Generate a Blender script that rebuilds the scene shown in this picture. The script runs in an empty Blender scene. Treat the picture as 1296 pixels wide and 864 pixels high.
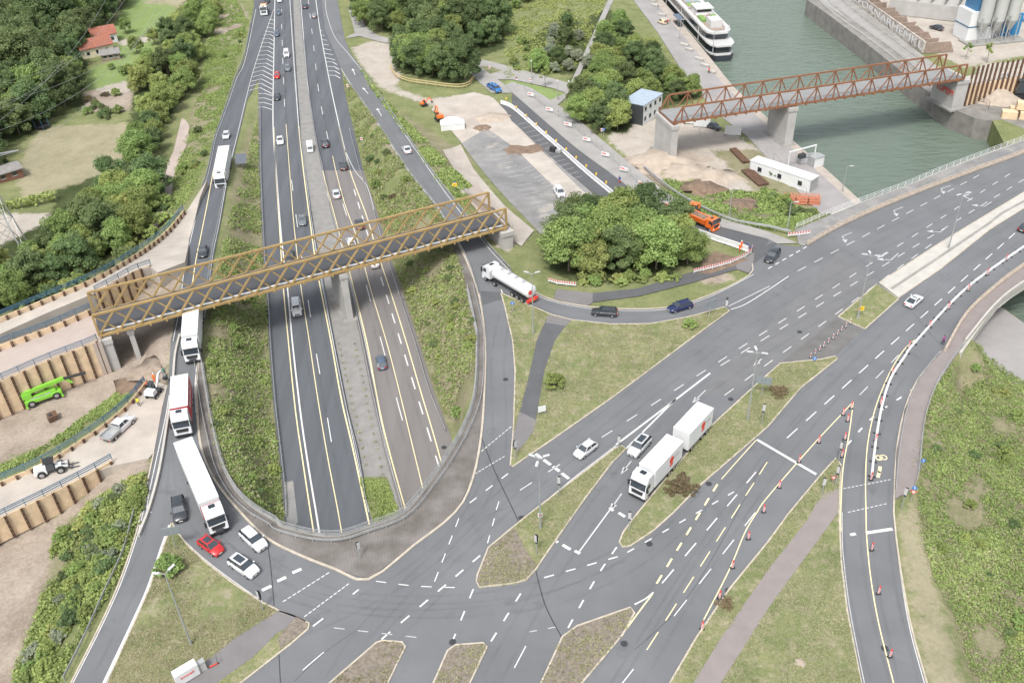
import bpy, bmesh, math, random
import numpy as np
from mathutils import Vector, Matrix
from mathutils.geometry import delaunay_2d_cdt, tessellate_polygon
random.seed(7); rng = np.random.default_rng(7)
S = bpy.context.scene
COL = S.collection
R_ = math.radians
# ---------------- camera ----------------
FPX, PITCH, ROLL, CH = 1180.0, R_(35.65), R_(-2.4), 89.0
_F = np.array([0, math.cos(PITCH), -math.sin(PITCH)]); _U = np.array([0, math.sin(PITCH), math.cos(PITCH)]); _R = np.array([1., 0, 0])
_c, _s = math.cos(ROLL), math.sin(ROLL)
CR = _c*_R + _s*_U; CU = -_s*_R + _c*_U
cd = bpy.data.cameras.new('camera'); cam = bpy.data.objects.new('camera', cd); COL.objects.link(cam)
cd.sensor_width = 36; cd.lens = FPX/1296*36; cd.clip_end = 6000; cd.clip_start = 1
cam.matrix_world = Matrix(((CR[0], CU[0], -_F[0], 0), (CR[1], CU[1], -_F[1], 0), (CR[2], CU[2], -_F[2], CH), (0, 0, 0, 1)))
S.camera = cam
# ---------------- world, sun, exposure ----------------
SUN_EL, SUN_AZ = R_(58), R_(200)      # azimuth clockwise from +Y
w = bpy.data.worlds.new('World'); S.world = w; w.use_nodes = True
nt = w.node_tree; nt.nodes.clear()
sk = nt.nodes.new('ShaderNodeTexSky'); sk.sky_type = 'NISHITA'; sk.sun_disc = False
sk.sun_elevation = SUN_EL; sk.sun_rotation = SUN_AZ; sk.air_density = 1.0; sk.dust_density = 4.0; sk.ozone_density = 1.0
hs = nt.nodes.new('ShaderNodeHueSaturation'); hs.inputs['Saturation'].default_value = 0.35
bg = nt.nodes.new('ShaderNodeBackground'); bg.inputs['Strength'].default_value = 0.15
wo = nt.nodes.new('ShaderNodeOutputWorld')
nt.links.new(sk.outputs[0], hs.inputs['Color']); nt.links.new(hs.outputs[0], bg.inputs['Color']); nt.links.new(bg.outputs[0], wo.inputs[0])
sl = bpy.data.lights.new('sun', 'SUN'); sl.energy = 1.6; sl.angle = R_(11); sl.color = (1, 0.97, 0.92)
so = bpy.data.objects.new('sun', sl); COL.objects.link(so)
sd = Vector((math.sin(SUN_AZ)*math.cos(SUN_EL), math.cos(SUN_AZ)*math.cos(SUN_EL), math.sin(SUN_EL)))
so.rotation_euler = sd.to_track_quat('Z', 'Y').to_euler(); so.location = (0, 0, 200)
S.view_settings.view_transform = 'Standard'; S.view_settings.look = 'None'; S.view_settings.gamma = 1
S.view_settings.exposure = 0.84
S.render.engine = 'CYCLES'; S.cycles.max_bounces = 5; S.cycles.diffuse_bounces = 3; S.cycles.use_denoising = True
# ---------------- pixel (photo 1296x864) to world ----------------
def unproj(px, py, z):
    px = np.asarray(px, float); py = np.asarray(py, float)
    x = (px-648)/FPX; y = -(py-432)/FPX
    d = _F[None]+x.reshape(-1, 1)*CR[None]+y.reshape(-1, 1)*CU[None]
    z = np.broadcast_to(np.asarray(z, float), x.shape).reshape(-1)
    t = (z-CH)/d[:, 2]
    return d[:, 0]*t, d[:, 1]*t
def P(px, py, z=0.0):
    X, Y = unproj([px], [py], [z]); return Vector((X[0], Y[0], z))
def fit_height(pb, zb, pt):
    """height above zb of the point seen at pt that stands over the ground point seen at pb"""
    b = P(pb[0], pb[1], zb); best = (1e9, 0)
    for k in range(1, 400):
        h = k*0.1; t = P(pt[0], pt[1], zb+h); d = (t-b).xy.length
        if d < best[0]: best = (d, h)
    return best[1]
def sstep(t): t = np.clip(t, 0, 1); return t*t*(3-2*t)
YL0, YL1 = P(235, 432, 0).y, P(300, 110, -6.5).y
YR0, YR1 = P(612, 318, 0).y, P(425, 80, -6.5).y
HW = -6.5
def RL(X, Y): return HW*sstep((Y-YL0)/(YL1-YL0))
def RR(X, Y): return HW*sstep((Y-YR0)/(YR1-YR0))
def const(c): return lambda X, Y: np.full(np.shape(X), float(c))
def slope(pa, za, pb, zb):
    A = P(*pa, za); B = P(*pb, zb); dx, dy = B.x-A.x, B.y-A.y; L2 = dx*dx+dy*dy
    return lambda X, Y: za+(zb-za)*sstep(((X-A.x)*dx+(Y-A.y)*dy)/L2)
SR = slope((985, 322), 0, (720, 170), -5.2)
GA = slope((245, 285), RL(0, P(245, 285, -1).y), (110, 372), 3.6)
GC = slope((205, 545), 0, (20, 640), 0.4)
def onf(px, py, f, n=14):
    px = np.asarray(px, float); py = np.asarray(py, float); z = np.zeros(px.shape)
    for _ in range(n):
        X, Y = unproj(px, py, z); z = 0.35*z+0.65*f(X, Y)
    X, Y = unproj(px, py, z); return X, Y, f(X, Y)
# ---------------- terrain features ----------------
DE = [(256,440),(256,460),(261,493),(269,536),(282,587),(299.5,620.5),(322.5,643.5),(350,660),(359,667),(399,677),(431.5,678),(464,668),(509,650.5),(539,617),(564,582),(589,537),(601.5,494.5),(604,432),(601.5,411),(591.5,366),(572,305)]
LRL = [(323,0),(309,75),(297.5,100),(280,150),(271,175),(262.5,216),(252.5,251),(240,301),(232.5,336),(225,391),(216,432)]
LRR = [(254,432),(262.5,388),(271,323.5),(280,278.5),(291,216),(301,175),(312.5,127.5),(327,100),(347,0)]
RRL = [(402,0),(404.5,32),(431.5,87),(474,150),(515,216),(549,258.5),(576.5,303.5)]
RRR = [(622.5,315),(605,292),(575,253),(546.5,216),(516,172.5),(481,119),(468.5,99),(443.5,68),(436,48),(427,0)]
FEAT = []   # (world polygon, z function)
def feat(px, f):
    a = np.array(px, float); X, Y, z = onf(a[:, 0], a[:, 1], f); FEAT.append((np.stack([X, Y], 1), f))
JP = [(216,432),(254,432)]+DE+[(622.5,312),(680,352),(705,363),(750,368),(808,362),(878,340),(930,330),(955,314),(985,296),(1007,291),(1052,270),(1228,428),(1204.5,457),(1184.5,489.5),(1169.5,532),(1162,597),(1160,617),(1165,700),(1180,790),(1205,900),(60,900),(78,864),(113,795),(140,740),(160,683),(170,645),(182,600),(195,545),(208,510),(212,490)]
feat(JP, const(0))
feat(LRL+LRR, RL)
feat(RRL+RRR, RR)
feat([(327,100),(327,125),(328,216),(333,324),(338,391),(340,432),(346,512),(357,612),(361,672),(372,735),(470,760),(560,710),(600,630),(573,557),(549,494.5),(530,432),(496.5,331),(479,273.5),(460,216),(446.5,160),(438,125),(431.5,85),(427,0),(430,-40),(322,-40),(323,0)], const(HW))
CANAL = [(775,-60),(834,-5),(900,75),(928,110),(991,167.5),(1049.5,218),(1092,257),(1267,388.5),(1340,440),(1500,560),(1500,300),(1296,190),(1270,178),(1254,166),(1234.5,164),(1212,159),(1189.5,147.5),(1162,122.5),(1147,112.5),(1112,82.5),(1092,67.5),(1047,30),(1014.5,0),(930,-60)]
feat(CANAL, const(-13))
QUAY = [(760,-60),(798,0),(833,42.5),(862,88),(905,142),(945,172),(985,215),(1025,258),(1060,285),(1240,450),(1300,495),(1500,640),(1500,575),(1340,460),(1267,398),(1092,268),(1045,226),(985,175),(922,117),(893,80),(828,0),(765,-60)]
feat(QUAY, const(-6))
feat([(640,130),(740,216),(800,262),(905,286),(972,300),(950,318),(870,300),(790,265),(690,285),(640,245),(560,150),(560,120)], SR)
feat([(800,165),(900,150),(960,200),(1000,240),(960,250),(900,232),(800,205)], const(-5.6))
feat([(1060,0),(1150,75),(1230,110),(1296,120),(1500,170),(1500,-60),(1040,-60)], const(-4))
feat([(40,240),(70,150),(160,150),(220,160),(200,250),(60,265)], const(-7))
feat([(100,100),(150,0),(235,0),(200,90),(170,130)], const(-7))
feat([(-200,-40),(120,-40),(60,90),(-200,130)], const(-7))
feat([(-150,300),(60,270),(200,240),(150,310),(0,380),(-150,430)], const(-6))
feat([(-150,480),(0,470),(135,440),(175,450),(160,490),(90,545),(0,590),(-150,660)], const(-2.6))
feat([(-150,760),(0,705),(60,680),(70,740),(30,820),(10,900),(-150,900)], const(-3.2))
feat([(1215,480),(1330,570),(1330,640),(1240,560)], const(-4.5))
feat([(1215,640),(1320,680),(1320,900),(1270,900)], const(-1.8))
feat([(560,0),(640,-20),(760,-20),(790,10),(720,100),(640,80),(560,60)], const(-5.0))
FBB = [(p[:, 0].min(), p[:, 0].max(), p[:, 1].min(), p[:, 1].max()) for p, f in FEAT]
def poly_dist(poly, X, Y):
    d2 = np.full(X.shape, 1e18); inside = np.zeros(X.shape, bool); n = len(poly)
    for i in range(n):
        x1, y1 = poly[i]; x2, y2 = poly[(i+1) % n]; dx, dy = x2-x1, y2-y1
        L = dx*dx+dy*dy+1e-12
        t = np.clip(((X-x1)*dx+(Y-y1)*dy)/L, 0, 1)
        d2 = np.minimum(d2, (X-x1-t*dx)**2+(Y-y1-t*dy)**2)
        if y1 != y2:
            c = ((y1 > Y) != (y2 > Y)) & (X < dx*(Y-y1)/dy+x1); inside ^= c
    return np.sqrt(d2), inside
def G(X, Y):
    X = np.asarray(X, float); Y = np.asarray(Y, float); sh = X.shape; X = X.ravel(); Y = Y.ravel()
    num = np.zeros(X.shape); den = np.zeros(X.shape); out = np.zeros(X.shape); done = np.zeros(X.shape, bool)
    for poly, f in FEAT:
        d, ins = poly_dist(poly, X, Y); z = f(X, Y)
        new = ins & ~done; out[new] = z[new]; done |= ins
        wt = 1/np.maximum(d, 0.05)**2; num += wt*z; den += wt
    out = np.where(done, out, num/den)
    return out.reshape(sh)
def g1(x, y): return float(G(np.array([x]), np.array([y]))[0])
def D(px, py, f=None, dz=0.0):
    X, Y, z = onf([px], [py], f or G, 20); return Vector((X[0], Y[0], z[0]+dz))
def Dm(pts, f=None, dz=0.0):
    a = np.array(pts, float); X, Y, z = onf(a[:, 0], a[:, 1], f or G, 20)
    return [Vector((x, y, zz+dz)) for x, y, zz in zip(X, Y, z)]
def in_poly(poly, X, Y):
    return poly_dist(np.array(poly), np.asarray(X, float), np.asarray(Y, float))[1]
def scatter(px, n, f=None, seed=0, holes=()):
    """n random world points inside a pixel polygon laid on the ground"""
    q = Dm(px, f); W = np.array([(v.x, v.y) for v in q]); r = np.random.default_rng(seed)
    a, b = W.min(0), W.max(0); pts = np.zeros((0, 2))
    H = [np.array([(v.x, v.y) for v in Dm(h, f)]) for h in holes]
    while len(pts) < n:
        c = a+(b-a)*r.random((max(64, n), 2)); c = c[in_poly(W, c[:, 0], c[:, 1])]
        for h in H: c = c[~in_poly(h, c[:, 0], c[:, 1])]
        pts = np.concatenate([pts, c])
    pts = pts[:n]; return pts, (f or G)(pts[:, 0], pts[:, 1])
def area(px, f=None):
    W = [(v.x, v.y) for v in Dm(px, f)]; return abs(sum(W[i-1][0]*W[i][1]-W[i][0]*W[i-1][1] for i in range(len(W))))/2
# ---------------- objects ----------------
def meta(o, label=None, cat=None, group=None, kind=None):
    if label: o['label'] = label
    if cat: o['category'] = cat
    if group: o['group'] = group
    if kind: o['kind'] = kind
    return o
def thing(name, label, cat, loc=(0, 0, 0), rz=0.0, group=None):
    o = bpy.data.objects.new(name, None); COL.objects.link(o); o.empty_display_size = 0.3
    o.location = loc; o.rotation_euler = (0, 0, rz); return meta(o, label, cat, group)
def dup(root, loc=None, rz=None, label=None, group=None, scale=None):
    r = root.copy(); COL.objects.link(r)
    if loc is not None: r.location = loc
    if rz is not None: r.rotation_euler = (0, 0, rz)
    if scale is not None: r.scale = (scale,)*3 if isinstance(scale, (int, float)) else scale
    if label: r['label'] = label
    if group: r['group'] = group
    for ch in list(root.children):
        c = ch.copy(); COL.objects.link(c); c.parent = r
        for g in list(ch.children):
            d = g.copy(); COL.objects.link(d); d.parent = c
    return r
def rawmesh(name, V, F, mats, mi=None, parent=None, smooth=False, sharp=None):
    me = bpy.data.meshes.new(name)
    V = np.asarray(V, np.float32)
    if isinstance(F, np.ndarray):
        k = F.shape[1]; me.vertices.add(len(V)); me.vertices.foreach_set('co', V.ravel())
        me.loops.add(F.size); me.loops.foreach_set('vertex_index', F.astype(np.int32).ravel())
        me.polygons.add(len(F)); me.polygons.foreach_set('loop_start', np.arange(0, F.size, k, dtype=np.int32))
        me.update(calc_edges=True); me.validate()
    else:
        me.from_pydata([tuple(map(float, v)) for v in V], [], F); me.update()
    for m in (mats if isinstance(mats, (list, tuple)) else [mats]): me.materials.append(m)
    if mi is not None and len(mi) == len(me.polygons): me.polygons.foreach_set('material_index', np.asarray(mi, np.int32))
    if smooth:
        me.polygons.foreach_set('use_smooth', np.ones(len(me.polygons), bool))
        if sharp: me.set_sharp_from_angle(angle=R_(sharp))
    o = bpy.data.objects.new(name, me); COL.objects.link(o)
    if parent: o.parent = parent
    return o
class MB:
    def __init__(s): s.v = []; s.f = []; s.m = []; s.cur = 0
    def add(s, vs, fs):
        n = len(s.v); s.v += [tuple(v) for v in vs]; s.f += [tuple(i+n for i in f) for f in fs]; s.m += [s.cur]*len(fs); return s
    def hexa(s, p8):    # bottom 4 ccw, top 4 ccw
        return s.add(p8, [(3,2,1,0),(4,5,6,7),(0,1,5,4),(1,2,6,5),(2,3,7,6),(3,0,4,7)])
    def box(s, x0, x1, y0, y1, z0, z1):
        return s.hexa([(x0,y0,z0),(x1,y0,z0),(x1,y1,z0),(x0,y1,z0),(x0,y0,z1),(x1,y0,z1),(x1,y1,z1),(x0,y1,z1)])
    def frus(s, b, t):  # (x0,x1,y0,y1,z) bottom and top
        return s.hexa([(b[0],b[2],b[4]),(b[1],b[2],b[4]),(b[1],b[3],b[4]),(b[0],b[3],b[4]),(t[0],t[2],t[4]),(t[1],t[2],t[4]),(t[1],t[3],t[4]),(t[0],t[3],t[4])])
    def bar(s, a, b, w=0.1, h=None, up=(0, 0, 1)):
        a = Vector(a); b = Vector(b); h = h or w; d = b-a
        if d.length < 1e-6: return s
        d.normalize(); u = Vector(up)
        if abs(d.dot(u)) > 0.98: u = Vector((1, 0, 0))
        r = d.cross(u).normalized(); u = r.cross(d).normalized(); r *= w/2; u *= h/2
        return s.hexa([a-r-u, a+r-u, b+r-u, b-r-u, a-r+u, a+r+u, b+r+u, b-r+u])
    def tube(s, a, b, r0, r1=None, n=8, cap=True):
        a = Vector(a); b = Vector(b); r1 = r0 if r1 is None else r1; d = (b-a).normalized()
        u = Vector((0, 0, 1)) if abs(d.z) < 0.9 else Vector((1, 0, 0))
        x = d.cross(u).normalized(); y = d.cross(x).normalized(); vs = []
        for k in range(n):
            c = math.cos(2*math.pi*k/n); q = math.sin(2*math.pi*k/n); vs.append(a+(x*c+y*q)*r0)
        for k in range(n):
            c = math.cos(2*math.pi*k/n); q = math.sin(2*math.pi*k/n); vs.append(b+(x*c+y*q)*r1)
        fs = [(k, n+k, n+(k+1) % n, (k+1) % n) for k in range(n)]
        if cap: fs += [tuple(range(n)), tuple(range(2*n-1, n-1, -1))]
        return s.add(vs, fs)
    def path(s, pts, w, h, z0=0.0):   # box swept along a polyline, bottom at z0 above pts
        L = side(pts, w/2); Rr = side(pts, -w/2); vs = []; fs = []
        for a, b in zip(L, Rr): vs += [(a.x, a.y, a.z+z0), (b.x, b.y, b.z+z0), (b.x, b.y, b.z+z0+h), (a.x, a.y, a.z+z0+h)]
        for i in range(len(pts)-1):
            k = 4*i
            for q in range(4): fs.append((k+q, k+(q+1) % 4, k+4+(q+1) % 4, k+4+q))
        fs += [(3, 2, 1, 0), tuple(4*(len(pts)-1)+q for q in range(4))]
        return s.add(vs, fs)
    def prism(s, pts, z0, z1):   # xy polygon extruded
        n = len(pts); return s.add([(p[0], p[1], z0) for p in pts]+[(p[0], p[1], z1) for p in pts], [tuple(range(n-1, -1, -1)), tuple(range(n, 2*n))]+[(i, (i+1) % n, n+(i+1) % n, n+i) for i in range(n)])
    def build(s, name, mats, parent=None, smooth=False, sharp=40):
        return rawmesh(name, s.v, s.f, mats, s.m, parent, smooth, sharp)
def side(pts, off):
    out = []
    for i, p in enumerate(pts):
        a = pts[max(0, i-1)]; b = pts[min(len(pts)-1, i+1)]; d = Vector((b.x-a.x, b.y-a.y, 0))
        d = d.normalized() if d.length > 1e-9 else Vector((1, 0, 0)); out.append(Vector((p.x-d.y*off, p.y+d.x*off, p.z)))
    return out
def smooth_line(pts, sub=4):   # Catmull-Rom through world points
    if len(pts) < 3: return resample(pts, n=2*sub)
    out = []
    for i in range(len(pts)-1):
        p0, p1, p2, p3 = pts[max(0, i-1)], pts[i], pts[i+1], pts[min(len(pts)-1, i+2)]
        for k in range(sub):
            t = k/sub; out.append(0.5*((2*p1)+(p2-p0)*t+(2*p0-5*p1+4*p2-p3)*t*t+(3*p1-p0-3*p2+p3)*t**3))
    return out+[pts[-1].copy()]
def plen(pts): return sum((b-a).length for a, b in zip(pts, pts[1:]))
def at_len(pts, s):
    for a, b in zip(pts, pts[1:]):
        l = (b-a).length
        if s <= l or b is pts[-1]: return a.lerp(b, min(1.0, s/max(l, 1e-9)))
        s -= l
def resample(pts, step=None, n=None):
    L = plen(pts); n = n or max(1, int(round(L/step))); return [at_len(pts, L*i/n) for i in range(n+1)]
def subpath(pts, s0, s1, step=1.5):
    n = max(1, int((s1-s0)/step)); return [at_len(pts, s0+(s1-s0)*i/n) for i in range(n+1)]
def sheet(name, px, mat, f=None, off=0.0, step=3.0, thick=None, kind='structure', world=None, zc=None):
    """a surface traced on the ground, triangulated and laid on the height function"""
    f = f or G
    if world is None: q = Dm(px, f)
    else: q = world
    pts = []; n = len(q)
    for i in range(n):
        a, b = q[i], q[(i+1) % n]; k = max(1, int((b-a).length/(step*1.5)))
        pts += [a.lerp(b, j/k) for j in range(k)]
    W = np.array([(p.x, p.y) for p in pts]); nb = len(W)
    a, b = W.min(0), W.max(0); gx, gy = np.meshgrid(np.arange(a[0]+step/2, b[0], step), np.arange(a[1]+step/2, b[1], step))
    gx = gx.ravel(); gy = gy.ravel(); d, ins = poly_dist(W, gx, gy); k = ins & (d > step*0.4)
    allp = [Vector(p) for p in W]+[Vector((x, y)) for x, y in zip(gx[k], gy[k])]
    vo, eo, fo, *_ = delaunay_2d_cdt(allp, [], [list(range(nb))], 1, 1e-5)
    X = np.array([v.x for v in vo]); Y = np.array([v.y for v in vo])
    Z = f(X, Y)+off if zc is None else np.full(X.shape, zc)
    V = np.stack([X, Y, Z], 1); F = [list(t) for t in fo]
    F = [t if ((V[t[1]]-V[t[0]])[0]*(V[t[2]]-V[t[0]])[1]-(V[t[1]]-V[t[0]])[1]*(V[t[2]]-V[t[0]])[0]) > 0 else t[::-1] for t in F]
    if thick:
        used = {}
        for t in F:
            for i in range(len(t)): used[(t[i], t[(i+1) % len(t)])] = 1
        m = len(V); V = np.concatenate([V, V-[0, 0, thick]])
        F = F+[[t[1], t[0], t[0]+m, t[1]+m] for t in used if (t[1], t[0]) not in used]
    o = rawmesh(name, V, F, mat); 
    if kind: o['kind'] = kind
    return o
# ---------------- materials ----------------
MATS = {}
def mat(name, col, rough=0.7, metal=0.0, var=0.0, scale=1.0, col2=None, s2=0.1, bump=0.0, bscale=20, obj=False, spec=0.5, rand=0.0, stain=None, stretch=None, coat=0.0, alpha=1.0):
    if name in MATS: return MATS[name]
    m = bpy.data.materials.new(name); m.use_nodes = True; t = m.node_tree; b = t.nodes['Principled BSDF']; L = t.links.new
    b.inputs['Roughness'].default_value = rough; b.inputs['Metallic'].default_value = metal; b.inputs['Specular IOR Level'].default_value = spec
    b.inputs['Coat Weight'].default_value = coat; b.inputs['Alpha'].default_value = alpha
    if obj: src = t.nodes.new('ShaderNodeTexCoord').outputs['Object']
    else: src = t.nodes.new('ShaderNodeNewGeometry').outputs['Position']
    if stretch:
        mp = t.nodes.new('ShaderNodeMapping'); mp.inputs['Rotation'].default_value = (0, 0, stretch[0]); mp.inputs['Scale'].default_value = (stretch[1], stretch[2], 1); L(src, mp.inputs[0]); ssrc = mp.outputs[0]
    else: ssrc = src
    def noise(sc, det=4, s=None, rg=0.6):
        n = t.nodes.new('ShaderNodeTexNoise'); n.inputs['Scale'].default_value = sc; n.inputs['Detail'].default_value = det; n.inputs['Roughness'].default_value = rg; L(s or src, n.inputs['Vector']); return n.outputs['Fac']
    def ramp(fac, p0, p1, c0, c1):
        r = t.nodes.new('ShaderNodeValToRGB'); e = r.color_ramp.elements; e[0].position = p0; e[1].position = p1; e[0].color = (*c0, 1); e[1].color = (*c1, 1); L(fac, r.inputs[0]); return r.outputs[0]
    def mix(fac, a, bb, mode='MIX'):
        x = t.nodes.new('ShaderNodeMix'); x.data_type = 'RGBA'; x.blend_type = mode
        for sck, val in ((x.inputs['Factor'], fac), (x.inputs['A'], a), (x.inputs['B'], bb)):
            if hasattr(val, 'links'): L(val, sck)
            elif isinstance(val, (int, float)): sck.default_value = val
            else: sck.default_value = (*val, 1)
        return x.outputs['Result']
    c = None
    if col2: c = ramp(noise(s2, 5), 0.35, 0.65, col, col2)
    if var: 
        k = ramp(noise(scale, 6, ssrc), 0.3, 0.7, (1-var,)*3, (1+var,)*3); c = mix(1.0, c if c else col, k, 'MULTIPLY')
    if stain: 
        k = ramp(noise(stain[0], 6, ssrc, 0.7), stain[1], stain[1]+0.12, (0, 0, 0), (1, 1, 1)); c = mix(k, c if c else col, stain[2])
    if rand:
        oi = t.nodes.new('ShaderNodeObjectInfo'); h = t.nodes.new('ShaderNodeHueSaturation')
        mr = t.nodes.new('ShaderNodeMapRange'); mr.inputs[3].default_value = 1-rand; mr.inputs[4].default_value = 1+rand; L(oi.outputs['Random'], mr.inputs[0]); L(mr.outputs[0], h.inputs['Value'])
        if c: L(c, h.inputs['Color'])
        else: h.inputs['Color'].default_value = (*col, 1)
        c = h.outputs[0]
    if c: L(c, b.inputs['Base Color'])
    else: b.inputs['Base Color'].default_value = (*col, 1)
    if bump:
        bn = t.nodes.new('ShaderNodeBump'); bn.inputs['Strength'].default_value = bump; bn.inputs['Distance'].default_value = 0.1; L(noise(bscale, 5), bn.inputs['Height']); L(bn.outputs[0], b.inputs['Normal'])
    MATS[name] = m; return m
# ================= ground =================
asph = mat('asphalt', (0.126, 0.131, 0.138), 0.85, var=0.13, scale=0.09, stain=(0.22, 0.58, (0.105, 0.109, 0.115)), bump=0.25, bscale=6)
_h0 = P(395, 640, HW); _h1 = P(352, 200, HW); HWA = math.atan2(_h1.x-_h0.x, _h1.y-_h0.y)   # highway heading, from +Y
asph_hw = mat('asphalt_highway', (0.088, 0.095, 0.105), 0.85, var=0.16, scale=0.5, stretch=(HWA, 0.9, 0.012), bump=0.15, bscale=9)
asph_brown = mat('asphalt_brownish', (0.158, 0.147, 0.142), 0.85, var=0.10, scale=0.4, stretch=(HWA, 0.9, 0.012), bump=0.15, bscale=9)
asph_dark = mat('asphalt_dark', (0.085, 0.087, 0.092), 0.88, var=0.12, scale=0.3, bump=0.15, bscale=9)
asph_old = mat('asphalt_old', (0.17, 0.17, 0.17), 0.9, var=0.22, scale=0.25, col2=(0.22, 0.215, 0.205), s2=0.06, stain=(0.16, 0.56, (0.30, 0.28, 0.25)), bump=0.15, bscale=9)
path_m = mat('path_surface', (0.155, 0.148, 0.148), 0.88, var=0.10, scale=0.3, bump=0.15, bscale=9)
path_pink = mat('path_pinkish', (0.21, 0.185, 0.178), 0.88, var=0.08, scale=0.5, bump=0.15, bscale=9)
lightpav = mat('light_paving', (0.27, 0.262, 0.25), 0.9, var=0.12, scale=0.25, bump=0.1, bscale=9)
concrete = mat('concrete', (0.36, 0.35, 0.335), 0.85, var=0.12, scale=0.35, bump=0.1, bscale=5, stain=(0.8, 0.62, (0.33, 0.32, 0.30)))
conc_lt = mat('concrete_light', (0.40, 0.385, 0.35), 0.85, var=0.10, scale=0.5, bump=0.1, bscale=5)
conc_dk = mat('concrete_dark', (0.24, 0.235, 0.22), 0.85, var=0.2, scale=0.4, bump=0.1, bscale=5)
kerb_m = mat('kerb_stone', (0.40, 0.355, 0.29), 0.85, var=0.18, scale=1.2)
gravel = mat('gravel', (0.35, 0.31, 0.27), 0.95, var=0.14, scale=0.25, col2=(0.40, 0.365, 0.32), s2=0.05, bump=0.3, bscale=6)
gravel_pk = mat('gravel_pinkish', (0.35, 0.295, 0.26), 0.95, var=0.10, scale=0.2, bump=0.3, bscale=6)
mulch = mat('mulch', (0.175, 0.15, 0.12), 0.95, var=0.35, scale=2.5, bump=0.6, bscale=5, stain=(0.5, 0.62, (0.13, 0.15, 0.06)))
paint = mat('road_paint', (0.54, 0.54, 0.53), 0.7, var=0.10, scale=2.0)
paint_old = mat('road_paint_worn', (0.40, 0.40, 0.40), 0.7, var=0.3, scale=3.0)
paint_y = mat('road_paint_yellow', (0.68, 0.59, 0.35), 0.7, var=0.08, scale=2.0)
tar = mat('tar_seam', (0.035, 0.037, 0.04), 0.6)
# cobbles
def cobble_mat():
    m = bpy.data.materials.new('cobbles'); m.use_nodes = True; t = m.node_tree; b = t.nodes['Principled BSDF']; L = t.links.new
    g = t.nodes.new('ShaderNodeNewGeometry'); mp = t.nodes.new('ShaderNodeMapping'); mp.inputs['Rotation'].default_value = (0, 0, 0.65); L(g.outputs['Position'], mp.inputs[0])
    br = t.nodes.new('ShaderNodeTexBrick'); br.inputs['Scale'].default_value = 1.0; br.inputs['Brick Width'].default_value = 0.5; br.inputs['Row Height'].default_value = 0.34; br.inputs['Mortar Size'].default_value = 0.05
    br.inputs['Color1'].default_value = (0.155, 0.142, 0.134, 1); br.inputs['Color2'].default_value = (0.162, 0.151, 0.143, 1); br.inputs['Mortar'].default_value = (0.13, 0.12, 0.112, 1); L(mp.outputs[0], br.inputs['Vector'])
    n = t.nodes.new('ShaderNodeTexNoise'); n.inputs['Scale'].default_value = 0.35; n.inputs['Detail'].default_value = 5; L(g.outputs['Position'], n.inputs['Vector'])
    r = t.nodes.new('ShaderNodeValToRGB'); r.color_ramp.elements[0].position = .35; r.color_ramp.elements[1].position = .65; r.color_ramp.elements[0].color = (.72, .7, .66, 1); r.color_ramp.elements[1].color = (1.15, 1.15, 1.15, 1); L(n.outputs['Fac'], r.inputs[0])
    x = t.nodes.new('ShaderNodeMix'); x.data_type = 'RGBA'; x.blend_type = 'MULTIPLY'; x.inputs['Factor'].default_value = 1; L(br.outputs['Color'], x.inputs['A']); L(r.outputs[0], x.inputs['B']); L(x.outputs['Result'], b.inputs['Base Color'])
    b.inputs['Roughness'].default_value = 0.9; return m
cobble = cobble_mat()
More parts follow.
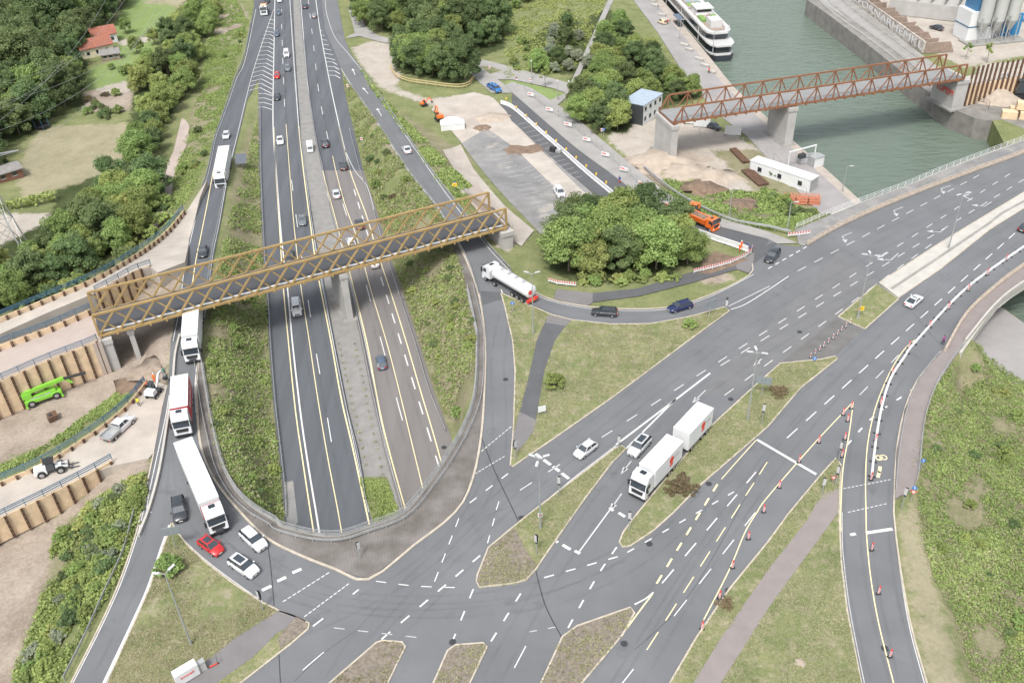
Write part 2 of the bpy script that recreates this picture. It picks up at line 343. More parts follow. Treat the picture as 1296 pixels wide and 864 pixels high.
# terrain material driven by zone attributes
ZONES = ['dirt', 'sand', 'lush', 'mown', 'floor', 'dry']
ZC = {'dirt': ((0.22, 0.18, 0.145), (0.38, 0.325, 0.27)), 'sand': ((0.32, 0.285, 0.245), (0.42, 0.385, 0.34)), 'lush': ((0.15, 0.155, 0.08), (0.27, 0.24, 0.165)),
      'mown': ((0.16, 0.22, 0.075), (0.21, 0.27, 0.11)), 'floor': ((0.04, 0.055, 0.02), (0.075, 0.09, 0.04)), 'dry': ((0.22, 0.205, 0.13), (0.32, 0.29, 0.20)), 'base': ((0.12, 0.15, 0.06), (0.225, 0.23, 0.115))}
def ground_mat(name, zones=True, fixed='base'):
    m = bpy.data.materials.new(name); m.use_nodes = True; t = m.node_tree; b = t.nodes['Principled BSDF']; L = t.links.new
    g = t.nodes.new('ShaderNodeNewGeometry')
    def noise(sc, det=6, rg=.65):
        n = t.nodes.new('ShaderNodeTexNoise'); n.inputs['Scale'].default_value = sc; n.inputs['Detail'].default_value = det; n.inputs['Roughness'].default_value = rg; L(g.outputs['Position'], n.inputs['Vector']); return n.outputs['Fac']
    n1 = noise(0.22); n2 = noise(2.2, 6, .8); n3 = noise(0.6, 8, .75)
    ad = t.nodes.new('ShaderNodeMath'); ad.operation = 'ADD'; L(n1, ad.inputs[0]); L(n2, ad.inputs[1])
    hf = t.nodes.new('ShaderNodeMapRange'); hf.inputs[1].default_value = .78; hf.inputs[2].default_value = 1.22; L(ad.outputs[0], hf.inputs[0])
    def zc(k):
        x = t.nodes.new('ShaderNodeMix'); x.data_type = 'RGBA'; x.inputs['A'].default_value = (*ZC[k][0], 1); x.inputs['B'].default_value = (*ZC[k][1], 1); L(hf.outputs[0], x.inputs['Factor']); return x.outputs['Result']
    c = zc(fixed)
    if zones:
        for k in ZONES:
            a = t.nodes.new('ShaderNodeAttribute'); a.attribute_name = k
            s = t.nodes.new('ShaderNodeMath'); s.operation = 'MULTIPLY_ADD'; L(n3, s.inputs[0]); s.inputs[1].default_value = 1.2; s.inputs[2].default_value = -0.6
            q = t.nodes.new('ShaderNodeMath'); q.operation = 'ADD'; L(a.outputs['Fac'], q.inputs[0]); L(s.outputs[0], q.inputs[1])
            r = t.nodes.new('ShaderNodeMapRange'); r.inputs[1].default_value = .40; r.inputs[2].default_value = .60; L(q.outputs[0], r.inputs[0])
            x = t.nodes.new('ShaderNodeMix'); x.data_type = 'RGBA'; L(r.outputs[0], x.inputs['Factor']); L(c, x.inputs['A']); L(zc(k), x.inputs['B']); c = x.outputs['Result']
    else:
        # mown verge with dry and bare patches
        r = t.nodes.new('ShaderNodeMapRange'); r.inputs[1].default_value = .48; r.inputs[2].default_value = .62; L(n3, r.inputs[0])
        x = t.nodes.new('ShaderNodeMix'); x.data_type = 'RGBA'; L(r.outputs[0], x.inputs['Factor']); L(c, x.inputs['A']); L(zc('dry'), x.inputs['B']); c = x.outputs['Result']
    L(c, b.inputs['Base Color']); b.inputs['Roughness'].default_value = 0.95; b.inputs['Specular IOR Level'].default_value = 0.1
    bn = t.nodes.new('ShaderNodeBump'); bn.inputs['Strength'].default_value = .7; bn.inputs['Distance'].default_value = 0.25; L(n2, bn.inputs['Height']); L(bn.outputs[0], b.inputs['Normal'])
    return m
groundm = ground_mat('ground_cover'); grassm = ground_mat('mown_grass', False)
def axis(a, b, fine0, fine1, df, dc):
    L = []; x = a
    while x < b:
        L.append(x); d = df if fine0 <= x <= fine1 else dc
        x += d
    return np.array(L+[b])
gx = axis(-1400, 1400, -150, 230, 1.25, 9); gy = axis(20, 3200, 45, 330, 1.25, 8)
GX, GY = np.meshgrid(gx, gy); GZ = G(GX, GY)-0.14
nx, ny = len(gx), len(gy)
idx = np.arange(nx*ny).reshape(ny, nx); Fq = np.stack([idx[:-1, :-1], idx[:-1, 1:], idx[1:, 1:], idx[1:, :-1]], -1).reshape(-1, 4)
ground = rawmesh('ground', np.stack([GX.ravel(), GY.ravel(), GZ.ravel()], 1), Fq, groundm, smooth=True); ground['kind'] = 'structure'
ZP = {
 'dirt': [[(-60,500),(0,490),(60,480),(140,470),(180,455),(212,470),(208,495),(185,485),(150,500),(90,545),(40,570),(0,585),(-60,620)],
          [(-60,690),(0,680),(60,655),(140,600),(160,592),(178,600),(150,625),(110,655),(75,680),(70,700),(65,740),(50,780),(28,830),(15,870),(-60,900)], [(135,590),(190,565),(188,600),(150,640),(100,660),(90,640)],
          [(142,385),(222,392),(214,470),(160,475),(138,440)],[(575,130),(600,115),(648,140),(700,205),(670,200),(600,150)],[(40,120),(85,105),(170,115),(165,140),(105,140)],
          [(545,230),(600,215),(620,240),(590,255)],[(790,180),(850,200),(900,230),(860,245),(800,215)],[(930,355),(905,330),(880,345),(890,360)],
          [(460,110),(480,130),(520,200),(500,200),(470,150)],[(250,0),(300,0),(315,20),(280,60)],[(170,360),(235,340),(225,375),(190,400),(165,400)]],
 'sand': [[(445,60),(470,52),(510,55),(515,80),(500,110),(540,125),(600,118),(625,140),(700,200),(740,260),(700,290),(640,190),(590,150),(520,125),(480,110),(455,80)],
          [(110,110),(125,98),(160,100),(172,115),(140,120)],[(768,175),(790,152),(830,148),(880,158),(930,170),(965,190),(988,215),(975,238),(930,245),(870,235),(800,205)],
          [(-60,300),(0,270),(65,268),(68,285),(40,300),(0,310)],[(1060,0),(1110,0),(1170,60),(1220,85),(1296,70),(1400,60),(1400,-40),(1040,-40)],[(185,75),(195,75),(192,95),(182,92)],
          [(150,50),(200,46),(195,54),(155,60)],[(620,300),(650,280),(668,300),(640,318)],[(1240,80),(1400,70),(1400,150),(1296,140),(1230,120)]],
 'lush': [[(330,130),(338,430),(345,520),(356,650),(300,620),(275,570),(262,500),(262,400),(285,290),(300,200)],[(500,250),(560,290),(600,360),(606,430),(600,500),(575,550),(530,440),(490,320)],
          [(1180,520),(1230,440),(1296,480),(1380,560),(1380,900),(1240,900),(1180,720),(1160,640)],[(75,660),(180,600),(150,700),(100,780),(30,870),(25,820),(60,740)],
          [(455,80),(500,140),(600,200),(570,240),(530,190)],[(215,290),(225,220),(240,150),(255,100),(285,90),(262,180),(240,250)],[(900,190),(960,190),(1040,265),(1000,285),(870,240),(880,235),(960,245)]],
 'mown': [[(135,50),(165,-5),(235,-5),(228,30),(205,46),(180,44),(150,50)],[(85,210),(100,180),(125,165),(125,180),(115,205)],[(100,110),(115,85),(170,70),(190,80),(175,110),(165,100),(110,115)],[(140,60),(200,50),(195,75),(150,75)],
          [(640,100),(672,105),(715,118),(700,130),(650,115)]],
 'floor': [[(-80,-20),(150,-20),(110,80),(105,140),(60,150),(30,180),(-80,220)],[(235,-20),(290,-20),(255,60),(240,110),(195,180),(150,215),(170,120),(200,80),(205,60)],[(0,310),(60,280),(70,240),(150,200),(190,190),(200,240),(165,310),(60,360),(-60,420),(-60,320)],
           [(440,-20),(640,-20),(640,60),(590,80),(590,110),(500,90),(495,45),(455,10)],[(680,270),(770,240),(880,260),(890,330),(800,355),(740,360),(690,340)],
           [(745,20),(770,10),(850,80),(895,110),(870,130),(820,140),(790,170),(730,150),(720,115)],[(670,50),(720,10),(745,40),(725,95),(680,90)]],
 'dry': [[(20,215),(50,160),(160,155),(155,205),(100,232),(25,250)],[(1060,402),(1110,360),(1137,378),(1094,416)],[(1065,640),(1090,864),(1000,900),(880,900),(1010,720),(1050,650)],[(1135,650),(1160,640),(1190,760),(1230,900),(1170,864)],
         [(165,0),(238,-10),(230,10)],[(700,400),(760,412),(830,414),(900,400),(860,432),(700,540),(660,570),(690,520)]],
}
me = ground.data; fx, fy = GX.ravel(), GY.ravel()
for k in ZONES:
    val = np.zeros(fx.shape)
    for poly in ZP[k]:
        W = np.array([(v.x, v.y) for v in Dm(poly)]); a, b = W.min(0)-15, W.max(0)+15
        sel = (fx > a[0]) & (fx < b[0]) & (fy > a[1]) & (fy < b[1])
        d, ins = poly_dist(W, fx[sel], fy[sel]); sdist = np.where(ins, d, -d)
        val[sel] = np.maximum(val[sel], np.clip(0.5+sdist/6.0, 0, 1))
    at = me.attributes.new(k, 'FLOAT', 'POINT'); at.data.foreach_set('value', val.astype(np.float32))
# ================= roads =================
sheet('road', [(216,432),(214,470),(212,490),(205,517),(195,572),(182,632),(179,648),(170,683),(150,740),(125,795),(90,864),(75,895),(1182,895),(1173,864),(1152,788),(1137,703),(1131,648),(1134.5,572),(1144.5,519.5),(1162,479.5),(1192,444.5),(1222,398.5),(1259,363.5),(1296,336),(1370,290),(1500,215),(1500,120),(1296,192.5),(1232,216),(1147,248.5),(1072,281),(1017,312),(984,309),(975,302),(952,334),(948,348.5),(898,373.5),(848,388.5),(798,391),(748,388.5),(705,381),(678,370),(648,343.5),(622.5,315),(576.5,303.5),(593,336),(606.5,376),(614,432),(613,494.5),(609,552),(598,607),(576.5,648),(524,690),(466.5,733),(424,720),(374,700),(336.5,680),(304.6,648.5),(279,618),(264,592.5),(253.7,562),(250,523.7),(249,485.5),(254,432)], asph, const(0), 0, 6)
sheet('ramp_road', LRL+LRR, asph_hw, RL, 0.0, 4)
sheet('ramp_road', RRL+RRR, asph, RR, 0.0, 4)
LCL = [(319,-30),(327,100),(327,125),(328,216),(333,324),(338,391),(340,432),(346,512),(357,612),(361,672),(370,728)]
LCR = [(480,728),(469,648),(455,572),(441.5,519.5),(424,432),(410,356),(399,298.5),(387,216),(381.5,175),(376.5,107.5),(373,50),(370,-30)]
RCL = [(377,-30),(383,50),(389,107.5),(399,175),(408,216),(418,266),(434,323),(443,366),(456.5,432),(471.5,507),(486.5,572),(508,648),(528,728)]
RCR = [(630,690),(573,557),(549,494.5),(530,432),(496.5,331),(479,273.5),(460,216),(446.5,160),(438,125),(431.5,85),(412,40),(403,-30)]
sheet('highway_road', LCL+LCR, asph_hw, const(HW), 0.03, 6)
sheet('highway_road', RCL[:5]+RCR[6:], asph_hw, const(HW), 0.03, 6)
sheet('highway_road', RCL[4:]+RCR[:7], asph_brown, const(HW), 0.034, 6)
med = sheet('median_strip', LCR[::-1]+RCL[::-1], conc_dk if False else mat('median_gravel', (0.205, 0.20, 0.19), 0.9, var=0.15, scale=0.6), const(HW), 0.12, 5, thick=0.12)
sheet('median_weeds', [(466,640),(455,604),(490,604),(506,650),(520,700),(480,700)], groundm, const(HW), 0.16, 3)
# kerb, island, cobble helpers
def kerb_line(name, px, f=None, w=0.2, h=0.13, closed=False, m=None, label='pale kerb'):
    q = Dm(px, f); q = smooth_line(q, 3) if not closed else q+[q[0].copy()]
    mb = MB(); mb.path(q, w, h+0.15, -0.15); o = mb.build(name, m or kerb_m); o['kind'] = 'structure'; return o
def island(name, px, m, f=None, closed=True):
    sheet(name, px, m, f or const(0), 0.10, 2.0, thick=0.1)
    kerb_line('kerb', px, f or const(0), 0.2, 0.13, closed)
I1 = [(413,868),(476.5,813),(484,810.5),(509,812.5),(513,818),(489,868)]
I2 = [(547,868),(566.5,823),(576.5,816),(611.5,813.5),(616.5,818),(593,868)]
I3 = [(683,868),(712,805.5),(730.5,792),(798,768.5),(803,775.5),(788,803),(733,868)]
I4 = [(603,735),(604,728),(618,693),(648,668),(673,648),(780,566.5),(787,564),(792,568),(775.5,584.5),(743,627),(728,648),(688,705.5),(678,720.5),(665.5,734),(648,738.5),(606.5,743)]
I5 = [(784,685.5),(789,673),(808,648),(845.5,602),(898,541),(953.5,490),(987.5,460),(1039,455),(1057,451),(1060,454),(1013,491),(972,539.5),(948.6,560),(885.5,614.5),(853,648),(828,670.5),(798,690.5),(788,692)]
I5b = [(1061,401),(1109.5,360),(1137,378.5),(1094.5,416.5)]
I5c = [(1113,358),(1184.5,311),(1296,243.5),(1500,145),(1500,160),(1296,263.5),(1252,291),(1189.5,341),(1137,377)]
T1 = [(634,371),(648,377),(698,398.5),(723,405),(773,410.5),(823,410),(873,401),(918,388.5),(923,393.5),(870.5,432),(773,504.5),(698,557),(648,591),(646,588),(650,540),(652,470),(649,432),(639,388.5)]
I6 = [(845.5,868),(880.5,808),(923,745.5),(972,685.5),(999.5,648),(1044.5,594.5),(1058,580),(1064,588),(1062,648),(1064.5,710.5),(1072,773),(1091,868)]
WT = [(217.5,661),(225,674),(240,693),(262.5,713),(295,738),(331.5,762),(354,773),(374,780.5),(391.5,789),(390,795.5),(369,814),(324,849),(300,868),(134,868),(170,788),(190,743),(207.5,690.5)]
island('traffic_island', I1, mulch); island('traffic_island', I2, mulch); island('traffic_island', I3, mulch)
for p in (I4, I5, I5b, T1, I6, WT): island('grass_verge', p, grassm)
sheet('mulch_bed', [(604,736),(605,728),(619,694),(649,669),(654,672),(664,695),(680,716),(664,733),(648,737),(607,741)], mulch, const(0), 0.13, 2)
island('median_paving', I5c, conc_lt)
kerb_line('drain_channel', [(1128,366),(1190,325),(1252,283),(1296,255),(1500,153)], const(0), 0.5, 0.17, m=conc_dk)
sheet('median_crossing', [(988,459),(1061,400.5),(1094,416),(1057,450.5),(1039,454)], mat('crossing_asphalt', (.125, .12, .118), .9, var=.2, scale=.3, stain=(.3, .6, (.17, .155, .14))), const(0), 0.02, 3)
# deck curve: cobbled margin between kerb and parapet
kerbcurve = [(254,432),(249,485.5),(250,523.7),(253.7,562),(264,592.5),(279,618),(304.6,648.5),(336.5,680),(374,700),(424,720),(466.5,733),(524,690),(576.5,648),(598,607),(609,552),(613,494.5),(614,432),(606.5,376),(593,336),(577,304)]
sheet('cobbled_margin', kerbcurve+DE[::-1], cobble, const(0), 0.12, 1.5, thick=0.12)
kerb_line('kerb', kerbcurve, const(0), 0.3, 0.15)
mb = MB(); q = smooth_line(Dm(DE[1:-1], const(0)), 4); mb.path(q, 0.5, 0.35, -0.08); mb.path(q, 0.45, 1.15, -1.2); 
qq = smooth_line(Dm(DE[6:16], const(0)), 4); mb.path(qq, 0.42, 6.0, -6.7); o = mb.build('bridge_deck_edge', conc_dk); o['kind'] = 'structure'
for px in ([(1131,648),(1134.5,572),(1144.5,519.5),(1162,479.5),(1192,444.5)], [(1131,648),(1137,703),(1152,788),(1173,864),(1178,880)], [(952,334),(948,348.5),(898,373.5),(848,388.5),(798,391),(748,388.5),(705,381),(678,370),(655,352)], [(90,864),(125,795),(150,740),(170,683),(179,648),(182,632),(195,572)]):
    kerb_line('kerb', px, const(0), 0.2, 0.12)
# paths
def path(name, px, m, f=None, off=0.16): return sheet(name, px, m, f or G, off, 2.5)
sheet('path', [(694,399),(723,405.5),(712,418),(702,432),(689,469.5),(680.5,519.5),(678,534),(663,562),(655,571),(648,566),(651,545),(668,482),(679,432),(688,412)], asph_dark, const(0), 0.13, 2)
sheet('path_end', [(694,399),(723,405.5),(716,413),(690,409)], path_m, const(0), 0.136, 2)
sheet('path_end', [(661,523),(680,533),(674,548),(663,563),(655,571),(648,566),(651,545),(657,522)], path_m, const(0), 0.136, 2)
path('path', [(750,371),(808,365),(878,343.5),(930,333.5),(955,336),(933,341),(873,358.5),(808,375),(750,382.5)], asph_dark, const(0), 0.04)
path('path_end', [(705,366),(750,371),(750,384),(743,387),(722,384),(700,378)], path_m, const(0), 0.044)
path('path_end', [(930,333.5),(955,319),(953,335),(948,346),(933,341)], path_m, const(0), 0.046)
sheet('path', [(875,868),(910.5,810.5),(972,721.5),(1022,658),(1033,637),(1042,625),(1061,618),(1061,648),(1059.5,650.5),(972,770.5),(910,868)], path_pink, const(0), 0.13, 2.5)
sheet('path', [(391.5,785),(375,779.5),(354,772.5),(300,806),(262,835),(232,862),(242,868),(275,864),(320,832),(352,800)], path_m, const(0), 0.13, 2.5)
sheet('mulch_bed', [(375,780.5),(390,789),(388,796),(355,822),(352,808),(358,800)], mulch, const(0), 0.137, 2)
# SE footway
sheet('footway', [(1192,444.5),(1162,479.5),(1144.5,519.5),(1134.5,572),(1132,632),(1158,617),(1162,597),(1169.5,532),(1184.5,489.5),(1204.5,457),(1224.5,432),(1259,386),(1296,357),(1500,235),(1500,215),(1370,290),(1296,336),(1259,363.5),(1222,398.5)], path_pink, const(0), 0.12, 3, thick=0.5)
sheet('footway', [(1010,308),(1017,312),(1072,281),(1147,248.5),(1232,216),(1296,192.5),(1500,120),(1500,108),(1296,178),(1194.5,216),(1147,236),(1092,256),(1007,291)], asph_old, const(0), 0.12, 3, thick=0.5)
# bridge body under main road
mb = MB()
for px in ([(1052,271),(1092,256),(1147,236),(1194.5,216),(1296,178),(1500,108)], [(1500,235),(1296,357),(1259,386),(1224.5,432),(1215,446)]):
    mb.path(smooth_line(Dm(px, const(0)), 3), 0.6, 1.6, -1.55)
o = mb.build('road_bridge_edge_beam', conc_lt); o['kind'] = 'structure'
mb = MB()
for a in ((1052,271),(1092,256),): pass
A = Dm([(1040,276),(1222,436)], const(0)); mb.path(A, 1.0, 7, -7.2); o = mb.build('road_bridge_abutment', concrete); o['kind'] = 'structure'
o = sheet('road_bridge_soffit', [(1052,272),(1224,431),(1259,387),(1296,358),(1500,236),(1500,109),(1296,179),(1147,237)], concrete, const(0), -1.4, 8)
# side road and car park
fence_sw = [(673,112),(728,147.5),(768,182.5),(808,216),(845.5,246),(880,268),(972,293.5),(1010,308)]
sheet('side_road', [(648,117.5),(768,216),(823,258.5),(870,275),(905,286),(972,303),(984,309),(953,335),(952,318),(905,300),(868,290),(795.5,261),(738,216),(648,135)], asph_dark, SR, 0.04, 3)
sheet('side_footway', [(640,108),(648,104),(673,112)]+fence_sw[1:]+[(984,309),(972,303),(905,286),(870,275),(823,258.5),(768,216),(648,117.5)], lightpav, SR, 0.10, 3)
sheet('car_park', [(597,118),(625,140),(640,141),(700,198),(740,236),(772,263),(760,300),(700,300),(688,300),(640,250),(583,180),(558,150),(548,138),(575,140)], asph_old, SR, 0.02, 3)
sheet('car_park_strip', [(625,131),(648,135),(738,216),(795,261),(780,266),(735,232),(690,192),(650,155),(622,143)], asph_dark, SR, 0.05, 3)
sheet('gravel_track', [(597,118),(620,122),(632,140),(660,165),(700,205),(742,246),(730,262),(700,235),(655,190),(620,165),(590,140)], gravel, SR, 0.06, 3)
sheet('gravel_track', [(546,139),(558,126),(580,121),(600,117),(624,124),(641,142),(650,158),(622,160),(604,170),(585,181),(566,160)], gravel, SR, 0.07, 3)
sheet('gravel_track', [(583,183),(600,215),(640,262),(676,292),(660,312),(640,300),(620,290),(600,262),(574,235),(590,240),(575,215),(560,190)], gravel, None, 0.08, 2)
# quay and water
quaym = mat('quay_paving', (0.26, 0.25, 0.245), 0.9, var=0.12, scale=0.2, bump=0.1, bscale=5)
sheet('quay', [(765,-60),(798,-5),(833,42.5),(862,88),(905,142),(945,172),(985,215),(1025,258),(1060,290),(1240,455),(1300,497),(1500,640),(1500,560),(1340,440),(1267,388.5),(1092,257),(1049.5,218),(991,167.5),(928,110),(900,75),(834,-5),(775,-60)], quaym, const(-6), 0.05, 5, thick=7)
sheet('quay_edge_paving', [(822,-5),(893,80),(920,112),(985,172),(1042,224),(1085,262),(1092,257),(1049.5,218),(991,167.5),(928,110),(900,75),(834,-5)], mat('quay_edge', (0.34, 0.30, 0.26), 0.9, var=0.15, scale=0.5), const(-6), 0.07, 4)
bank = [(1040,-30),(1021,0),(1047,18),(1092,52),(1130,82),(1152,100),(1168,111),(1184.5,124),(1204.5,137.5),(1234.5,150),(1256,153),(1268,152)]
sheet('quay', bank+[(1300,165),(1500,170),(1500,140),(1290,132),(1240,118),(1180,80),(1120,40),(1078,0),(1050,-30)], mat('quay_wall', (.19, .18, .165), .9, var=.25, scale=.4), const(-4), 0.05, 4, thick=7)
sheet('quay_edge_paving', [(1034,0),(1100,42),(1150,78),(1184,108),(1210,124),(1225,130),(1240,128),(1240,118),(1180,80),(1120,40),(1078,0),(1062,-10)], lightpav, const(-4), 0.07, 4)
for bl in ([(1030,-6),(1056,18),(1101,50),(1140,80),(1160,96)], [(1042,-6),(1068,18),(1110,48),(1150,78),(1172,98)], [(1060,-6),(1085,16),(1125,46),(1160,72)]):
    kerb_line('quay_band', bl, const(-4), .9, .22, m=conc_dk)
sheet('canal_bank', [(1256,153),(1268,152),(1300,165),(1400,180),(1300,186),(1270,180)], groundm, const(-4), 0.08, 3, thick=7)
def water_mat():
    m = bpy.data.materials.new('canal_water'); m.use_nodes = True; t = m.node_tree; b = t.nodes['Principled BSDF']; L = t.links.new
    b.inputs['Base Color'].default_value = (0.12, 0.155, 0.125, 1); b.inputs['Roughness'].default_value = 0.2; b.inputs['IOR'].default_value = 1.33
    g = t.nodes.new('ShaderNodeNewGeometry'); mp = t.nodes.new('ShaderNodeMapping'); mp.inputs['Scale'].default_value = (0.55, 1.3, 1); mp.inputs['Rotation'].default_value = (0, 0, 0.2); L(g.outputs['Position'], mp.inputs[0])
    n = t.nodes.new('ShaderNodeTexNoise'); n.inputs['Scale'].default_value = 0.5; n.inputs['Detail'].default_value = 6; n.inputs['Distortion'].default_value = 0.5; L(mp.outputs[0], n.inputs['Vector'])
    bn = t.nodes.new('ShaderNodeBump'); bn.inputs['Strength'].default_value = 1.0; bn.inputs['Distance'].default_value = 0.7; L(n.outputs['Fac'], bn.inputs['Height']); L(bn.outputs[0], b.inputs['Normal'])
    return m
waterm = water_mat()
sheet('water', [(760,-70),(820,-5),(890,80),(985,170),(1040,220),(1085,260),(1255,392),(1340,450),(1600,600),(1600,200),(1300,170),(1250,148),(1204,135),(1150,98),(1092,50),(1040,10),(960,-70)], waterm, const(-9.2), 0, 20)
sheet('pond_water', [(772,62),(783,58),(800,75),(800,85),(785,80)], waterm, None, 0.02, 4)
# other paths in the distance
sheet('path', [(443,5),(455,10),(461,32),(478,45),(502,51),(502,57),(480,53),(455,46),(438,49),(443,45),(449,42),(446,30),(441,12)], lightpav, None, 0.06, 3)
sheet('path', [(581,70),(600,73),(648,85),(672,92),(722,106),(772,-5),(779,-5),(728,108),(716,124),(700,138),(690,130),(716,118),(700,112),(648,101),(630,101),(642,110),(648,118),(640,118),(622,118),(604,102),(580,78)], lightpav, None, 0.06, 3)
sheet('grass_island', [(608,84),(620,85),(636,90),(620,94)], grassm, None, 0.12, 2)
sheet('dirt_track', [(235,152),(240,160),(238,180),(222,215),(212,262),(195,300),(187,300),(200,260),(205,225),(220,190),(226,165),(230,150)], gravel_pk, None, 0.06, 3)
sheet('dirt_track', [(1060,0),(1078,0),(1180,80),(1160,80)], conc_dk, const(-4), 0.08, 3)
# left platforms
sheet('gravel_platform', [(-60,437),(0,409),(60,384),(118,359),(165,332),(206,303),(234,271),(262,228),(253,251),(240,301),(234,332),(200,345),(190,338),(168,344),(118,372),(60,396),(0,423),(-60,450)], gravel, GA, 0.06, 2.5, thick=6.5)
sheet('gravel_platform', [(-60,466),(0,443),(60,421),(118,396),(122,400),(128,432),(112,436),(60,456),(0,481),(-60,505)], gravel_pk, const(3.6), 0.0, 3, thick=6.3)
sheet('gravel_platform', [(-60,640),(0,614),(60,587),(120,549),(175,503),(190,480),(212,488),(205,517),(195,572),(188,580),(140,590),(80,615),(0,655),(-60,688)], gravel, GC, 0.05, 2.5, thick=3.6)
# ================= road markings =================
MARK = {}
def strip_into(mb, pts, w, dz=0.006):
    L = side(pts, w/2); Rr = side(pts, -w/2); n = len(pts)
    mb.add([(p.x, p.y, p.z+dz) for p in L]+[(p.x, p.y, p.z+dz) for p in Rr], [(i, n+i, n+i+1, i+1) for i in range(n-1)])
MBW, MBO, MBY, MBT = MB(), MB(), MB(), MB()
def line(px, w=0.15, f=None, mb=None, smooth=True, dz=0.008):
    w *= 0.85
    q = Dm(px, f or const(0)); q = smooth_line(q, 8) if smooth and len(q) > 2 else resample(q, 4.0)
    if f in (RL, RR, SR):
        zz = f(np.array([p.x for p in q]), np.array([p.y for p in q])); dz = max(dz, 0.05)
        for p, z in zip(q, zz): p.z = float(z)
    strip_into(mb or MBW, q, w, dz)
def dash(a, b, n, w=0.15, duty=0.5, f=None, mb=None, mid=None, dl=None, dz=0.008):
    """n dashes, the first starts at a, the last ends at b"""
    q = Dm([a]+(mid or [])+[b], f or const(0)); q = smooth_line(q, 6) if mid else q
    w *= 0.82; L = plen(q); dl = dl or L*duty/(n-1+duty) if n > 1 else L
    step = (L-dl)/(n-1) if n > 1 else 0
    for i in range(n): strip_into(mb or MBW, subpath(q, i*step, i*step+dl, 3), w, dz)
Z0 = const(0)
# main road
dash((1278,220), (658,620), 27, 0.16, 0.42)
dash((1239.5,221.5), (1009.5,343), 13, 0.16, 0.5)
line([(998,349.5),(972,367),(943,385),(925,391.5)], 0.2)
dash((1021,312), (972,340), 6, 0.25, 0.55)
dash((1296,227), (912,462.5), 20, 0.16, 0.45)
dash((1178.75,309), (917,500), 13, 0.16, 0.45)
dash((1284.5,295), (996,554), 16, 0.2, 0.55)
dash((1137.5,449), (1088,499.5), 3, 0.14, 0.5)
dash((1190,467), (1072.5,562.5), 8, 0.28, 0.35, mid=[(1145,499.5),(1121,515),(1098,534)])
line([(898.75,472),(857,504),(779.75,562.5)], 0.34, smooth=False); line([(855.5,504.5),(793,567)], 0.3, smooth=False)
line([(780,563.5),(728,603),(673,648),(650,667)], 0.15, smooth=False)
line([(958,556),(1033,600)], 0.5, smooth=False)
for a, b in (((678,574),(686,580)), ((688,581.5),(697,588)), ((700,590),(708,596)), ((711,598.5),(720,605.5))): line([a, b], 0.55, smooth=False)
line([(786.9,624.3),(732.6,698.3)], 0.18, smooth=False)
for a, b in (((704,684.6),(706,686)), ((712,689),(722,695)), ((727.5,696.5),(734,700)), ((771.5,642),(776,646)), ((783,648.5),(791,653.5)), ((797,656),(801,659))): line([a, b], 0.5, smooth=False)
# arrows
def arrow(a, b, turn=0, s=1.0, f=None, mb=None):
    A, B = Dm([a, b], f or Z0); d = (B-A); L = d.length; d.normalize(); n = Vector((-d.y, d.x, 0)); mb = mb or MBO
    strip_into(mb, [A, B-d*L*0.25], 0.18*s, 0.009)
    if turn == 0:
        t = B; mb.add([(t.x, t.y, t.z+.009)]+[tuple(B-d*1.5*s+n*k*s+Vector((0, 0, .009))) for k in (-.42, .42)], [(0, 2, 1)])
    else:
        C = B-d*L*0.25; q = C+d*0.5+n*turn*0.9*s; strip_into(mb, [C, C+d*.25+n*turn*.4, q], 0.2*s, 0.009)
        mb.add([tuple(q+d*.9*s+n*turn*1.1*s+Vector((0, 0, .01))), tuple(q-n*turn*.1*s+d*.5*s+Vector((0, 0, .01))), tuple(q+d*.1*s+n*turn*.5*s-d*.4*s+Vector((0, 0, .01)))], [(0, 1, 2) if turn < 0 else (0, 2, 1)])
for a, b, t in (((893,493.5),(876,510),0), ((799,583),(785.5,600),0), ((786.5,624.5),(771,647),0), ((1078,294),(1062,301),1), ((1143,262),(1127,268),1), ((1203,235),(1187,240),1), ((1137,320.5),(1124,332),-1), ((1198.5,287),(1187,296),-1), ((1255,255.5),(1243,263),-1), ((1122.5,319),(1110,327),0), ((1230,243),(1219,249),0), ((964,454),(953,463),0)): arrow(a, b, t)
line([(1218,247.5),(1230,253.5)], 0.3, mb=MBO)
for a, b in (((446,87),(449.5,95)),((459,111),(466,119)),((477,137),(483,147))): arrow(b, a, 0, 1.2, RR, MBW)
# lower junction
dash((956.75,597), (838,737.5), 5, 0.2, 0.5); dash((956,648), (853,779), 4, 0.16, 0.5); line([(801.75,846),(786,866)], 0.15)
dash((929,622), (794,698.5), 7, 0.2, 0.38); dash((781.75,704), (688.75,730.5), 4, 0.22, 0.45)
dash((780.5,692), (719,794), 5, 0.24, 0.42, mid=[(760,722),(735,765)])
dash((659,750.5), (621.5,811), 3, 0.24, 0.42); dash((599,745), (571.5,814), 3, 0.22, 0.42)
dash((607.75,702.5), (482.75,808.5), 6, 0.26, 0.45); dash((643,599), (594.5,636), 3, 0.22, 0.42)
dash((580.75,655.5), (550,735.5), 4, 0.16, 0.5); dash((625.75,655.5), (617,687), 2, 0.16, 0.45); dash((631.5,634),(628,645),1,.15)
dash((476,735), (575.75,743), 4, 0.16, 0.45, mid=[(525,741)]); dash((422.75,794), (527,806), 4, 0.14, 0.45, mb=MBO)
dash((454,745.5), (446.5,751.5), 1, 0.24); dash((409,782), (396,792), 1, 0.26); dash((410,824.5), (383,847.5), 1, 0.16); dash((665.5,817), (651,844.5), 1, 0.15)
dash((647,539.5), (609,571), 9, 0.14, 0.7); dash((638.5,577), (601,599.5), 9, 0.14, 0.7)
dash((416.5,724), (358,761), 10, 0.16, 0.72); dash((441.5,738), (385,780), 11, 0.16, 0.72)
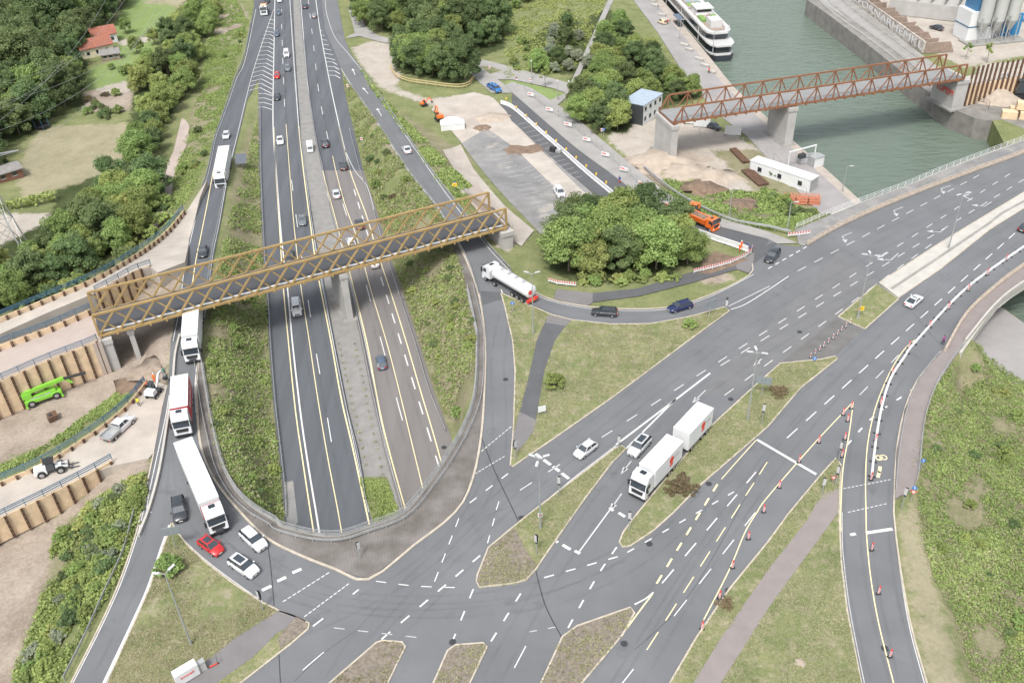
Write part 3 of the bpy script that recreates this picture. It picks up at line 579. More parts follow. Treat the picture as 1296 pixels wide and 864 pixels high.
for a, b in (((381.5,719.5),(370,724.5)), ((362,730),(351,735)), ((343.5,741),(331.5,746.5))): line([a, b], 0.55, smooth=False)
dash((703,793),(670,799),2,.14,.4,mb=MBO)
# diverge strokes, exit road edges
line([(215,664),(205.5,690),(187.5,743),(167.5,788),(132.5,862),(125,880)], 0.45, dz=0.012)
line([(183,640),(172,683),(152,740),(127,795),(92,864)], 0.15); line([(192,648),(186,640),(197,585),(209,530),(214,500)], 0.14)
line([(222,672),(240,690),(262.5,710),(297,736),(331.5,760)], 0.12)
# right strand
line([(1131,650),(1136.5,703),(1150,788),(1170,864)], 0.12); line([(1066,648),(1066,680),(1068,710),(1076,773),(1094,864)], 0.12, mb=MBO)
line([(1096,674),(1129.5,669)], 0.55, smooth=False); line([(1076,676.5),(1083,675)], 0.5, smooth=False)
dash((1067.5,618), (1127,606.5), 12, 0.14, 0.65); dash((1073,648), (1122,637), 9, 0.14, 0.65)
# yellow temporary lines
Yw = 0.16
line([(1158,430),(1144.5,442),(1127,469.5),(1111,507),(1102,539.5),(1097,572),(1095.5,610),(1096,648),(1097,680.5),(1102,730.5),(1112,788),(1132,868)], Yw, mb=MBY, dz=0.013)
line([(1080,508),(1067,522),(1029.5,562),(972,628),(958,648),(943,673),(923,720.5),(890.5,784)], Yw, mb=MBY, dz=0.013)
line([(1080,508),(1074.5,549.5),(1067,592),(1064,648),(1064.3,672)], Yw, mb=MBY, dz=0.013)
line([(956.75,557),(935,581),(913,606)], 0.14, mb=MBY, dz=0.013)
dash((908,612.5), (831,738), 7, 0.3, 0.5, mb=MBY, dz=0.013); dash((971,584.5), (818.5,822), 8, 0.15, 0.6, mb=MBY, dz=0.014)
line([(826,751),(807,776),(788,802)], 0.2, mb=MBY, dz=0.013); line([(827,749),(817,757),(803,764.5)], 0.22)
# worn bicycle symbol on the closed lane
for a, b in (((1114,590),(1113,598)), ((1113,596),(1111,604))): line([a, b], 0.5, mb=MBY, smooth=False)
def ring(c, r, w, mb, dz=0.012, f=None, n=14):
    p = D(c[0], c[1], f or Z0); strip_into(mb, [Vector((p.x+r*math.cos(6.2832*k/n), p.y+r*math.sin(6.2832*k/n), p.z)) for k in range(n+1)], w, dz)
ring((1112.5,579), 0.45, 0.18, MBY); ring((1118,578.5), 0.45, 0.18, MBY); line([(1112,581),(1115,575),(1118,580)], 0.14, mb=MBY, smooth=False)
# ramp right lines
E0 = lambda X, Y: np.zeros(np.shape(X))
line([(411.5,0),(414,20),(424,47.5),(441.5,69),(466.5,100),(479,120),(514,172.5),(544,216),(572,255),(602,293),(620,316)], 0.15, RR)
line([(431.5,87),(474,151),(516.5,216),(551,259),(578,303)], 0.15, RR); line([(578,303),(594,336),(607.5,377)], 0.25)
line([(620,316),(648,345.5),(678,372),(706,383),(748,390.5),(798,393),(848,390.5),(898,375.5),(948,350.5),(953,347)], 0.12)
line([(634,366),(638,376)], 0.2, smooth=False); line([(634,371),(648,378),(698,400.5),(723,407),(773,412.5),(823,412),(873,402.5),(918,389),(925,386),(974,362)], 0.14)
line([(651,433),(654,470),(652,540),(648,582)], 0.1, mb=MBO)
line([(611,432),(612,494.5)], 0.08, mb=MBO)
# left ramp lines
line([(324,12),(310,77),(299,101),(282,150),(273,175),(264.5,216),(254,251),(242,301),(234,336),(227,391),(219,432)], 0.15, RL)
line([(346.5,12),(323,82),(311,127),(299.5,175),(289.5,216),(278.5,278),(269.5,323),(261,388),(252.5,432)], 0.15, RL)
line([(252.5,432),(247,485),(248,522)], 0.15)
line([(348,560),(332,549)], 0.01, mb=MBO)
line([(270,216),(262,260),(254,300),(247,335),(240,390)], .2, RL, MBY)
# highway
H = const(HW); hz = 0.045
def hl(px, w, mb=None): line(px, w, H, mb, dz=hz)
hl([(346.5,161),(349,216),(354,291),(358,356),(365,432),(374,519.5),(383,582),(393,648),(399,685)], 0.22, MBY)
hl([(348,-5),(347,50),(345.5,150),(349.5,216),(356.5,303.5),(364,366),(370,432),(380,519.5),(389,582),(400,648),(406,685)], 0.3)
hl([(362,157.5),(366.5,216),(371.5,278.5),(380,356),(391.5,432),(401.5,499.5),(414,574.5),(428,648),(435,690)], 0.16, MBY)
hl([(378,160),(384,216),(396.5,311),(403,351),(419,432),(431.5,502),(446.5,567),(464,648),(473,690)], 0.26, MBY)
hl([(366.5,-5),(370,50),(374,107.5),(378,160)], 0.22); hl([(379,160),(386.5,216),(399,311),(421.5,432),(449,567),(467,648)], 0.1)
def hd(pts, w, dl, gap, mb=None):
    q = smooth_line(Dm(pts, H), 6); L = plen(q); s = 0
    while s+dl < L: strip_into(mb or MBW, subpath(q, s, s+dl, 3), w, hz); s += dl+gap
hd([(356,-5),(356.5,30),(359,107),(361.5,155)], 0.15, 6, 12); hd([(369,228),(377,290),(390,380),(400,445),(413,520),(429,618),(434,650)], 0.15, 6, 12)
hl([(408,216),(431.5,303.5),(441.5,341),(464,432),(476.5,499.5),(489,557),(511.5,639.5),(520,670)], 0.26, MBY)
hl([(380,-5),(386.5,75),(394,150),(406,216)], 0.22); hl([(406,216),(430,303.5),(462,432),(487,557),(509,639)], 0.12)
hl([(421,197.5),(425,216),(436.5,258.5),(451.5,301),(469,366),(489,432),(506.5,499.5),(524,572),(535,617),(538,630)], 0.16, MBY)
hl([(429,160),(443,216),(464,273.5),(476.5,316),(496.5,376),(514,432),(531.5,492),(546.5,542),(560,590),(563,602)], 0.2, MBY)
hd([(390,0),(396,50),(404,120),(416,180)], 0.15, 6, 12); hd([(434,258),(450,310),(470,385),(500,497),(521.5,577),(530,612)], 0.15, 6, 12)
dash((448,240), (557,595), 15, 0.26, 0.5, H, dz=hz)
hl([(399,-5),(405,37.5),(416.5,100),(429,158),(443,216)], 0.26)
hl([(436.5,190),(449,216),(464,235),(473.5,266)], 0.15)
# gore chevrons
lgl = lambda y: 324+(346.5-324)*0; 
def lerp_tab(tab, y): 
    ys = [t[0] for t in tab]; return float(np.interp(y, ys, [t[1] for t in tab]))
GLt = [(10,347),(50,332),(82,323),(105,317.5),(127,313)]; GRt = [(10,347.5),(50,347),(150,345.5)]
for k in range(22):
    y = 24+k*4.9*(1+(k-10)*0.006); xl, xr = lerp_tab(GLt, y+3), lerp_tab(GRt, y+5); xm = xl+(xr-xl)*0.42
    if y > 112: xl = max(xl, 327)
    if xr-xl > 2: line([(xl, y+4.5*(xr-xl)/34), (xm, y), (xr, y+6.0*(xr-xl)/20)], 0.32, H, MBW, smooth=False, dz=hz)
GLt = [(32,404.5),(60,409.5),(100,416.5)]; GRt = [(32,405),(60,419),(85,430),(100,431)]
for k in range(11):
    y = 38+k*5.6; xl, xr = lerp_tab(GLt, y), lerp_tab(GRt, y); line([(xl, y+1.5), (xl+(xr-xl)*.4, y), (xr, y+5*(xr-xl)/14)], 0.34, H, MBW, smooth=False, dz=hz)
# car park bays
for k in range(15):
    t = k/14; a = (640+(772-640)*t, 176+(268-176)*t); 
for k in range(20):
    t = k/19; a = Vector((596+88*t, 170+104*t))
    if k in (0,1,2,3,11): continue
    line([tuple(a), (a.x+21, a.y-3.5)], 0.14, SR, MBO, smooth=False, dz=0.03)
for k in range(13):
    t = k/12; a = Vector((661+58*t, 214+46*t)); line([tuple(a), (a.x+14, a.y-4.5)], 0.12, SR, MBO, smooth=False, dz=0.03)
for k in range(14):
    t = k/13; a = Vector((655+70*t, 158+68*t)); line([tuple(a), (a.x+12, a.y-3)], 0.12, SR, MBO, smooth=False, dz=0.06)
for mb, nm, m in ((MBW, 'road_marking', paint), (MBO, 'worn_road_marking', paint_old), (MBY, 'temporary_yellow_marking', paint_y)):
    o = mb.build(nm, m); o['kind'] = 'structure'
# tyre wear: faint darker bands where the wheels run
def wear_mat():
    m = bpy.data.materials.new('tyre_wear'); m.use_nodes = True; t = m.node_tree; b = t.nodes['Principled BSDF']; L = t.links.new; b.inputs['Base Color'].default_value = (.05, .053, .058, 1); b.inputs['Roughness'].default_value = .7
    g = t.nodes.new('ShaderNodeNewGeometry'); n = t.nodes.new('ShaderNodeTexNoise'); n.inputs['Scale'].default_value = .25; n.inputs['Detail'].default_value = 6; L(g.outputs['Position'], n.inputs['Vector'])
    a = t.nodes.new('ShaderNodeAttribute'); a.attribute_name = 'edge'; r = t.nodes.new('ShaderNodeMapRange'); r.inputs[1].default_value = .3; r.inputs[2].default_value = .7; r.inputs[4].default_value = .13; L(n.outputs['Fac'], r.inputs[0])
    mm = t.nodes.new('ShaderNodeMath'); mm.operation = 'MULTIPLY'; L(r.outputs[0], mm.inputs[0]); L(a.outputs['Fac'], mm.inputs[1]); L(mm.outputs[0], b.inputs['Alpha']); return m
WV, WF, WE = [], [], []
def wear(px, w=.55, gap=1.0, f=None, dz=.0045, k=1.0):
    q = Dm(px, f or const(0)); q = smooth_line(q, 8) if len(q) > 2 else resample(q, 4.0)
    if f in (RL, RR):
        zz = f(np.array([p.x for p in q]), np.array([p.y for p in q]))
        for p, z in zip(q, zz): p.z = float(z)
        dz = .03
    for o_ in ((-gap, gap) if gap else (0,)):
        A, B, C = side(q, o_+w/2), side(q, o_), side(q, o_-w/2); n = len(q)
        for R3, e in ((A, 0), (B, k), (C, 0)):
            for i, p in enumerate(R3): WV.append((p.x, p.y, p.z+dz)); WE.append(e if 0 < i < n-1 else 0)
        b0 = len(WV)-3*n
        for r3 in (0, 1):
            for i in range(n-1): WF.append([b0+r3*n+i, b0+(r3+1)*n+i, b0+(r3+1)*n+i+1, b0+r3*n+i+1])
HWf = lambda X, Y: np.full(np.shape(X), HW+.036)
for px in ([(1296,214),(1100,306),(975,372),(880,440),(800,500),(735,552),(655,612),(560,700),(470,790),(420,864)], [(1296,233),(1110,325),(960,412),(880,470),(790,540),(700,612),(610,690),(500,800),(450,860)], [(1180,312),(1060,385),(960,446),(890,495),(835,548),(775,615),(715,700),(660,790),(620,864)],
           [(1296,280),(1180,355),(1060,465),(960,570),(880,680),(800,800),(760,864)], [(1296,295),(1200,362),(1100,450),(1000,560),(920,670),(850,780),(800,864)], [(1140,470),(1095,540),(1080,620),(1080,700),(1095,790),(1115,864)], [(1150,480),(1122,560),(1114,650),(1120,730),(1140,820),(1150,864)],
           [(640,395),(630,450),(632,520),(628,580),(590,660),(520,725),(440,770),(370,800)], [(965,350),(900,380),(830,401),(750,400),(690,387),(640,358),(615,330)], [(236,440),(230,500),(228,570),(240,640),(290,700),(370,750),(480,770),(600,770),(720,750),(830,690),(920,600)], [(225,470),(208,560),(200,640),(185,700),(150,770),(110,850)], [(250,600),(280,660),(340,715),(430,755),(560,762),(680,745),(790,700)]): wear(px)
for px in ([(357,0),(357,150),(362,260),(372,390),(392,520),(410,660)], [(364,0),(366,120),(377,260),(396,380),(420,520),(448,650)], [(388,40),(402,130),(420,230),(452,360),(480,470),(512,590)], [(400,60),(414,140),(436,230),(468,350),(505,470),(540,590)]): wear(px, .8, 1.0, HWf, .004)
wear([(318,60),(300,130),(280,216),(262,290),(245,380),(236,430)], .6, 1.0, RL); wear([(420,30),(455,92),(500,165),(560,258),(600,310)], .6, 1.0, RR)
o = rawmesh('tyre_wear', WV, WF, wear_mat()); a_ = o.data.attributes.new('edge', 'FLOAT', 'POINT'); a_.data.foreach_set('value', np.array(WE, np.float32)); o['kind'] = 'structure'
for (x, y, f_) in ((562,566,HWf),(897,612,None),(822,688,None),(922,747,None),(660,655,None),(1012,420,None),(790,814,None),(573,812,None),(240,610,None),(640,480,None),(1120,820,None),(925,505,None),(440,470,HWf)):
    ring((x, y), .22, .42, MBT, .012, f_)
# tar seams and repaired patches
for px, w_ in ((([(609,553),(628,600),(660,668),(678,721)]), 0.16), ([(678,721),(690,765),(711,806)], 0.16), ([(338,683),(343,720),(347,766)], 0.14), ([(353,827),(355,864)], 0.14), ([(870,432),(970,366),(1060,316),(1120,360)], 0.05), ([(690,510),(830,420),(900,380)], 0.04), ([(963,592),(905,700),(860,768),(803,822)], 0.07), ([(1155,395),(1180,425),(1195,440)], 0.07), ([(449,798),(410,826),(372,862)], 0.06), ([(648,640),(610,657),(552,712)], 0.04)):
    line(px, w_, None, MBT, dz=0.003)
o = MBT.build('tar_seam', tar); o['kind'] = 'structure'
sheet('asphalt_patch', [(1010,375),(1062,316),(1113,358),(1060,401),(988,459),(930,500),(890,500),(915,465)], mat('asphalt_patch', (0.132, 0.134, 0.135), 0.88, var=0.08, scale=0.3), const(0), 0.004, 5)
sheet('asphalt_patch', [(360,610),(371,608),(377,660),(367,674),(363,660)], asph_old, H, 0.036, 3)
sheet('asphalt_patch', [(608,368),(640,370),(648,378),(630,380),(611,386)], asph_dark, const(0), 0.003, 3)
# ================= vegetation =================
def leaf_mat(name, c0, c1, rand=0.18, tr=0.25):
    m = bpy.data.materials.new(name); m.use_nodes = True; t = m.node_tree; b = t.nodes['Principled BSDF']; L = t.links.new
    a = t.nodes.new('ShaderNodeAttribute'); a.attribute_name = 'tone'
    x = t.nodes.new('ShaderNodeMix'); x.data_type = 'RGBA'; x.inputs['A'].default_value = (*c0, 1); x.inputs['B'].default_value = (*c1, 1); L(a.outputs['Fac'], x.inputs['Factor'])
    oi = t.nodes.new('ShaderNodeObjectInfo'); h = t.nodes.new('ShaderNodeHueSaturation')
    mr = t.nodes.new('ShaderNodeMapRange'); mr.inputs[3].default_value = 1-rand; mr.inputs[4].default_value = 1+rand*1.6; L(oi.outputs['Random'], mr.inputs[0]); L(mr.outputs[0], h.inputs['Value'])
    m2 = t.nodes.new('ShaderNodeMath'); m2.operation = 'MULTIPLY_ADD'; L(oi.outputs['Random'], m2.inputs[0]); m2.inputs[1].default_value = 7.31; m2.inputs[2].default_value = 0
    fr = t.nodes.new('ShaderNodeMath'); fr.operation = 'FRACT'; L(m2.outputs[0], fr.inputs[0])
    mh = t.nodes.new('ShaderNodeMapRange'); mh.inputs[3].default_value = 0.488; mh.inputs[4].default_value = 0.525; L(fr.outputs[0], mh.inputs[0]); L(mh.outputs[0], h.inputs['Hue'])
    L(x.outputs['Result'], h.inputs['Color']); L(h.outputs[0], b.inputs['Base Color']); b.inputs['Roughness'].default_value = 0.6; b.inputs['Specular IOR Level'].default_value = 0.25
    tl = t.nodes.new('ShaderNodeBsdfTranslucent'); L(h.outputs[0], tl.inputs['Color']); ms = t.nodes.new('ShaderNodeMixShader'); ms.inputs[0].default_value = tr
    L(b.outputs[0], ms.inputs[1]); L(tl.outputs[0], ms.inputs[2]); L(ms.outputs[0], t.nodes['Material Output'].inputs[0]); return m
LM = {'dark': leaf_mat('leaves_dark', (0.072, 0.108, 0.042), (0.19, 0.245, 0.10)), 'mid': leaf_mat('leaves_green', (0.15, 0.205, 0.06), (0.32, 0.385, 0.13)),
      'light': leaf_mat('leaves_light', (0.19, 0.235, 0.07), (0.38, 0.42, 0.15)), 'weed': leaf_mat('weed_leaves', (0.15, 0.205, 0.06), (0.40, 0.46, 0.16), 0.0),
      'weed2': leaf_mat('weed_leaves_olive', (0.20, 0.20, 0.11), (0.43, 0.40, 0.25), 0.0), 'silver': leaf_mat('leaves_silvery', (0.17, 0.20, 0.13), (0.33, 0.36, 0.25)), 'brown': leaf_mat('twigs_brown', (0.13, 0.095, 0.06), (0.24, 0.20, 0.11))}
bark = mat('bark', (0.16, 0.13, 0.10), 0.95, var=0.3, scale=4, obj=True)
def leaves(C, N, size, r, tone, flat=0.0):
    """rhombic leaf clusters at C (n,3), roughly facing N"""
    n = len(C); d = r.normal(size=(n, 3)); nn = N+d*0.75; nn /= np.linalg.norm(nn, axis=1)[:, None]+1e-9
    t = np.cross(nn, r.normal(size=(n, 3))); t /= np.linalg.norm(t, axis=1)[:, None]+1e-9; bt = np.cross(nn, t)
    s = (size*(0.6+0.8*r.random(n)))[:, None] if np.isscalar(size) else (size*(0.6+0.8*r.random(n)))[:, None]
    V = np.stack([C+t*s, C+bt*s*0.62+nn*s*0.18, C-t*s, C-bt*s*0.62+nn*s*0.18], 1).reshape(-1, 3)
    F = np.arange(4*n).reshape(n, 4); return V, F, np.repeat(tone, 4)
def leaf_obj(name, C, N, size, r, tone, m, parent=None):
    V, F, T = leaves(C, N, size, r, tone); me = bpy.data.meshes.new(name)
    me.vertices.add(len(V)); me.vertices.foreach_set('co', V.astype(np.float32).ravel()); me.loops.add(F.size); me.loops.foreach_set('vertex_index', F.astype(np.int32).ravel())
    me.polygons.add(len(F)); me.polygons.foreach_set('loop_start', np.arange(0, F.size, 4, dtype=np.int32)); me.update(calc_edges=True)
    a = me.attributes.new('tone', 'FLOAT', 'POINT'); a.data.foreach_set('value', T.astype(np.float32)); me.materials.append(m)
    o = bpy.data.objects.new(name, me); COL.objects.link(o); o.parent = parent; return o
def crown_pts(r, lobes, n, zc, rx, rz, narrow=0.0):
    """lobes: leafy clumps spread through an ellipsoid crown"""
    C = []; N = []; T = []
    d = r.normal(size=(lobes, 3)); d /= np.linalg.norm(d, axis=1)[:, None]; d[:, 2] = np.where(d[:, 2] < -0.5, -d[:, 2], d[:, 2])
    rad = 0.42+0.58*r.random(lobes)
    L = d*rad[:, None]*np.array([rx, rx, rz]); lr = (0.18+0.24*r.random(lobes))*min(rx, rz*1.1)
    L[:, :2] *= (1-narrow*np.clip(L[:, 2:3]/rz, -.4, 1))
    k = n//lobes
    for i in range(lobes):
        u = r.normal(size=(k, 3)); u /= np.linalg.norm(u, axis=1)[:, None]; q = r.random(k)**0.4
        p = L[i]+u*(q*lr[i])[:, None]*np.array([1, 1, 0.8]); C.append(p+[0, 0, zc]); N.append(u*0.9+[0, 0, 0.7]); T.append(np.clip(0.35*r.random()+0.65*r.random(k), 0, 1))
    return np.concatenate(C), np.concatenate(N), np.concatenate(T)
def make_tree(name, seed, H, rx, rz, m, leaf=0.34, n=17000, lobes=54, narrow=0.15, trunk=0.22):
    """tree of height H: trunk with limbs, crown of leaf clusters"""
    r = np.random.default_rng(seed); root = thing(name, None, 'tree'); zc = H-rz
    C, N, T = crown_pts(r, lobes, n, zc, rx, rz, narrow)
    leaf_obj('crown', C, N, leaf*.62, r, T, LM[m], root)
    mb = MB(); pts = [Vector((0, 0, -0.6)), Vector((0.1*r.normal(), 0.1*r.normal(), zc*0.55)), Vector((0.25*r.normal(), 0.25*r.normal(), zc+rz*0.35))]
    rr = [trunk*1.25, trunk*0.85, trunk*0.3]
    for a, b, c, d in zip(pts, pts[1:], rr, rr[1:]): mb.tube(a, b, c, d, 7)
    for k in range(9):
        a = pts[1].lerp(pts[2], r.random()*0.8-0.15) if k else pts[1]; an = k*0.7+r.random(); b = a+Vector((math.cos(an)*rx*.65, math.sin(an)*rx*.65, rz*(.25+.5*r.random()))); mb.tube(a, b, trunk*.4, trunk*.1, 5)
    mb.build('trunk', bark, root, True); return root
PROTO = {}
def proto(k):
    if k in PROTO: return PROTO[k][0], True
    spec = {'dark1': ('deciduous_tree', 1, 15, 5.4, 7.0, 'dark', .36), 'dark2': ('deciduous_tree', 2, 13, 5.0, 6.2, 'dark', .36), 'dark3': ('deciduous_tree', 9, 17, 6.0, 8.0, 'dark', .40), 'mid1': ('deciduous_tree', 3, 13, 5.0, 6.2, 'mid', .34), 'mid2': ('deciduous_tree', 4, 11, 4.6, 5.2, 'mid', .34),
            'light1': ('deciduous_tree', 5, 11, 4.3, 5.2, 'light', .32), 'silver1': ('willow_tree', 6, 9, 3.6, 4.2, 'silver', .28), 'small1': ('young_tree', 7, 6, 1.7, 2.1, 'mid', .2), 'pine1': ('conifer_tree', 8, 16, 3.6, 7.0, 'dark', .30)}[k]
    nm, sd_, H_, rx, rz, m, lf = spec
    kw = dict(n=1500, lobes=14, trunk=.08) if k == 'small1' else dict(narrow=.6, lobes=40) if k == 'pine1' else {}
    t = make_tree(nm, sd_, H_, rx, rz, m, lf, **kw); PROTO[k] = [t, H_]; return t, False
def place_tree(k, loc, label, group=None, scale=1.0, cat='tree'):
    p, used = proto(k); r = random.random()*6.283
    if not used: t = p; t.location = loc; t.rotation_euler = (0, 0, r); t['label'] = label; PROTO[k][0] = t; t.scale = (scale,)*3
    else:
        t = dup(p, loc, r, label, None, scale)
        if 'group' in t: del t['group']
    if group: t['group'] = group
    t['category'] = cat; return t
def wood(px, n, kinds, label, group, smin=.8, smax=1.2, mind=5.0, seed=1, holes=()):
    pts, z = scatter(px, n*6, None, seed, holes); keep = []
    for p, zz in zip(pts, z):
        if all((p[0]-q[0])**2+(p[1]-q[1])**2 > mind**2 for q, _ in keep): keep.append((p, zz))
        if len(keep) >= n: break
    r = random.Random(seed)
    for p, zz in keep: sc = r.uniform(smin, smax); place_tree(r.choice(kinds), (p[0], p[1], zz-.15-1.7*sc), label, group, sc)
    return len(keep)
c1 = wood([(-30,22),(100,15),(160,-2),(150,18),(112,62),(88,95),(100,125),(72,148),(38,160),(0,215),(-50,235)], 130, ['dark1','dark2','dark3','mid1','dark1','pine1'], 'tall broadleaf tree in the dense wood at the left edge', 'trees of the wood at the left', .7, 1.1, 5.2, 3)
c2 = wood([(228,24),(262,22),(285,12),(262,62),(245,95),(248,110),(232,135),(222,155),(205,175),(190,205),(165,215),(160,200),(182,150),(175,110),(200,80),(212,45)], 42, ['dark2','mid1','mid2','light1','light1'], 'bushy tree in the belt between the fields and the grassy slope', 'trees of the belt beside the ramp slope', .5, .82, 3.8, 4)
c3 = wood([(-10,350),(40,338),(85,308),(105,268),(140,246),(170,250),(205,240),(190,270),(182,295),(120,335),(60,370),(0,395),(-50,410),(-50,350)], 70, ['dark2','mid1','mid2','dark1','light1'], 'dense green tree in the thicket behind the gravel ramp', 'trees of the thicket behind the gravel ramp', .5, .82, 3.6, 5)
c4 = wood([(450,22),(470,15),(560,8),(620,20),(640,40),(625,62),(600,66),(590,78),(540,64),(508,44),(465,36)], 48, ['dark1','dark3','mid1','dark2'], 'big broadleaf tree in the wood at the top centre', 'trees of the wood at the top centre', .6, .9, 5.0, 6)
c5 = wood([(505,70),(530,62),(560,70),(592,84),(597,102),(565,103),(530,97),(508,88)], 15, ['dark1','mid1','light1','dark2'], 'broadleaf tree in the clump behind the wooden fence', 'trees behind the wooden fence', .7, .95, 4.5, 7)
c6 = wood([(697,330),(700,300),(745,285),(800,285),(860,300),(880,318),(870,335),(810,348),(750,352),(712,345)], 30, ['dark1','mid1','mid2','light1','mid1'], 'bushy tree in the round clump above the curved slip road', 'trees of the clump above the curved slip road', .65, 1.0, 3.6, 8)
c7 = wood([(740,80),(760,40),(785,35),(800,60),(830,62),(838,95),(880,115),(888,128),(850,132),(815,118),(800,135),(768,105),(752,108)], 40, ['mid2','light1','silver1','dark2','mid1'], 'leafy tree around the pond between footpath and quay road', 'trees around the pond', .45, .7, 3.2, 9)
c8 = wood([(718,150),(735,120),(770,122),(790,150),(785,172),(760,168),(740,160)], 14, ['dark2','mid1','light1'], 'leafy tree in the copse beside the site containers', 'trees beside the site containers', .6, .8, 3.2, 10)
c9 = wood([(677,80),(688,55),(700,35),(728,30),(738,60),(730,88),(700,92),(682,92)], 14, ['dark2','mid2','silver1'], 'leafy tree on the slope left of the straight footpath', 'trees left of the straight footpath', .4, .6, 4, 11)
c10 = wood([(640,-8),(700,-12),(690,5),(655,15)], 8, ['mid2','mid1'], 'small tree on the meadow hill at the top', 'trees on the meadow hill', .4, .6, 5, 12)
c11 = wood([(455,-25),(600,-25),(620,5),(470,5)], 24, ['dark1','dark3'], 'big broadleaf tree in the wood at the top centre', 'trees of the wood at the top centre', .8, 1.1, 6, 13)
print('TREES', c1, c2, c3, c4, c5, c6, c7, c8, c9, c10, c11)
place_tree('small1', D(690,110), 'slender young tree on the lawn beside the forked path', scale=.95)
place_tree('small1', D(1222,75,const(-4)), 'thin pale young tree left of its twin near the silos', scale=.8); place_tree('small1', D(1249,79,const(-4)), 'thin pale young tree right of its twin near the silos', scale=.95)
weeds('median_tufts', [(425,440),(455,440),(487,575),(500,640),(466,640),(455,570)], 160, 'weed', 'small weed tufts growing from the joints of the median strip', 'weeds', .2, .25, 12, .1, 66, (), H_MED) if False else None
place_tree('mid2', D(174,68), 'round reddish garden tree in front of the red-roofed house', scale=.5)
place_tree('mid2', D(160,42), 'low dark tree right beside the red-roofed house', scale=.45); place_tree('light1', D(196,56,None), 'pale tree at the right corner of the garden lawn', scale=.5)
# shrubs
def make_shrub(name, seed, rx, h, m, n=5200, leaf=.115, lobes=34, cat='shrub'):
    r = np.random.default_rng(seed); root = thing(name, None, cat)
    C, N, T = crown_pts(r, lobes, n, h*.42, rx, h*.5, .1); C[:, 2] = np.abs(C[:, 2]); leaf_obj('foliage', C, N, leaf, r, T, LM[m], root)
    mb = MB()
    for k in range(6): an = k*1.05; mb.tube((0, 0, -.3), (math.cos(an)*rx*.5, math.sin(an)*rx*.5, h*.6), .05, .02, 5)
    mb.build('stem', bark, root); return root
SH = {'g': make_shrub('shrub', 21, 1.5, 2.2, 'mid'), 'd': make_shrub('shrub', 22, 1.4, 1.8, 'dark'), 'l': make_shrub('shrub', 23, 1.5, 1.7, 'light'), 'b': make_shrub('shrub', 24, 1.9, 1.3, 'brown', 6500, .085, 60), 's': make_shrub('shrub', 25, 1.5, 1.9, 'silver')}
SHU = {}
def shrub(k, loc, label, scale=1.0, group=None):
    if k not in SHU: t = SH[k]; SHU[k] = 1; t.location = loc; t.rotation_euler = (0, 0, random.random()*6); t.scale = (scale,)*3 if isinstance(scale, (int, float)) else scale; t['label'] = label
    else:
        t = dup(SH[k], loc, random.random()*6, label, None, scale)
        if 'group' in t: del t['group']
    if group: t['group'] = group
    return t
shrub('g', D(701,488), 'round green shrub beside the curved footpath on the triangular lawn', 1.1)
shrub('g', D(873,414), 'small green shrub at the pointed end of the triangular lawn', .8)
shrub('g', D(216,722), 'round green shrub below the road sign on the lower left lawn', 1.2)
shrub('b', D(862,617), 'low reddish brown shrub on the long lawn beside the delivery truck', (1.35, 1.2, .9))
shrub('b', D(985,498), 'low brown shrub near the blue sign back on the long lawn', (.9, .8, .9))
shrub('b', D(1084,778) if False else D(917,765), 'flattened brown shrub on the strip beside the pinkish path', .6)
def thicket(px, n, kinds, label, group, smin, smax, seed, holes=()):
    pts, z = scatter(px, n, None, seed, holes); r = random.Random(seed)
    for p, zz in zip(pts, z): shrub(r.choice(kinds), (p[0], p[1], zz-.1), label, r.uniform(smin, smax), group)
thicket([(178,598),(182,625),(162,680),(130,735),(105,790),(60,864),(25,866),(45,812),(70,765),(78,725),(68,690),(100,655),(135,625)], 70, 'gdlggs', 'leafy bush in the overgrown strip along the exit road', 'bushes along the exit road', .5, 1.0, 31)
thicket([(730,345),(760,355),(850,344),(862,352),(800,362),(735,362)], 14, 'lg', 'pale green bush at the foot of the round clump', 'bushes at the foot of the clump', .6, 1.0, 32)
thicket([(600,360),(606,430),(600,500),(575,540),(545,450),(500,340),(560,305)], 20, 'gld', 'leafy bush on the slope inside the right bend of the deck', 'bushes on the right slope', .35, .75, 33)
thicket([(268,420),(300,300),(318,330),(335,430),(345,560),(352,640),(310,615),(275,560),(264,500)], 20, 'gld', 'leafy bush on the slope inside the left bend of the deck', 'bushes on the left slope', .35, .75, 34)
thicket([(225,215),(262,110),(290,60),(300,20),(312,40),(285,110),(262,190),(240,250),(222,265)], 9, 'gld', 'leafy bush on the grassy slope left of the ramp', 'bushes on the slope left of the ramp', .5, 1.0, 35)
thicket([(450,150),(480,175),(520,240),(545,290),(480,250)], 10, 'gdb', 'leafy bush on the verge between highway and right ramp', 'bushes between highway and right ramp', .5, .9, 36)
thicket([(1190,500),(1240,450),(1296,510),(1310,864),(1250,864),(1190,720),(1172,600)], 26, 'gldg', 'leafy bush on the rough slope at the right edge', 'bushes on the right edge slope', .3, .75, 37)
thicket([(978,222),(1000,262),(1030,262),(1038,270),(1000,276),(965,245)], 12, 'gd', 'dark bush along the quay hedge by the orange frames', 'bushes by the quay', .7, 1.1, 38)
thicket([(128,85),(145,92),(180,98),(185,90),(172,84)], 7, 'gd', 'rounded garden bush in the hedge above the gravel patch', 'bushes in the garden hedge', .7, 1.2, 39)
thicket([(1252,158),(1268,160),(1296,172),(1290,180),(1265,176)], 8, 'sg', 'willowy bush on the canal corner', 'bushes on the canal corner', 1.0, 1.6, 40)
thicket([(1208,138),(1240,143),(1262,148),(1255,152),(1230,149)], 9, 'lg', 'low bush on top of the canal corner wall', 'bushes on the canal wall', .4, .7, 41)
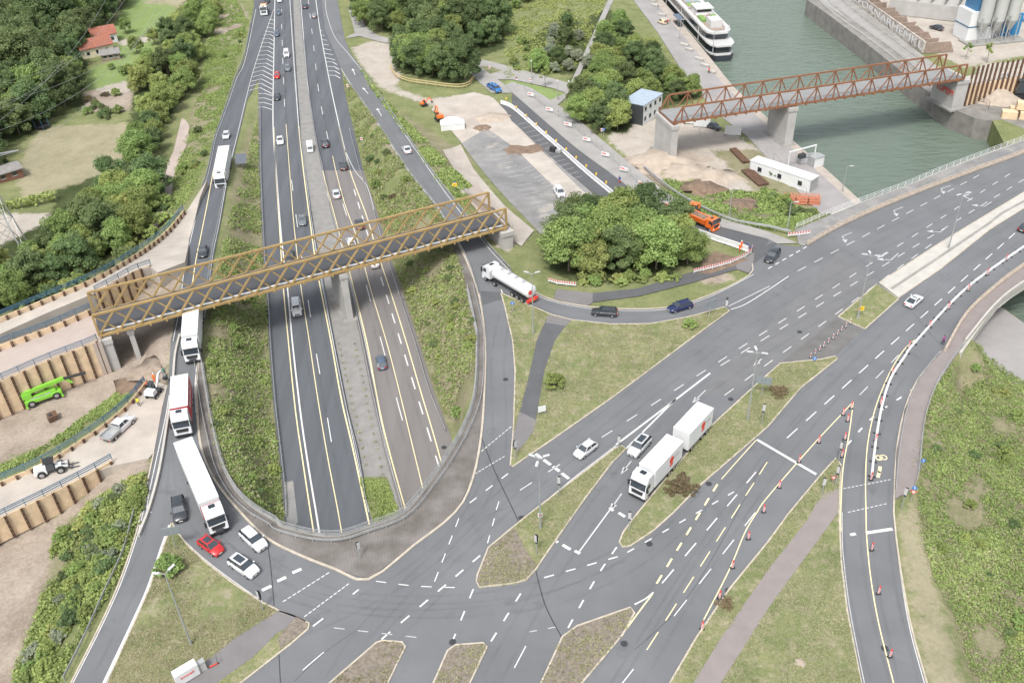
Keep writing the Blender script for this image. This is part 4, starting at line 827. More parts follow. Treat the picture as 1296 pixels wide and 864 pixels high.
thicket([(640,105),(655,60),(650,45),(672,60),(665,80)], 8, 'gd', 'low bush on the meadow slope', 'bushes on the meadow slope', .7, 1.1, 42)
thicket([(110,120),(165,120),(165,150),(140,152),(105,148)], 12, 'dgb', 'wild bush on the rough ground above the bare field', 'bushes above the bare field', .6, 1.2, 43)
thicket([(130,350),(60,378),(0,400),(0,385),(80,352),(180,300),(200,250),(215,250),(208,290),(190,312)], 30, 'gdl', 'leafy bush in the thicket edge along the blue railing', 'bushes along the blue railing', .8, 1.5, 44)
# weeds and rough grass: one uncountable cover per area
def weeds(name, px, n, m, label, cat, h=.35, rad=.45, k=9, leaf=.12, seed=1, holes=(), f=None):
    pts, z = scatter(px, int(n*1.7), f, seed, holes); r = np.random.default_rng(seed)
    pn = sum(np.sin(pts[:, 0]*a+pts[:, 1]*b+c) for a, b, c in ((.31, .12, 1), (-.17, .29, 2), (.11, -.43, 3), (.62, .48, 4), (-.8, .55, 5)))/5
    kp = pn+r.normal(size=len(pn))*.18 > np.quantile(pn, .30); pts, z, pn = pts[kp], z[kp], pn[kp]; n = len(pts)
    s = 0.5+0.9*r.random(n)**2; c = np.repeat(np.stack([pts[:, 0], pts[:, 1], z-.1], 1), k, 0); ss = np.repeat(s, k)
    u = r.normal(size=(n*k, 3)); u[:, 2] = np.abs(u[:, 2]); u /= np.linalg.norm(u, axis=1)[:, None]
    C = c+u*np.array([rad, rad, h])*ss[:, None]*(r.random(n*k)**.4)[:, None]+[0, 0, .05]
    o = leaf_obj(name, C, u*.6+[0, 0, .7], leaf*(.7+.5*ss), r, np.clip(np.repeat(r.random(n)*.5+pn*.5+.1, k)*.7+r.random(n*k)*.4, 0, 1), LM[m]); return meta(o, label, cat, None, 'stuff')
RF = [(1180,500),(1205,462),(1228,438),(1250,450),(1296,484),(1330,520),(1340,900),(1245,900),(1215,800),(1180,720),(1163,655),(1165,600),(1172,540)]
weeds('weeds', RF, 6500, 'weed', 'bright green weeds covering the rough slope at the right edge', 'weeds', .5, .55, 15, .10, 51)
weeds('rough_grass', RF+[(1140,640)], 5200, 'weed2', 'olive dry grass tufts among the weeds at the right edge', 'grass', .35, .6, 12, .09, 52)
LS = [(264,440),(270,380),(292,270),(325,150),(327,215),(331,324),(337,391),(338,432),(344,512),(354,612),(358,652),(318,630),(290,600),(272,560),(263,500)]
RS = [(435,100),(476,152),(517,218),(551,262),(574,305),(590,366),(599,411),(600,490),(576,548),(552,493),(533,432),(499,331),(482,273),(463,216),(449,160)]
weeds('weeds', LS, 5000, 'weed', 'bright green weeds covering the embankment on the left of the highway', 'weeds', .6, .6, 14, .115, 53)
weeds('weeds', RS, 4200, 'weed', 'green weeds covering the embankment on the right of the highway', 'weeds', .6, .6, 14, .115, 54)
weeds('rough_grass', RS, 3800, 'weed2', 'olive dry grass on the right highway embankment', 'grass', .5, .6, 8, .15, 55)
weeds('rough_grass', LS, 2500, 'weed2', 'olive dry grass on the left highway embankment', 'grass', .5, .6, 8, .15, 56)
weeds('rough_grass', [(215,285),(240,250),(262,200),(285,130),(315,30),(300,0),(280,0),(262,60),(245,150),(222,215)], 4500, 'weed', 'rough grass on the slope left of the ramp', 'grass', .3, .7, 12, .13, 57)
weeds('weeds', [(455,85),(500,140),(545,185),(600,240),(590,260),(560,235),(520,178),(480,125)], 1800, 'weed', 'green weeds on the verge between the right ramp and the car park', 'weeds', .5, .7, 8, .2, 58)
weeds('weeds', [(830,205),(880,225),(900,235),(960,245),(970,232),(1010,262),(1040,268),(1008,288),(970,290),(905,280),(850,245)], 3000, 'weed', 'green weeds on the bank between side road and quay', 'weeds', .4, .7, 8, .18, 59)
weeds('rough_grass', [(600,0),(770,-10),(735,80),(700,95),(672,88),(640,100),(640,50)], 2000, 'weed', 'rough meadow grass on the hill at the top', 'grass', .35, .9, 8, .2, 60)
weeds('weeds', [(45,570),(90,540),(150,495),(165,500),(120,532),(60,570),(0,598),(0,590)], 1200, 'weed', 'green weeds below the blue railing', 'weeds', .3, .4, 8, .12, 61)
weeds('weeds', [(182,600),(186,615),(168,680),(145,735),(100,810),(70,864),(15,864),(40,800),(60,740),(66,695),(110,640)], 4500, 'weed', 'weeds under the bushes along the exit road', 'weeds', .6, .6, 9, .15, 62)
def turf(px, n, seed, holes=()):
    n = int(n*.7)
    o = weeds('grass_tufts', px, n, 'weed2', None, None, .10, .30, 6, .055, seed, holes, lambda X, Y: np.full(np.shape(X), .16)); return o
PT1 = [(694,399),(723,405.5),(702,432),(689,469.5),(680.5,519.5),(663,562),(655,571),(648,566),(668,482),(679,432)]
for nm, px, n, hl_ in (('triangular lawn beside the slip road', T1, 7000, [PT1]), ('long lawn between the carriageways', I5, 4500, ()), ('pointed lawn with the tall lamp', I4[3:], 2500, ()), ('lower left lawn', WT, 6000, [[(391,785),(354,772),(300,806),(232,862),(242,900),(330,864),(390,815)]]), ('lawn beside the pinkish path', I6, 6000, [[(875,868),(972,721),(1033,637),(1061,618),(1060,650),(972,770),(910,868)]])):
    o = turf(px, n, 70+len(nm), hl_); o['label'] = 'short grass of the '+nm; o['category'] = 'grass'
weeds('weeds', [(466,640),(456,606),(488,606),(504,650),(516,690),(482,690)], 700, 'weed', 'patch of weeds at the lower end of the median strip', 'weeds', .35, .4, 12, .1, 63, (), const(HW+.15))
for nm, px, n in (('small island left of centre', I1, 90), ('small middle island', I2, 120), ('island right of centre', I3, 260), ('pointed island end', [(606,736),(607,728),(620,696),(648,672),(662,695),(677,716),(664,732)], 200)):
    weeds('island_tufts', px, n, 'weed2', 'low weed tufts on the bare soil of the '+nm, 'weeds', .12, .25, 14, .06, 90+n, (), const(.2))
# small tufts in two rows along the median strip
r = np.random.default_rng(3); C = []
for a_, b_, ce, de in (((430,440),(469,600),(452,435),(493,625)),):
    for p0, p1 in (((429,436),(466,600)), ((449,436),(489,625))):
        A, B = P(*p0, HW), P(*p1, HW); n_ = int((B-A).length/1.9)
        for i in range(n_):
            q = A.lerp(B, i/n_); s_ = r.uniform(.1, .28)
            for k in range(14): C.append((q.x+r.normal()*s_, q.y+r.normal()*s_, HW+.15+abs(r.normal())*.12))
C = np.array(C); o = leaf_obj('median_tufts', C, np.tile([0, 0, 1.], (len(C), 1)), .11, r, r.random(len(C)), LM['weed2']); meta(o, 'small weed tufts in two rows on the paved median strip', 'weeds', None, 'stuff')
# hedge at the bare field
h = MB(); q = Dm([(-10,272),(20,266),(68,254)], const(-7)); pts = resample(q, .45); r = np.random.default_rng(5); C = []
for p in pts:
    for k in range(26): C.append((p.x+r.uniform(-.9, .9), p.y+r.uniform(-.9, .9), p.z+2.4*r.random()**.5))
C = np.array(C); root = thing('hedge', 'long clipped green hedge at the lower edge of the bare field', 'hedge', (0, 0, 0)); leaf_obj('foliage', C, np.tile([0, -.3, .8], (len(C), 1)), .3, r, r.random(len(C)), LM['mid'], root)
mb = MB()
for p in pts[::5]: mb.tube(p-Vector((0, 0, .3)), p+Vector((0, 0, 1.6)), .06, .03, 5)
mb.build('stem', bark, root)
# ================= structures =================
steel_gold = mat('weathered_gold_steel', (0.31, 0.215, 0.09), 0.65, var=0.16, scale=0.8, stain=(1.2, 0.62, (0.26, 0.16, 0.07)))
steel_rust = mat('rust_brown_steel', (0.20, 0.09, 0.045), 0.75, var=0.2, scale=0.6, stain=(1.0, 0.62, (0.15, 0.07, 0.04)))
rust = mat('rust', (0.11, 0.062, 0.04), 0.9, var=0.35, scale=1.5)
galv = mat('galvanised_steel', (0.42, 0.43, 0.43), 0.5, 0.5, var=0.15, scale=1)
blue_rail = mat('blue_rail_paint', (0.045, 0.12, 0.19), 0.55, var=0.1, scale=1)
timber = mat('fresh_timber', (0.60, 0.455, 0.30), 0.85, var=0.16, scale=0.9, stain=(0.5, 0.62, (0.44, 0.33, 0.22)))
white_p = mat('white_plastic', (0.60, 0.60, 0.60), 0.5, var=0.06, scale=1)
white_m = mat('white_metal', (0.60, 0.61, 0.61), 0.45, var=0.05, scale=.4)
red_p = mat('red_plastic', (0.60, 0.045, 0.03), 0.5); black_p = mat('black_plastic', (0.02, 0.02, 0.022), 0.6); dark_m = mat('dark_metal', (0.06, 0.065, 0.07), 0.5, 0.3)
blue_s = mat('blue_sign', (0.02, 0.16, 0.55), 0.45); yellow_s = mat('yellow_sign', (0.75, 0.48, 0.04), 0.5); grey_s = mat('grey_sign_back', (0.25, 0.28, 0.30), 0.5, 0.3, var=0.1); orange_p = mat('orange_paint', (0.70, 0.17, 0.03), 0.5)
lampgrey = mat('lamp_post_grey', (0.36, 0.38, 0.37), 0.5, 0.4, var=0.1, scale=1); glass_dk = mat('tinted_glass', (0.02, 0.026, 0.032), 0.08, spec=0.8)
def copies(parent, name, base, mats_, places):
    """one mesh, many parts: base(MB) builds it at the origin, places = [(loc, rz)]"""
    mb = MB(); base(mb); first = None
    for loc, rz in places:
        if first is None: first = mb.build(name, mats_, parent); o = first
        else: o = first.copy(); COL.objects.link(o); o.parent = parent
        o.location = loc; o.rotation_euler = (0, 0, rz)
def heading(a, b): return math.atan2(b.y-a.y, b.x-a.x)
def along(pts, step, n=None, inset=0.0):
    L = plen(pts)-2*inset; n = n or max(1, int(L/step)); out = []
    for i in range(n+1):
        s = inset+L*i/n; p = at_len(pts, s); a = at_len(pts, max(0, s-.3)); b = at_len(pts, min(plen(pts), s+.3)); out.append((p, heading(a, b)))
    return out
def guard_rail(label, px, f=None, off=0.0, step=4.0, name='guard_rail', w=.28, hh=.45, post=.09, m=None, world=None, group=None):
    q = world or smooth_line(Dm(px, f or const(0)), 5); q = side(q, off) if off else q
    t = thing(name, label, 'guard rail', q[0], 0, group); o0 = Vector(q[0]); loc = [p-o0 for p in q]
    mb = MB(); mb.path(loc, .09, .16, hh); mb.path(loc, .06, .16, hh+.18); mb.build('rail', m or galv, t)
    L = plen(q); step = max(step, L/95)
    copies(t, 'post', lambda b: b.box(-.06, .06, -post/2, post/2, -.2, hh+.2), m or galv, [(p, r) for p, r in along(loc, step)]); return t
def railing(label, px, f, hh=1.1, step=2.0, m=None, rails=(.35, .7, 1.08), name='railing', off=0, cat='railing', world=None, rw=.05):
    q = world or smooth_line(Dm(px, f), 5); q = side(q, off) if off else q
    t = thing(name, label, cat, q[0]); o0 = Vector(q[0]); loc = [p-o0 for p in q]; step = max(step, plen(q)/95)
    for rz in rails: mb = MB(); mb.path(loc, rw, rw, rz); mb.build('handrail' if rz == rails[-1] else 'rail', m or galv, t)
    copies(t, 'post', lambda b: b.box(-.04, .04, -.04, .04, -.1, hh), m or galv, along(loc, step)); return t
def parapet(label, px, f, w=.4, h=.9, m=None, name='parapet_wall', cat='parapet', off=0):
    q = smooth_line(Dm(px, f), 5); q = side(q, off) if off else q; mb = MB(); mb.path(q, w, h, -.1); o = mb.build(name, m or concrete); return meta(o, label, cat)
# curved deck: outer railing and inner guard rail
railing('curved steel railing round the edge of the junction deck over the highway', DE[1:-1], const(.12), 1.15, 2.0, galv, (.3, .6, .9, 1.12))
guard_rail('curved guard rail inside the railing of the junction deck', DE[1:-1], const(.12), 1.0 if False else -1.1, 2.4)
# highway barriers
guard_rail('guard rail along the left edge of the highway beside the green slope', [(328,135),(328.5,216),(333,324),(338,391),(340,432),(346,512),(357,612),(359,655)], const(HW), .4, 4)
guard_rail('guard rail on the left side of the median strip', [(371,20),(377,107),(382,175),(388,216),(400,298),(411,356),(425,432),(442.5,519),(456,572),(468,640)], const(HW), -.4, 4.5)
guard_rail('guard rail on the right side of the median strip', [(382,50),(388,107),(398,175),(407,216),(417,266),(433,323),(442,366),(455.5,432),(470.5,507),(485.5,572),(506,645)], const(HW), .4, 4.5)
guard_rail('guard rail along the right edge of the highway below the embankment', [(446.5,165),(460,216),(479,273.5),(496.5,331),(530,432),(549,494),(570,545)], const(HW), -.8, 4.5)
guard_rail('long guard rail on the left side of the left ramp above the grassy slope', [(316,30),(308,70),(296,100),(279,150),(269,178),(261,216),(253,240)], RL, .5, 4)
guard_rail('guard rail between the left ramp and the left embankment', [(291.5,219),(281,278),(272,323),(263.5,388),(256,430)], RL, -.5, 3.5)
guard_rail('guard rail on the highway side of the right ramp', [(434,98),(474,153),(516.5,219),(550,261),(577,306),(592,336),(603,372)], lambda X, Y: RR(X, Y), .3, 3.5)
guard_rail('guard rail on the car park side of the right ramp', [(482,118),(517,170),(548,215),(576,251),(607,291),(624,313),(650,341)], lambda X, Y: RR(X, Y), -.6, 3.5)
guard_rail('double guard rail on the left verge of the exit road', [(172,640),(166,660),(155,700),(130,755),(103,815),(80,860)], const(0), .2, 3)
railing('plain steel railing along the footway by the rough slope', [(1219,437),(1204.5,457),(1184.5,489.5),(1169.5,532),(1162,597),(1158,615)], const(.12), 1.1, 2.2)
guard_rail('guard rail between the right lane and the footway', [(1190,450),(1168,478),(1150,519),(1140,572),(1135,626)], const(.12), -.25, 3)
pw = mat('parapet_beige', (0.42, 0.355, 0.29), 0.9, var=0.15, scale=1.5)
def crash_wall(label, px):
    q = smooth_line(Dm(px, const(.12)), 5); t = thing('crash_barrier', label, 'barrier', q[0]); loc = [p-q[0] for p in q]
    mb = MB(); mb.path(loc, .35, .55, 0); mb.build('base_wall', pw, t); mb = MB(); mb.path(loc, .1, .14, .85); mb.build('top_rail', pw, t)
    copies(t, 'post', lambda b: b.box(-.12, .12, -.1, .1, .5, .9), pw, along(loc, 1.6 if plen(loc) < 150 else plen(loc)/95))
crash_wall('beige parapet barrier along the far footway of the canal bridge', [(1022,310),(1072,282),(1147,249.5),(1232,217),(1296,193.5),(1400,150)])
crash_wall('beige parapet barrier along the near footway of the canal bridge', [(1196,444),(1222,399.5),(1259,364.5),(1296,337),(1370,291)])
parapet('smooth white concrete parapet on the outer edge of the near footway', [(1221,434),(1259,388),(1296,359),(1380,306)], const(.1), .3, .9, conc_lt)
railing('white steel railing on the outer edge of the far footway over the canal', [(1007,290),(1052,270),(1092,255),(1147,235),(1194.5,215),(1296,177),(1400,140)], const(.1), 1.1, 2.2, white_m)
parapet('long concrete separator wall between the closed lane and the left ramp', [(228,425),(222,452),(219,490),(211,545),(202,598),(189,646),(176,679)], const(0), .32, .6, conc_lt, 'separator_wall', 'wall')
# timber lagging walls with steel piles
def pile_wall(label, px, f, top, bot, step, flip=1, rail=True, rlabel=None):
    q = side(smooth_line(Dm(px, f), 5), -.14 if bot > -1 else -.3); o0 = Vector(q[0]); loc = [p-o0 for p in q]
    t = thing('timber_retaining_wall', label, 'retaining wall', q[0]); mb = MB(); mb.path(loc, .18, top-bot, bot); mb.build('timber_lagging', timber, t)
    sd_ = side(loc, -.28*flip); st = max(step, plen(loc)/40)
    def pile(b):
        b.box(-.17, -.06, -.12, .12, bot, top+.1); b.box(.06, .17, -.12, .12, bot, top+.1)
        z = bot+.3
        while z < top-.3: b.box(-.06, .06, -.08, .08, z, z+.25); z += .8
    copies(t, 'steel_pile', pile, rust, along(sd_, st, inset=.4))
    if rail:
        railing(rlabel or 'blue steel railing on top of the timber wall', None, None, 1.1, 2.4, blue_rail, (.45, .8, 1.08), world=[p+Vector((0, 0, top+.05)) for p in q], rw=.09)
pile_wall('timber and steel pile parapet along the far edge of the curving gravel road', [(-40,423),(0,407.5),(60,382.5),(118,357.5),(165,331),(206,302),(233,271)], GA, .9, -.3, 1.9, 1, True, 'long blue railing along the far edge of the curving gravel road')
pile_wall('timber retaining wall stepping down beside the wooden ramp pit behind the truss bridge', [(120,370),(150,354),(170,343),(190,336)], GA, .2, -5.0, 1.9, 1, True, 'blue railing on the timber wall behind the left end of the golden bridge')
pile_wall('low timber and steel pile parapet behind the pinkish gravel platform', [(-40,459),(0,443),(60,421),(100,404),(116,397)], const(3.6), 1.0, -.3, 1.9, 1, True, 'blue railing along the back of the pinkish gravel platform')
pile_wall('tall timber retaining wall with steel piles behind the green telehandler', [(-40,496),(0,481),(60,455),(112,435),(122,430)], const(3.6), .1, -6.3, 1.9, 1, True, 'blue railing on top of the tall timber wall behind the green telehandler')
pile_wall('timber parapet with blue railing behind the white pickup and the wheel loader', [(-40,632),(0,614),(60,587),(120,549),(160,517),(184,488)], GC, .7, -.3, 1.9, 1, True, 'blue railing behind the white pickup and the wheel loader')
pile_wall('timber retaining wall in front of the wheel loader', [(-40,677),(0,657),(60,628),(110,602),(142,584)], GC, .5, -3.4, 1.9, 1, True, 'blue railing in front of the wheel loader')
# golden lattice road bridge
def lattice_bridge(name, label, A, B, wdt, zb, ht, nb, mt, kind, deckm, slant=0.0):
    d = (B-A); L = d.length; d.normalize(); n = Vector((-d.y, d.x, 0)); t = thing(name, label, 'bridge', (A.x, A.y, zb), math.atan2(d.y, d.x))
    for k, y in enumerate((0, wdt)):
        MB().bar((0, y, 0), (L, y, 0), .36, .42).build('bottom_chord', mt, t)
        MB().bar((slant, y, ht), (L-.0, y, ht), .38, .34).build('top_chord', mt, t)
        bay = L/nb
        if kind == 'x':
            for e in (0, L): MB().bar((e, y, 0), (e, y, ht), .35).build('end_post', mt, t)
            for i in range(nb):
                a, b = i*bay, (i+1)*bay
                MB().bar((a, y-.05, .1), (b, y-.05, ht-.1), .22, .3).build('diagonal_brace', mt, t)
                MB().bar((a, y+.12, ht-.1), (b, y+.12, .1), .2, .22).build('diagonal_brace', mt, t)
        else:
            MB().bar((0, y, 0), (slant, y, ht), .32).build('end_post', mt, t); MB().bar((L, y, 0), (L, y, ht), .32).build('end_post', mt, t)
            for i in range(nb+1):
                s = slant+(L-slant-2)*i/nb
                for ds, w_ in ((-.52, .2), (-.04, .24), (.33, .22)):
                    e = s+ds*bay
                    if .5 < e < L-.2: MB().bar((s, y, ht-.1), (e, y, .1), w_, w_).build('diagonal_brace', mt, t)
    MB().box(0, L, .3, wdt-.3, .05, .32).build('deck', deckm, t)
    if kind == 'x':
        MB().box(0, L, .3, .55, .33, .55).build('deck_kerb', white_m, t)
    mb = MB()
    k = 0
    while k*2.6 < L: mb.box(k*2.6, k*2.6+.3, -.35, wdt+.35, -.45, .04); k += 1
    mb.build('cross_beams', mt, t); return t
zb = 3.9; A = P(126,425,zb); B = P(641,288,zb); F2 = P(622,266.5,zb); dd = (B-A).normalized(); nn_ = Vector((-dd.y, dd.x, 0)); W1 = (F2-B).dot(nn_)
HT1 = fit_height((126,425), zb, (119,397)); print('golden', (B-A).length, W1, HT1)
gb = lattice_bridge('lattice_bridge', 'golden brown steel lattice bridge with asphalt deck crossing above the highway', A, B, W1, zb, 4.0, 23, steel_gold, 'x', mat('deck_asphalt', (.055, .058, .064), .85, var=.15, scale=.4))
# canal truss
zc_ = 3.9; A = P(852,156,zc_); B = P(1220,100,zc_); F2 = P(838,140,zc_); dd = (B-A).normalized(); nn_ = Vector((-dd.y, dd.x, 0)); W2 = (F2-A).dot(nn_)
HT2 = fit_height((1220,100), zc_, (1217.5,81)); print('canal', (B-A).length, W2, HT2)
cb = lattice_bridge('truss_bridge', 'rust brown steel truss bridge with grey deck crossing the canal', A, B, W2, zc_, HT2, 15, steel_rust, 'w', mat('deck_grey', (0.22, 0.225, 0.225), 0.7, var=.1, scale=.5), 2.2)
def wall_block(name, label, cat, pa, pb, zg, th, ztop, m, taper=1.0, cap=None):
    """upright slab between two pixels on the ground height zg"""
    a, b = P(*pa, zg), P(*pb, zg); L = (b-a).length; t = thing(name, label, cat, a, heading(a, b)); h = ztop-zg
    MB().box(0, L, -th/2, th/2, -.3, h).build('pier_wall', m, t)
    MB().box(-.25, L+.25, -th/2-.2, th/2+.2, h-.8, h).build('pier_cap', m, t) if cap else None
    MB().box(-.6, L+.6, -th/2-.6, th/2+.6, -.3, .15).build('footing', conc_dk, t); return t
def pier(label, c, rz, wdt, th, zg, ztop, m=None, name='bridge_pier'):
    t = thing(name, label, 'bridge pier', (c.x, c.y, zg), rz); h = ztop-zg; m = m or concrete
    MB().box(-th/2, th/2, -wdt/2, wdt/2, -.3, h-.9).build('pier_wall', m, t); MB().box(-th/2-.15, th/2+.15, -wdt/2-.2, wdt/2+.2, h-.9, h).build('pier_cap', m, t)
    MB().box(-th/2-.7, th/2+.7, -wdt/2-.7, wdt/2+.7, -.3, .18).build('footing', conc_dk, t); return t
def on_bridge(t, L, wdt, s, y=None):
    return t.matrix_basis @ Vector((s, wdt/2 if y is None else y, 0))
bpy.context.view_layer.update()
LG = 0
gA = P(126,425,zb); gB = P(641,288,zb); gL = (gB-gA).length; gr = gb.rotation_euler[2]; cL = (B-A).length; cr = cb.rotation_euler[2]
def at_b(t, s, y): return Vector((t.location.x+s*math.cos(t.rotation_euler[2])-y*math.sin(t.rotation_euler[2]), t.location.y+s*math.sin(t.rotation_euler[2])+y*math.cos(t.rotation_euler[2]), 0))
# golden bridge pier in the median: find the station above the median foot
ft = P(433,388,HW); s0 = (Vector((ft.x, ft.y, 0))-Vector((gA.x, gA.y, 0))).dot(Vector((math.cos(gr), math.sin(gr), 0)))
pier('tall concrete pier standing in the highway median under the golden bridge', at_b(gb, s0, W1/2), gr+.0, W1+.3, 1.2, HW, zb-.5)
pier('concrete abutment with cap under the left end of the golden bridge', at_b(gb, .4, W1/2), gr, W1+1.6, 2.2, -3.0, zb-.5, None, 'bridge_abutment')
pier('slim concrete pier just right of the left abutment', at_b(gb, 4.6, W1/2), gr, W1-1, .8, -3.0, zb-.5)
pier('concrete abutment under the right end of the golden bridge', at_b(gb, gL-.2, W1/2), gr, W1+1.6, 2.2, g1(*at_b(gb, gL, W1/2).xy)-.5, zb-.5, None, 'bridge_abutment')
rp = [at_b(gb, gL, -.8), at_b(gb, gL, W1+.8)]
e_ = at_b(gb, gL+22, W1/2+9); q = [Vector((rp[0].x, rp[0].y, zb)), Vector((rp[1].x, rp[1].y, zb)), Vector((e_.x-3, e_.y+5, zb-2)), Vector((e_.x+5, e_.y-4, zb-2))]
pier('pale concrete wall pier under the left end of the rusty canal bridge', at_b(cb, .3, W2/2), cr, W2+1.4, 1.6, -5.6, zc_-.5)
pz = P(982,172,-6); s1 = (Vector((pz.x, pz.y, 0))-Vector((A.x, A.y, 0))).dot(Vector((math.cos(cr), math.sin(cr), 0)))
pier('pale concrete wall pier on the quay under the rusty canal bridge', at_b(cb, s1, W2/2), cr, W2+1.0, 2.2, -6, zc_-.5)
ab = pier('concrete abutment with red graffiti under the right end of the rusty canal bridge', at_b(cb, cL+.4, W2/2+.6), cr, W2+.6, 3.5, -4, zc_-.5, None, 'bridge_abutment')
def text_mesh(name, body, size, m, parent, loc, rot, ext=.02, alx='CENTER'):
    cu = bpy.data.curves.new(name, 'FONT'); cu.body = body; cu.size = size; cu.extrude = ext; cu.align_x = alx; cu.align_y = 'CENTER'; cu.resolution_u = 2
    o = bpy.data.objects.new(name, cu); COL.objects.link(o); dg = bpy.context.evaluated_depsgraph_get(); me = bpy.data.meshes.new_from_object(o.evaluated_get(dg)); me.name = name
    bpy.data.objects.remove(o); me.materials.clear(); me.materials.append(m); o = bpy.data.objects.new(name, me); COL.objects.link(o); o.parent = parent; o.location = loc; o.rotation_euler = rot; return o
text_mesh('graffiti', 'TUPEM', 2.2, red_p, ab, (-1.97, -.5, 4.0), (R_(90), 0, R_(-90)), .03)
# gravel ramp behind the right end of the golden bridge
ra = thing('gravel_ramp', 'pinkish gravel ramp leading away from the right end of the golden bridge', 'ramp', (0, 0, 0))
c0, c1_, c2_, c3_ = at_b(gb, gL+1, -.5), at_b(gb, gL+1, W1+.5), D(604,233), D(588,244)
MB().hexa([(c0.x, c0.y, -4), (c0.x, c0.y, -4.01), (c1_.x, c1_.y, -4), (c3_.x, c3_.y, -6)]+[(c0.x, c0.y, zb), (c0.x+.01, c0.y, zb), (c1_.x, c1_.y, zb), (c3_.x, c3_.y, c3_.z)]) if False else None
V8 = [Vector((c0.x, c0.y, -5)), Vector((D(664,300).x, D(664,300).y, -5)), Vector((c2_.x+6, c2_.y, -7)), Vector((c3_.x, c3_.y, -7))]
tp = [Vector((c0.x, c0.y, zb)), Vector((c1_.x+.5, c1_.y-.2, zb)), Vector((c2_.x, c2_.y, c2_.z+.3)), Vector((c3_.x, c3_.y, c3_.z+.3))]
MB().hexa([Vector((p.x, p.y, -8)) for p in tp]+tp).build('ramp_fill', gravel_pk, ra)
railing('thin railing beside the gravel ramp at the right end of the golden bridge', None, None, 1.0, 2.5, galv, (.5, 1.0), world=[tp[0], tp[3]])
# ---------------- lamps ----------------
def lamp_post(label, base, h, arms, f=None, group=None):
    b = D(base[0], base[1], f or const(.1)); t = thing('street_lamp', label, 'street lamp', b, 0, group)
    MB().tube((0, 0, -.2), (0, 0, h*.5), .12, .1, 8).tube((0, 0, h*.5), (0, 0, h), .1, .06, 8).tube((0, 0, 0), (0, 0, .9), .17, .15, 8).build('pole', lampgrey, t, True)
    for a in arms:
        c, s = math.cos(R_(a)), math.sin(R_(a)); MB().bar((0, 0, h), (c*.7, s*.7, h+.12), .08).build('arm', lampgrey, t)
        mb = MB(); mb.frus((.55, 1.45, -.12, .12, h+.05), (.6, 1.4, -.16, .16, h+.17)); o = mb.build('lamp_head', mat('lamp_head_grey', (.45, .46, .46), .5), t); o.rotation_euler = (0, 0, R_(a))
    return t
lamp_post('tall twin-armed street lamp on the lower left lawn', (242,815), 12, (175, 60))
lamp_post('tall three-armed street lamp on the pointed lawn near the junction', (684,668), 12, (150, 20, 255))
lamp_post('tall three-armed street lamp on the long lawn beside the delivery truck', (946,531), 12, (170, 90, -20))
lamp_post('tall three-armed street lamp with a yellow sign on the short lawn by the concrete median', (1085,403), 12, (160, 85, -15))
lamp_post('tall twin-armed street lamp behind the tanker lorry at the slip road', (675,422), 11.5, (150, 20))
lamp_post('slender tall street lamp in the concrete median of the canal bridge', (1200.5,314), 11, (20, 200))
for i, (b, w_) in enumerate((((1247,196),'on the far footway of the canal bridge'),)): pass
lamp_post('small quay lamp on the paving under the canal bridge railing', (1066,243), 6, (0,), const(-6)); lamp_post('small quay lamp beside the ship stern', (902,66), 6, (0,), const(-6)); lamp_post('small quay lamp beside the ship gangway', (860,50), 6, (0,), const(-6))
lamp_post('small quay lamp near the top of the quay', (832,13), 6, (0,), const(-6)); lamp_post('slim lamp by the blue pipe on the bank', (923,274), 6, (0,), G); lamp_post('slim lamp at the end of the bank beside the barrier', (996,292), 6, (0,), G)
lamp_post('dark park lamp right of the young tree', (706,127), 5, (90,), G); lamp_post('dark park lamp left of the young tree', (673,101), 5, (90,), G)
lamp_post('thin lamp at the top edge of the lawn in front of the copse', (720,128), 5, (90,), G)
# ---------------- temporary traffic equipment ----------------
def make_beacon():
    t = thing('warning_beacon', None, 'warning beacon'); MB().box(-.3, .3, -.16, .16, 0, .1).build('base', black_p, t)
    MB().box(-.125, .125, -.03, .03, .12, 1.15).build('board', white_p, t)
    mb = MB()
    for k in range(3): z = .22+k*.33; mb.hexa([(-.125, -.035, z), (.125, -.035, z+.12), (.125, .035, z+.12), (-.125, .035, z), (-.125, -.035, z+.15), (.125, -.035, z+.27), (.125, .035, z+.27), (-.125, .035, z+.15)])
    mb.build('red_stripes', red_p, t); MB().tube((0, 0, 1.15), (0, 0, 1.36), .1, .09, 10).build('warning_lamp', red_p, t); return t
bc0 = make_beacon(); first = True
BG = [('red and white beacon on the left leg of the yellow wedge on the main road', 'beacons along the left yellow line', [(1067,525),(1036,560),(1011,585),(986,617),(966.5,648),(947,682),(927,718.5),(910.5,757),(888.5,796)]),
      ('red and white beacon on the right leg of the yellow wedge on the main road', 'beacons on the right yellow line', [(1077,517),(1072.5,533),(1069,556),(1065,578)]),
      ('red and white beacon along the long white barrier of the closed lane', 'beacons along the white barrier', [(1150,440),(1129,474),(1114.5,512),(1108,558),(1102,607),(1273,330),(1249,348),(1225,368),(1200,391),(1176,414)]),
      ('red and white beacon in the right hand curved road', 'beacons in the right curved road', [(1103,696),(1111.5,751),(1126,831)])]
for lb, gp_, L_ in BG:
    for k, p in enumerate(L_):
        q = P(p[0], p[1], .02)
        if first: t = bc0; first = False; t.location = q; t['label'] = lb
        else: t = dup(bc0, q, 0, lb)
        t['group'] = gp_; t.rotation_euler = (0, 0, random.uniform(-.3, .3)); t.scale = (1.0,)*3
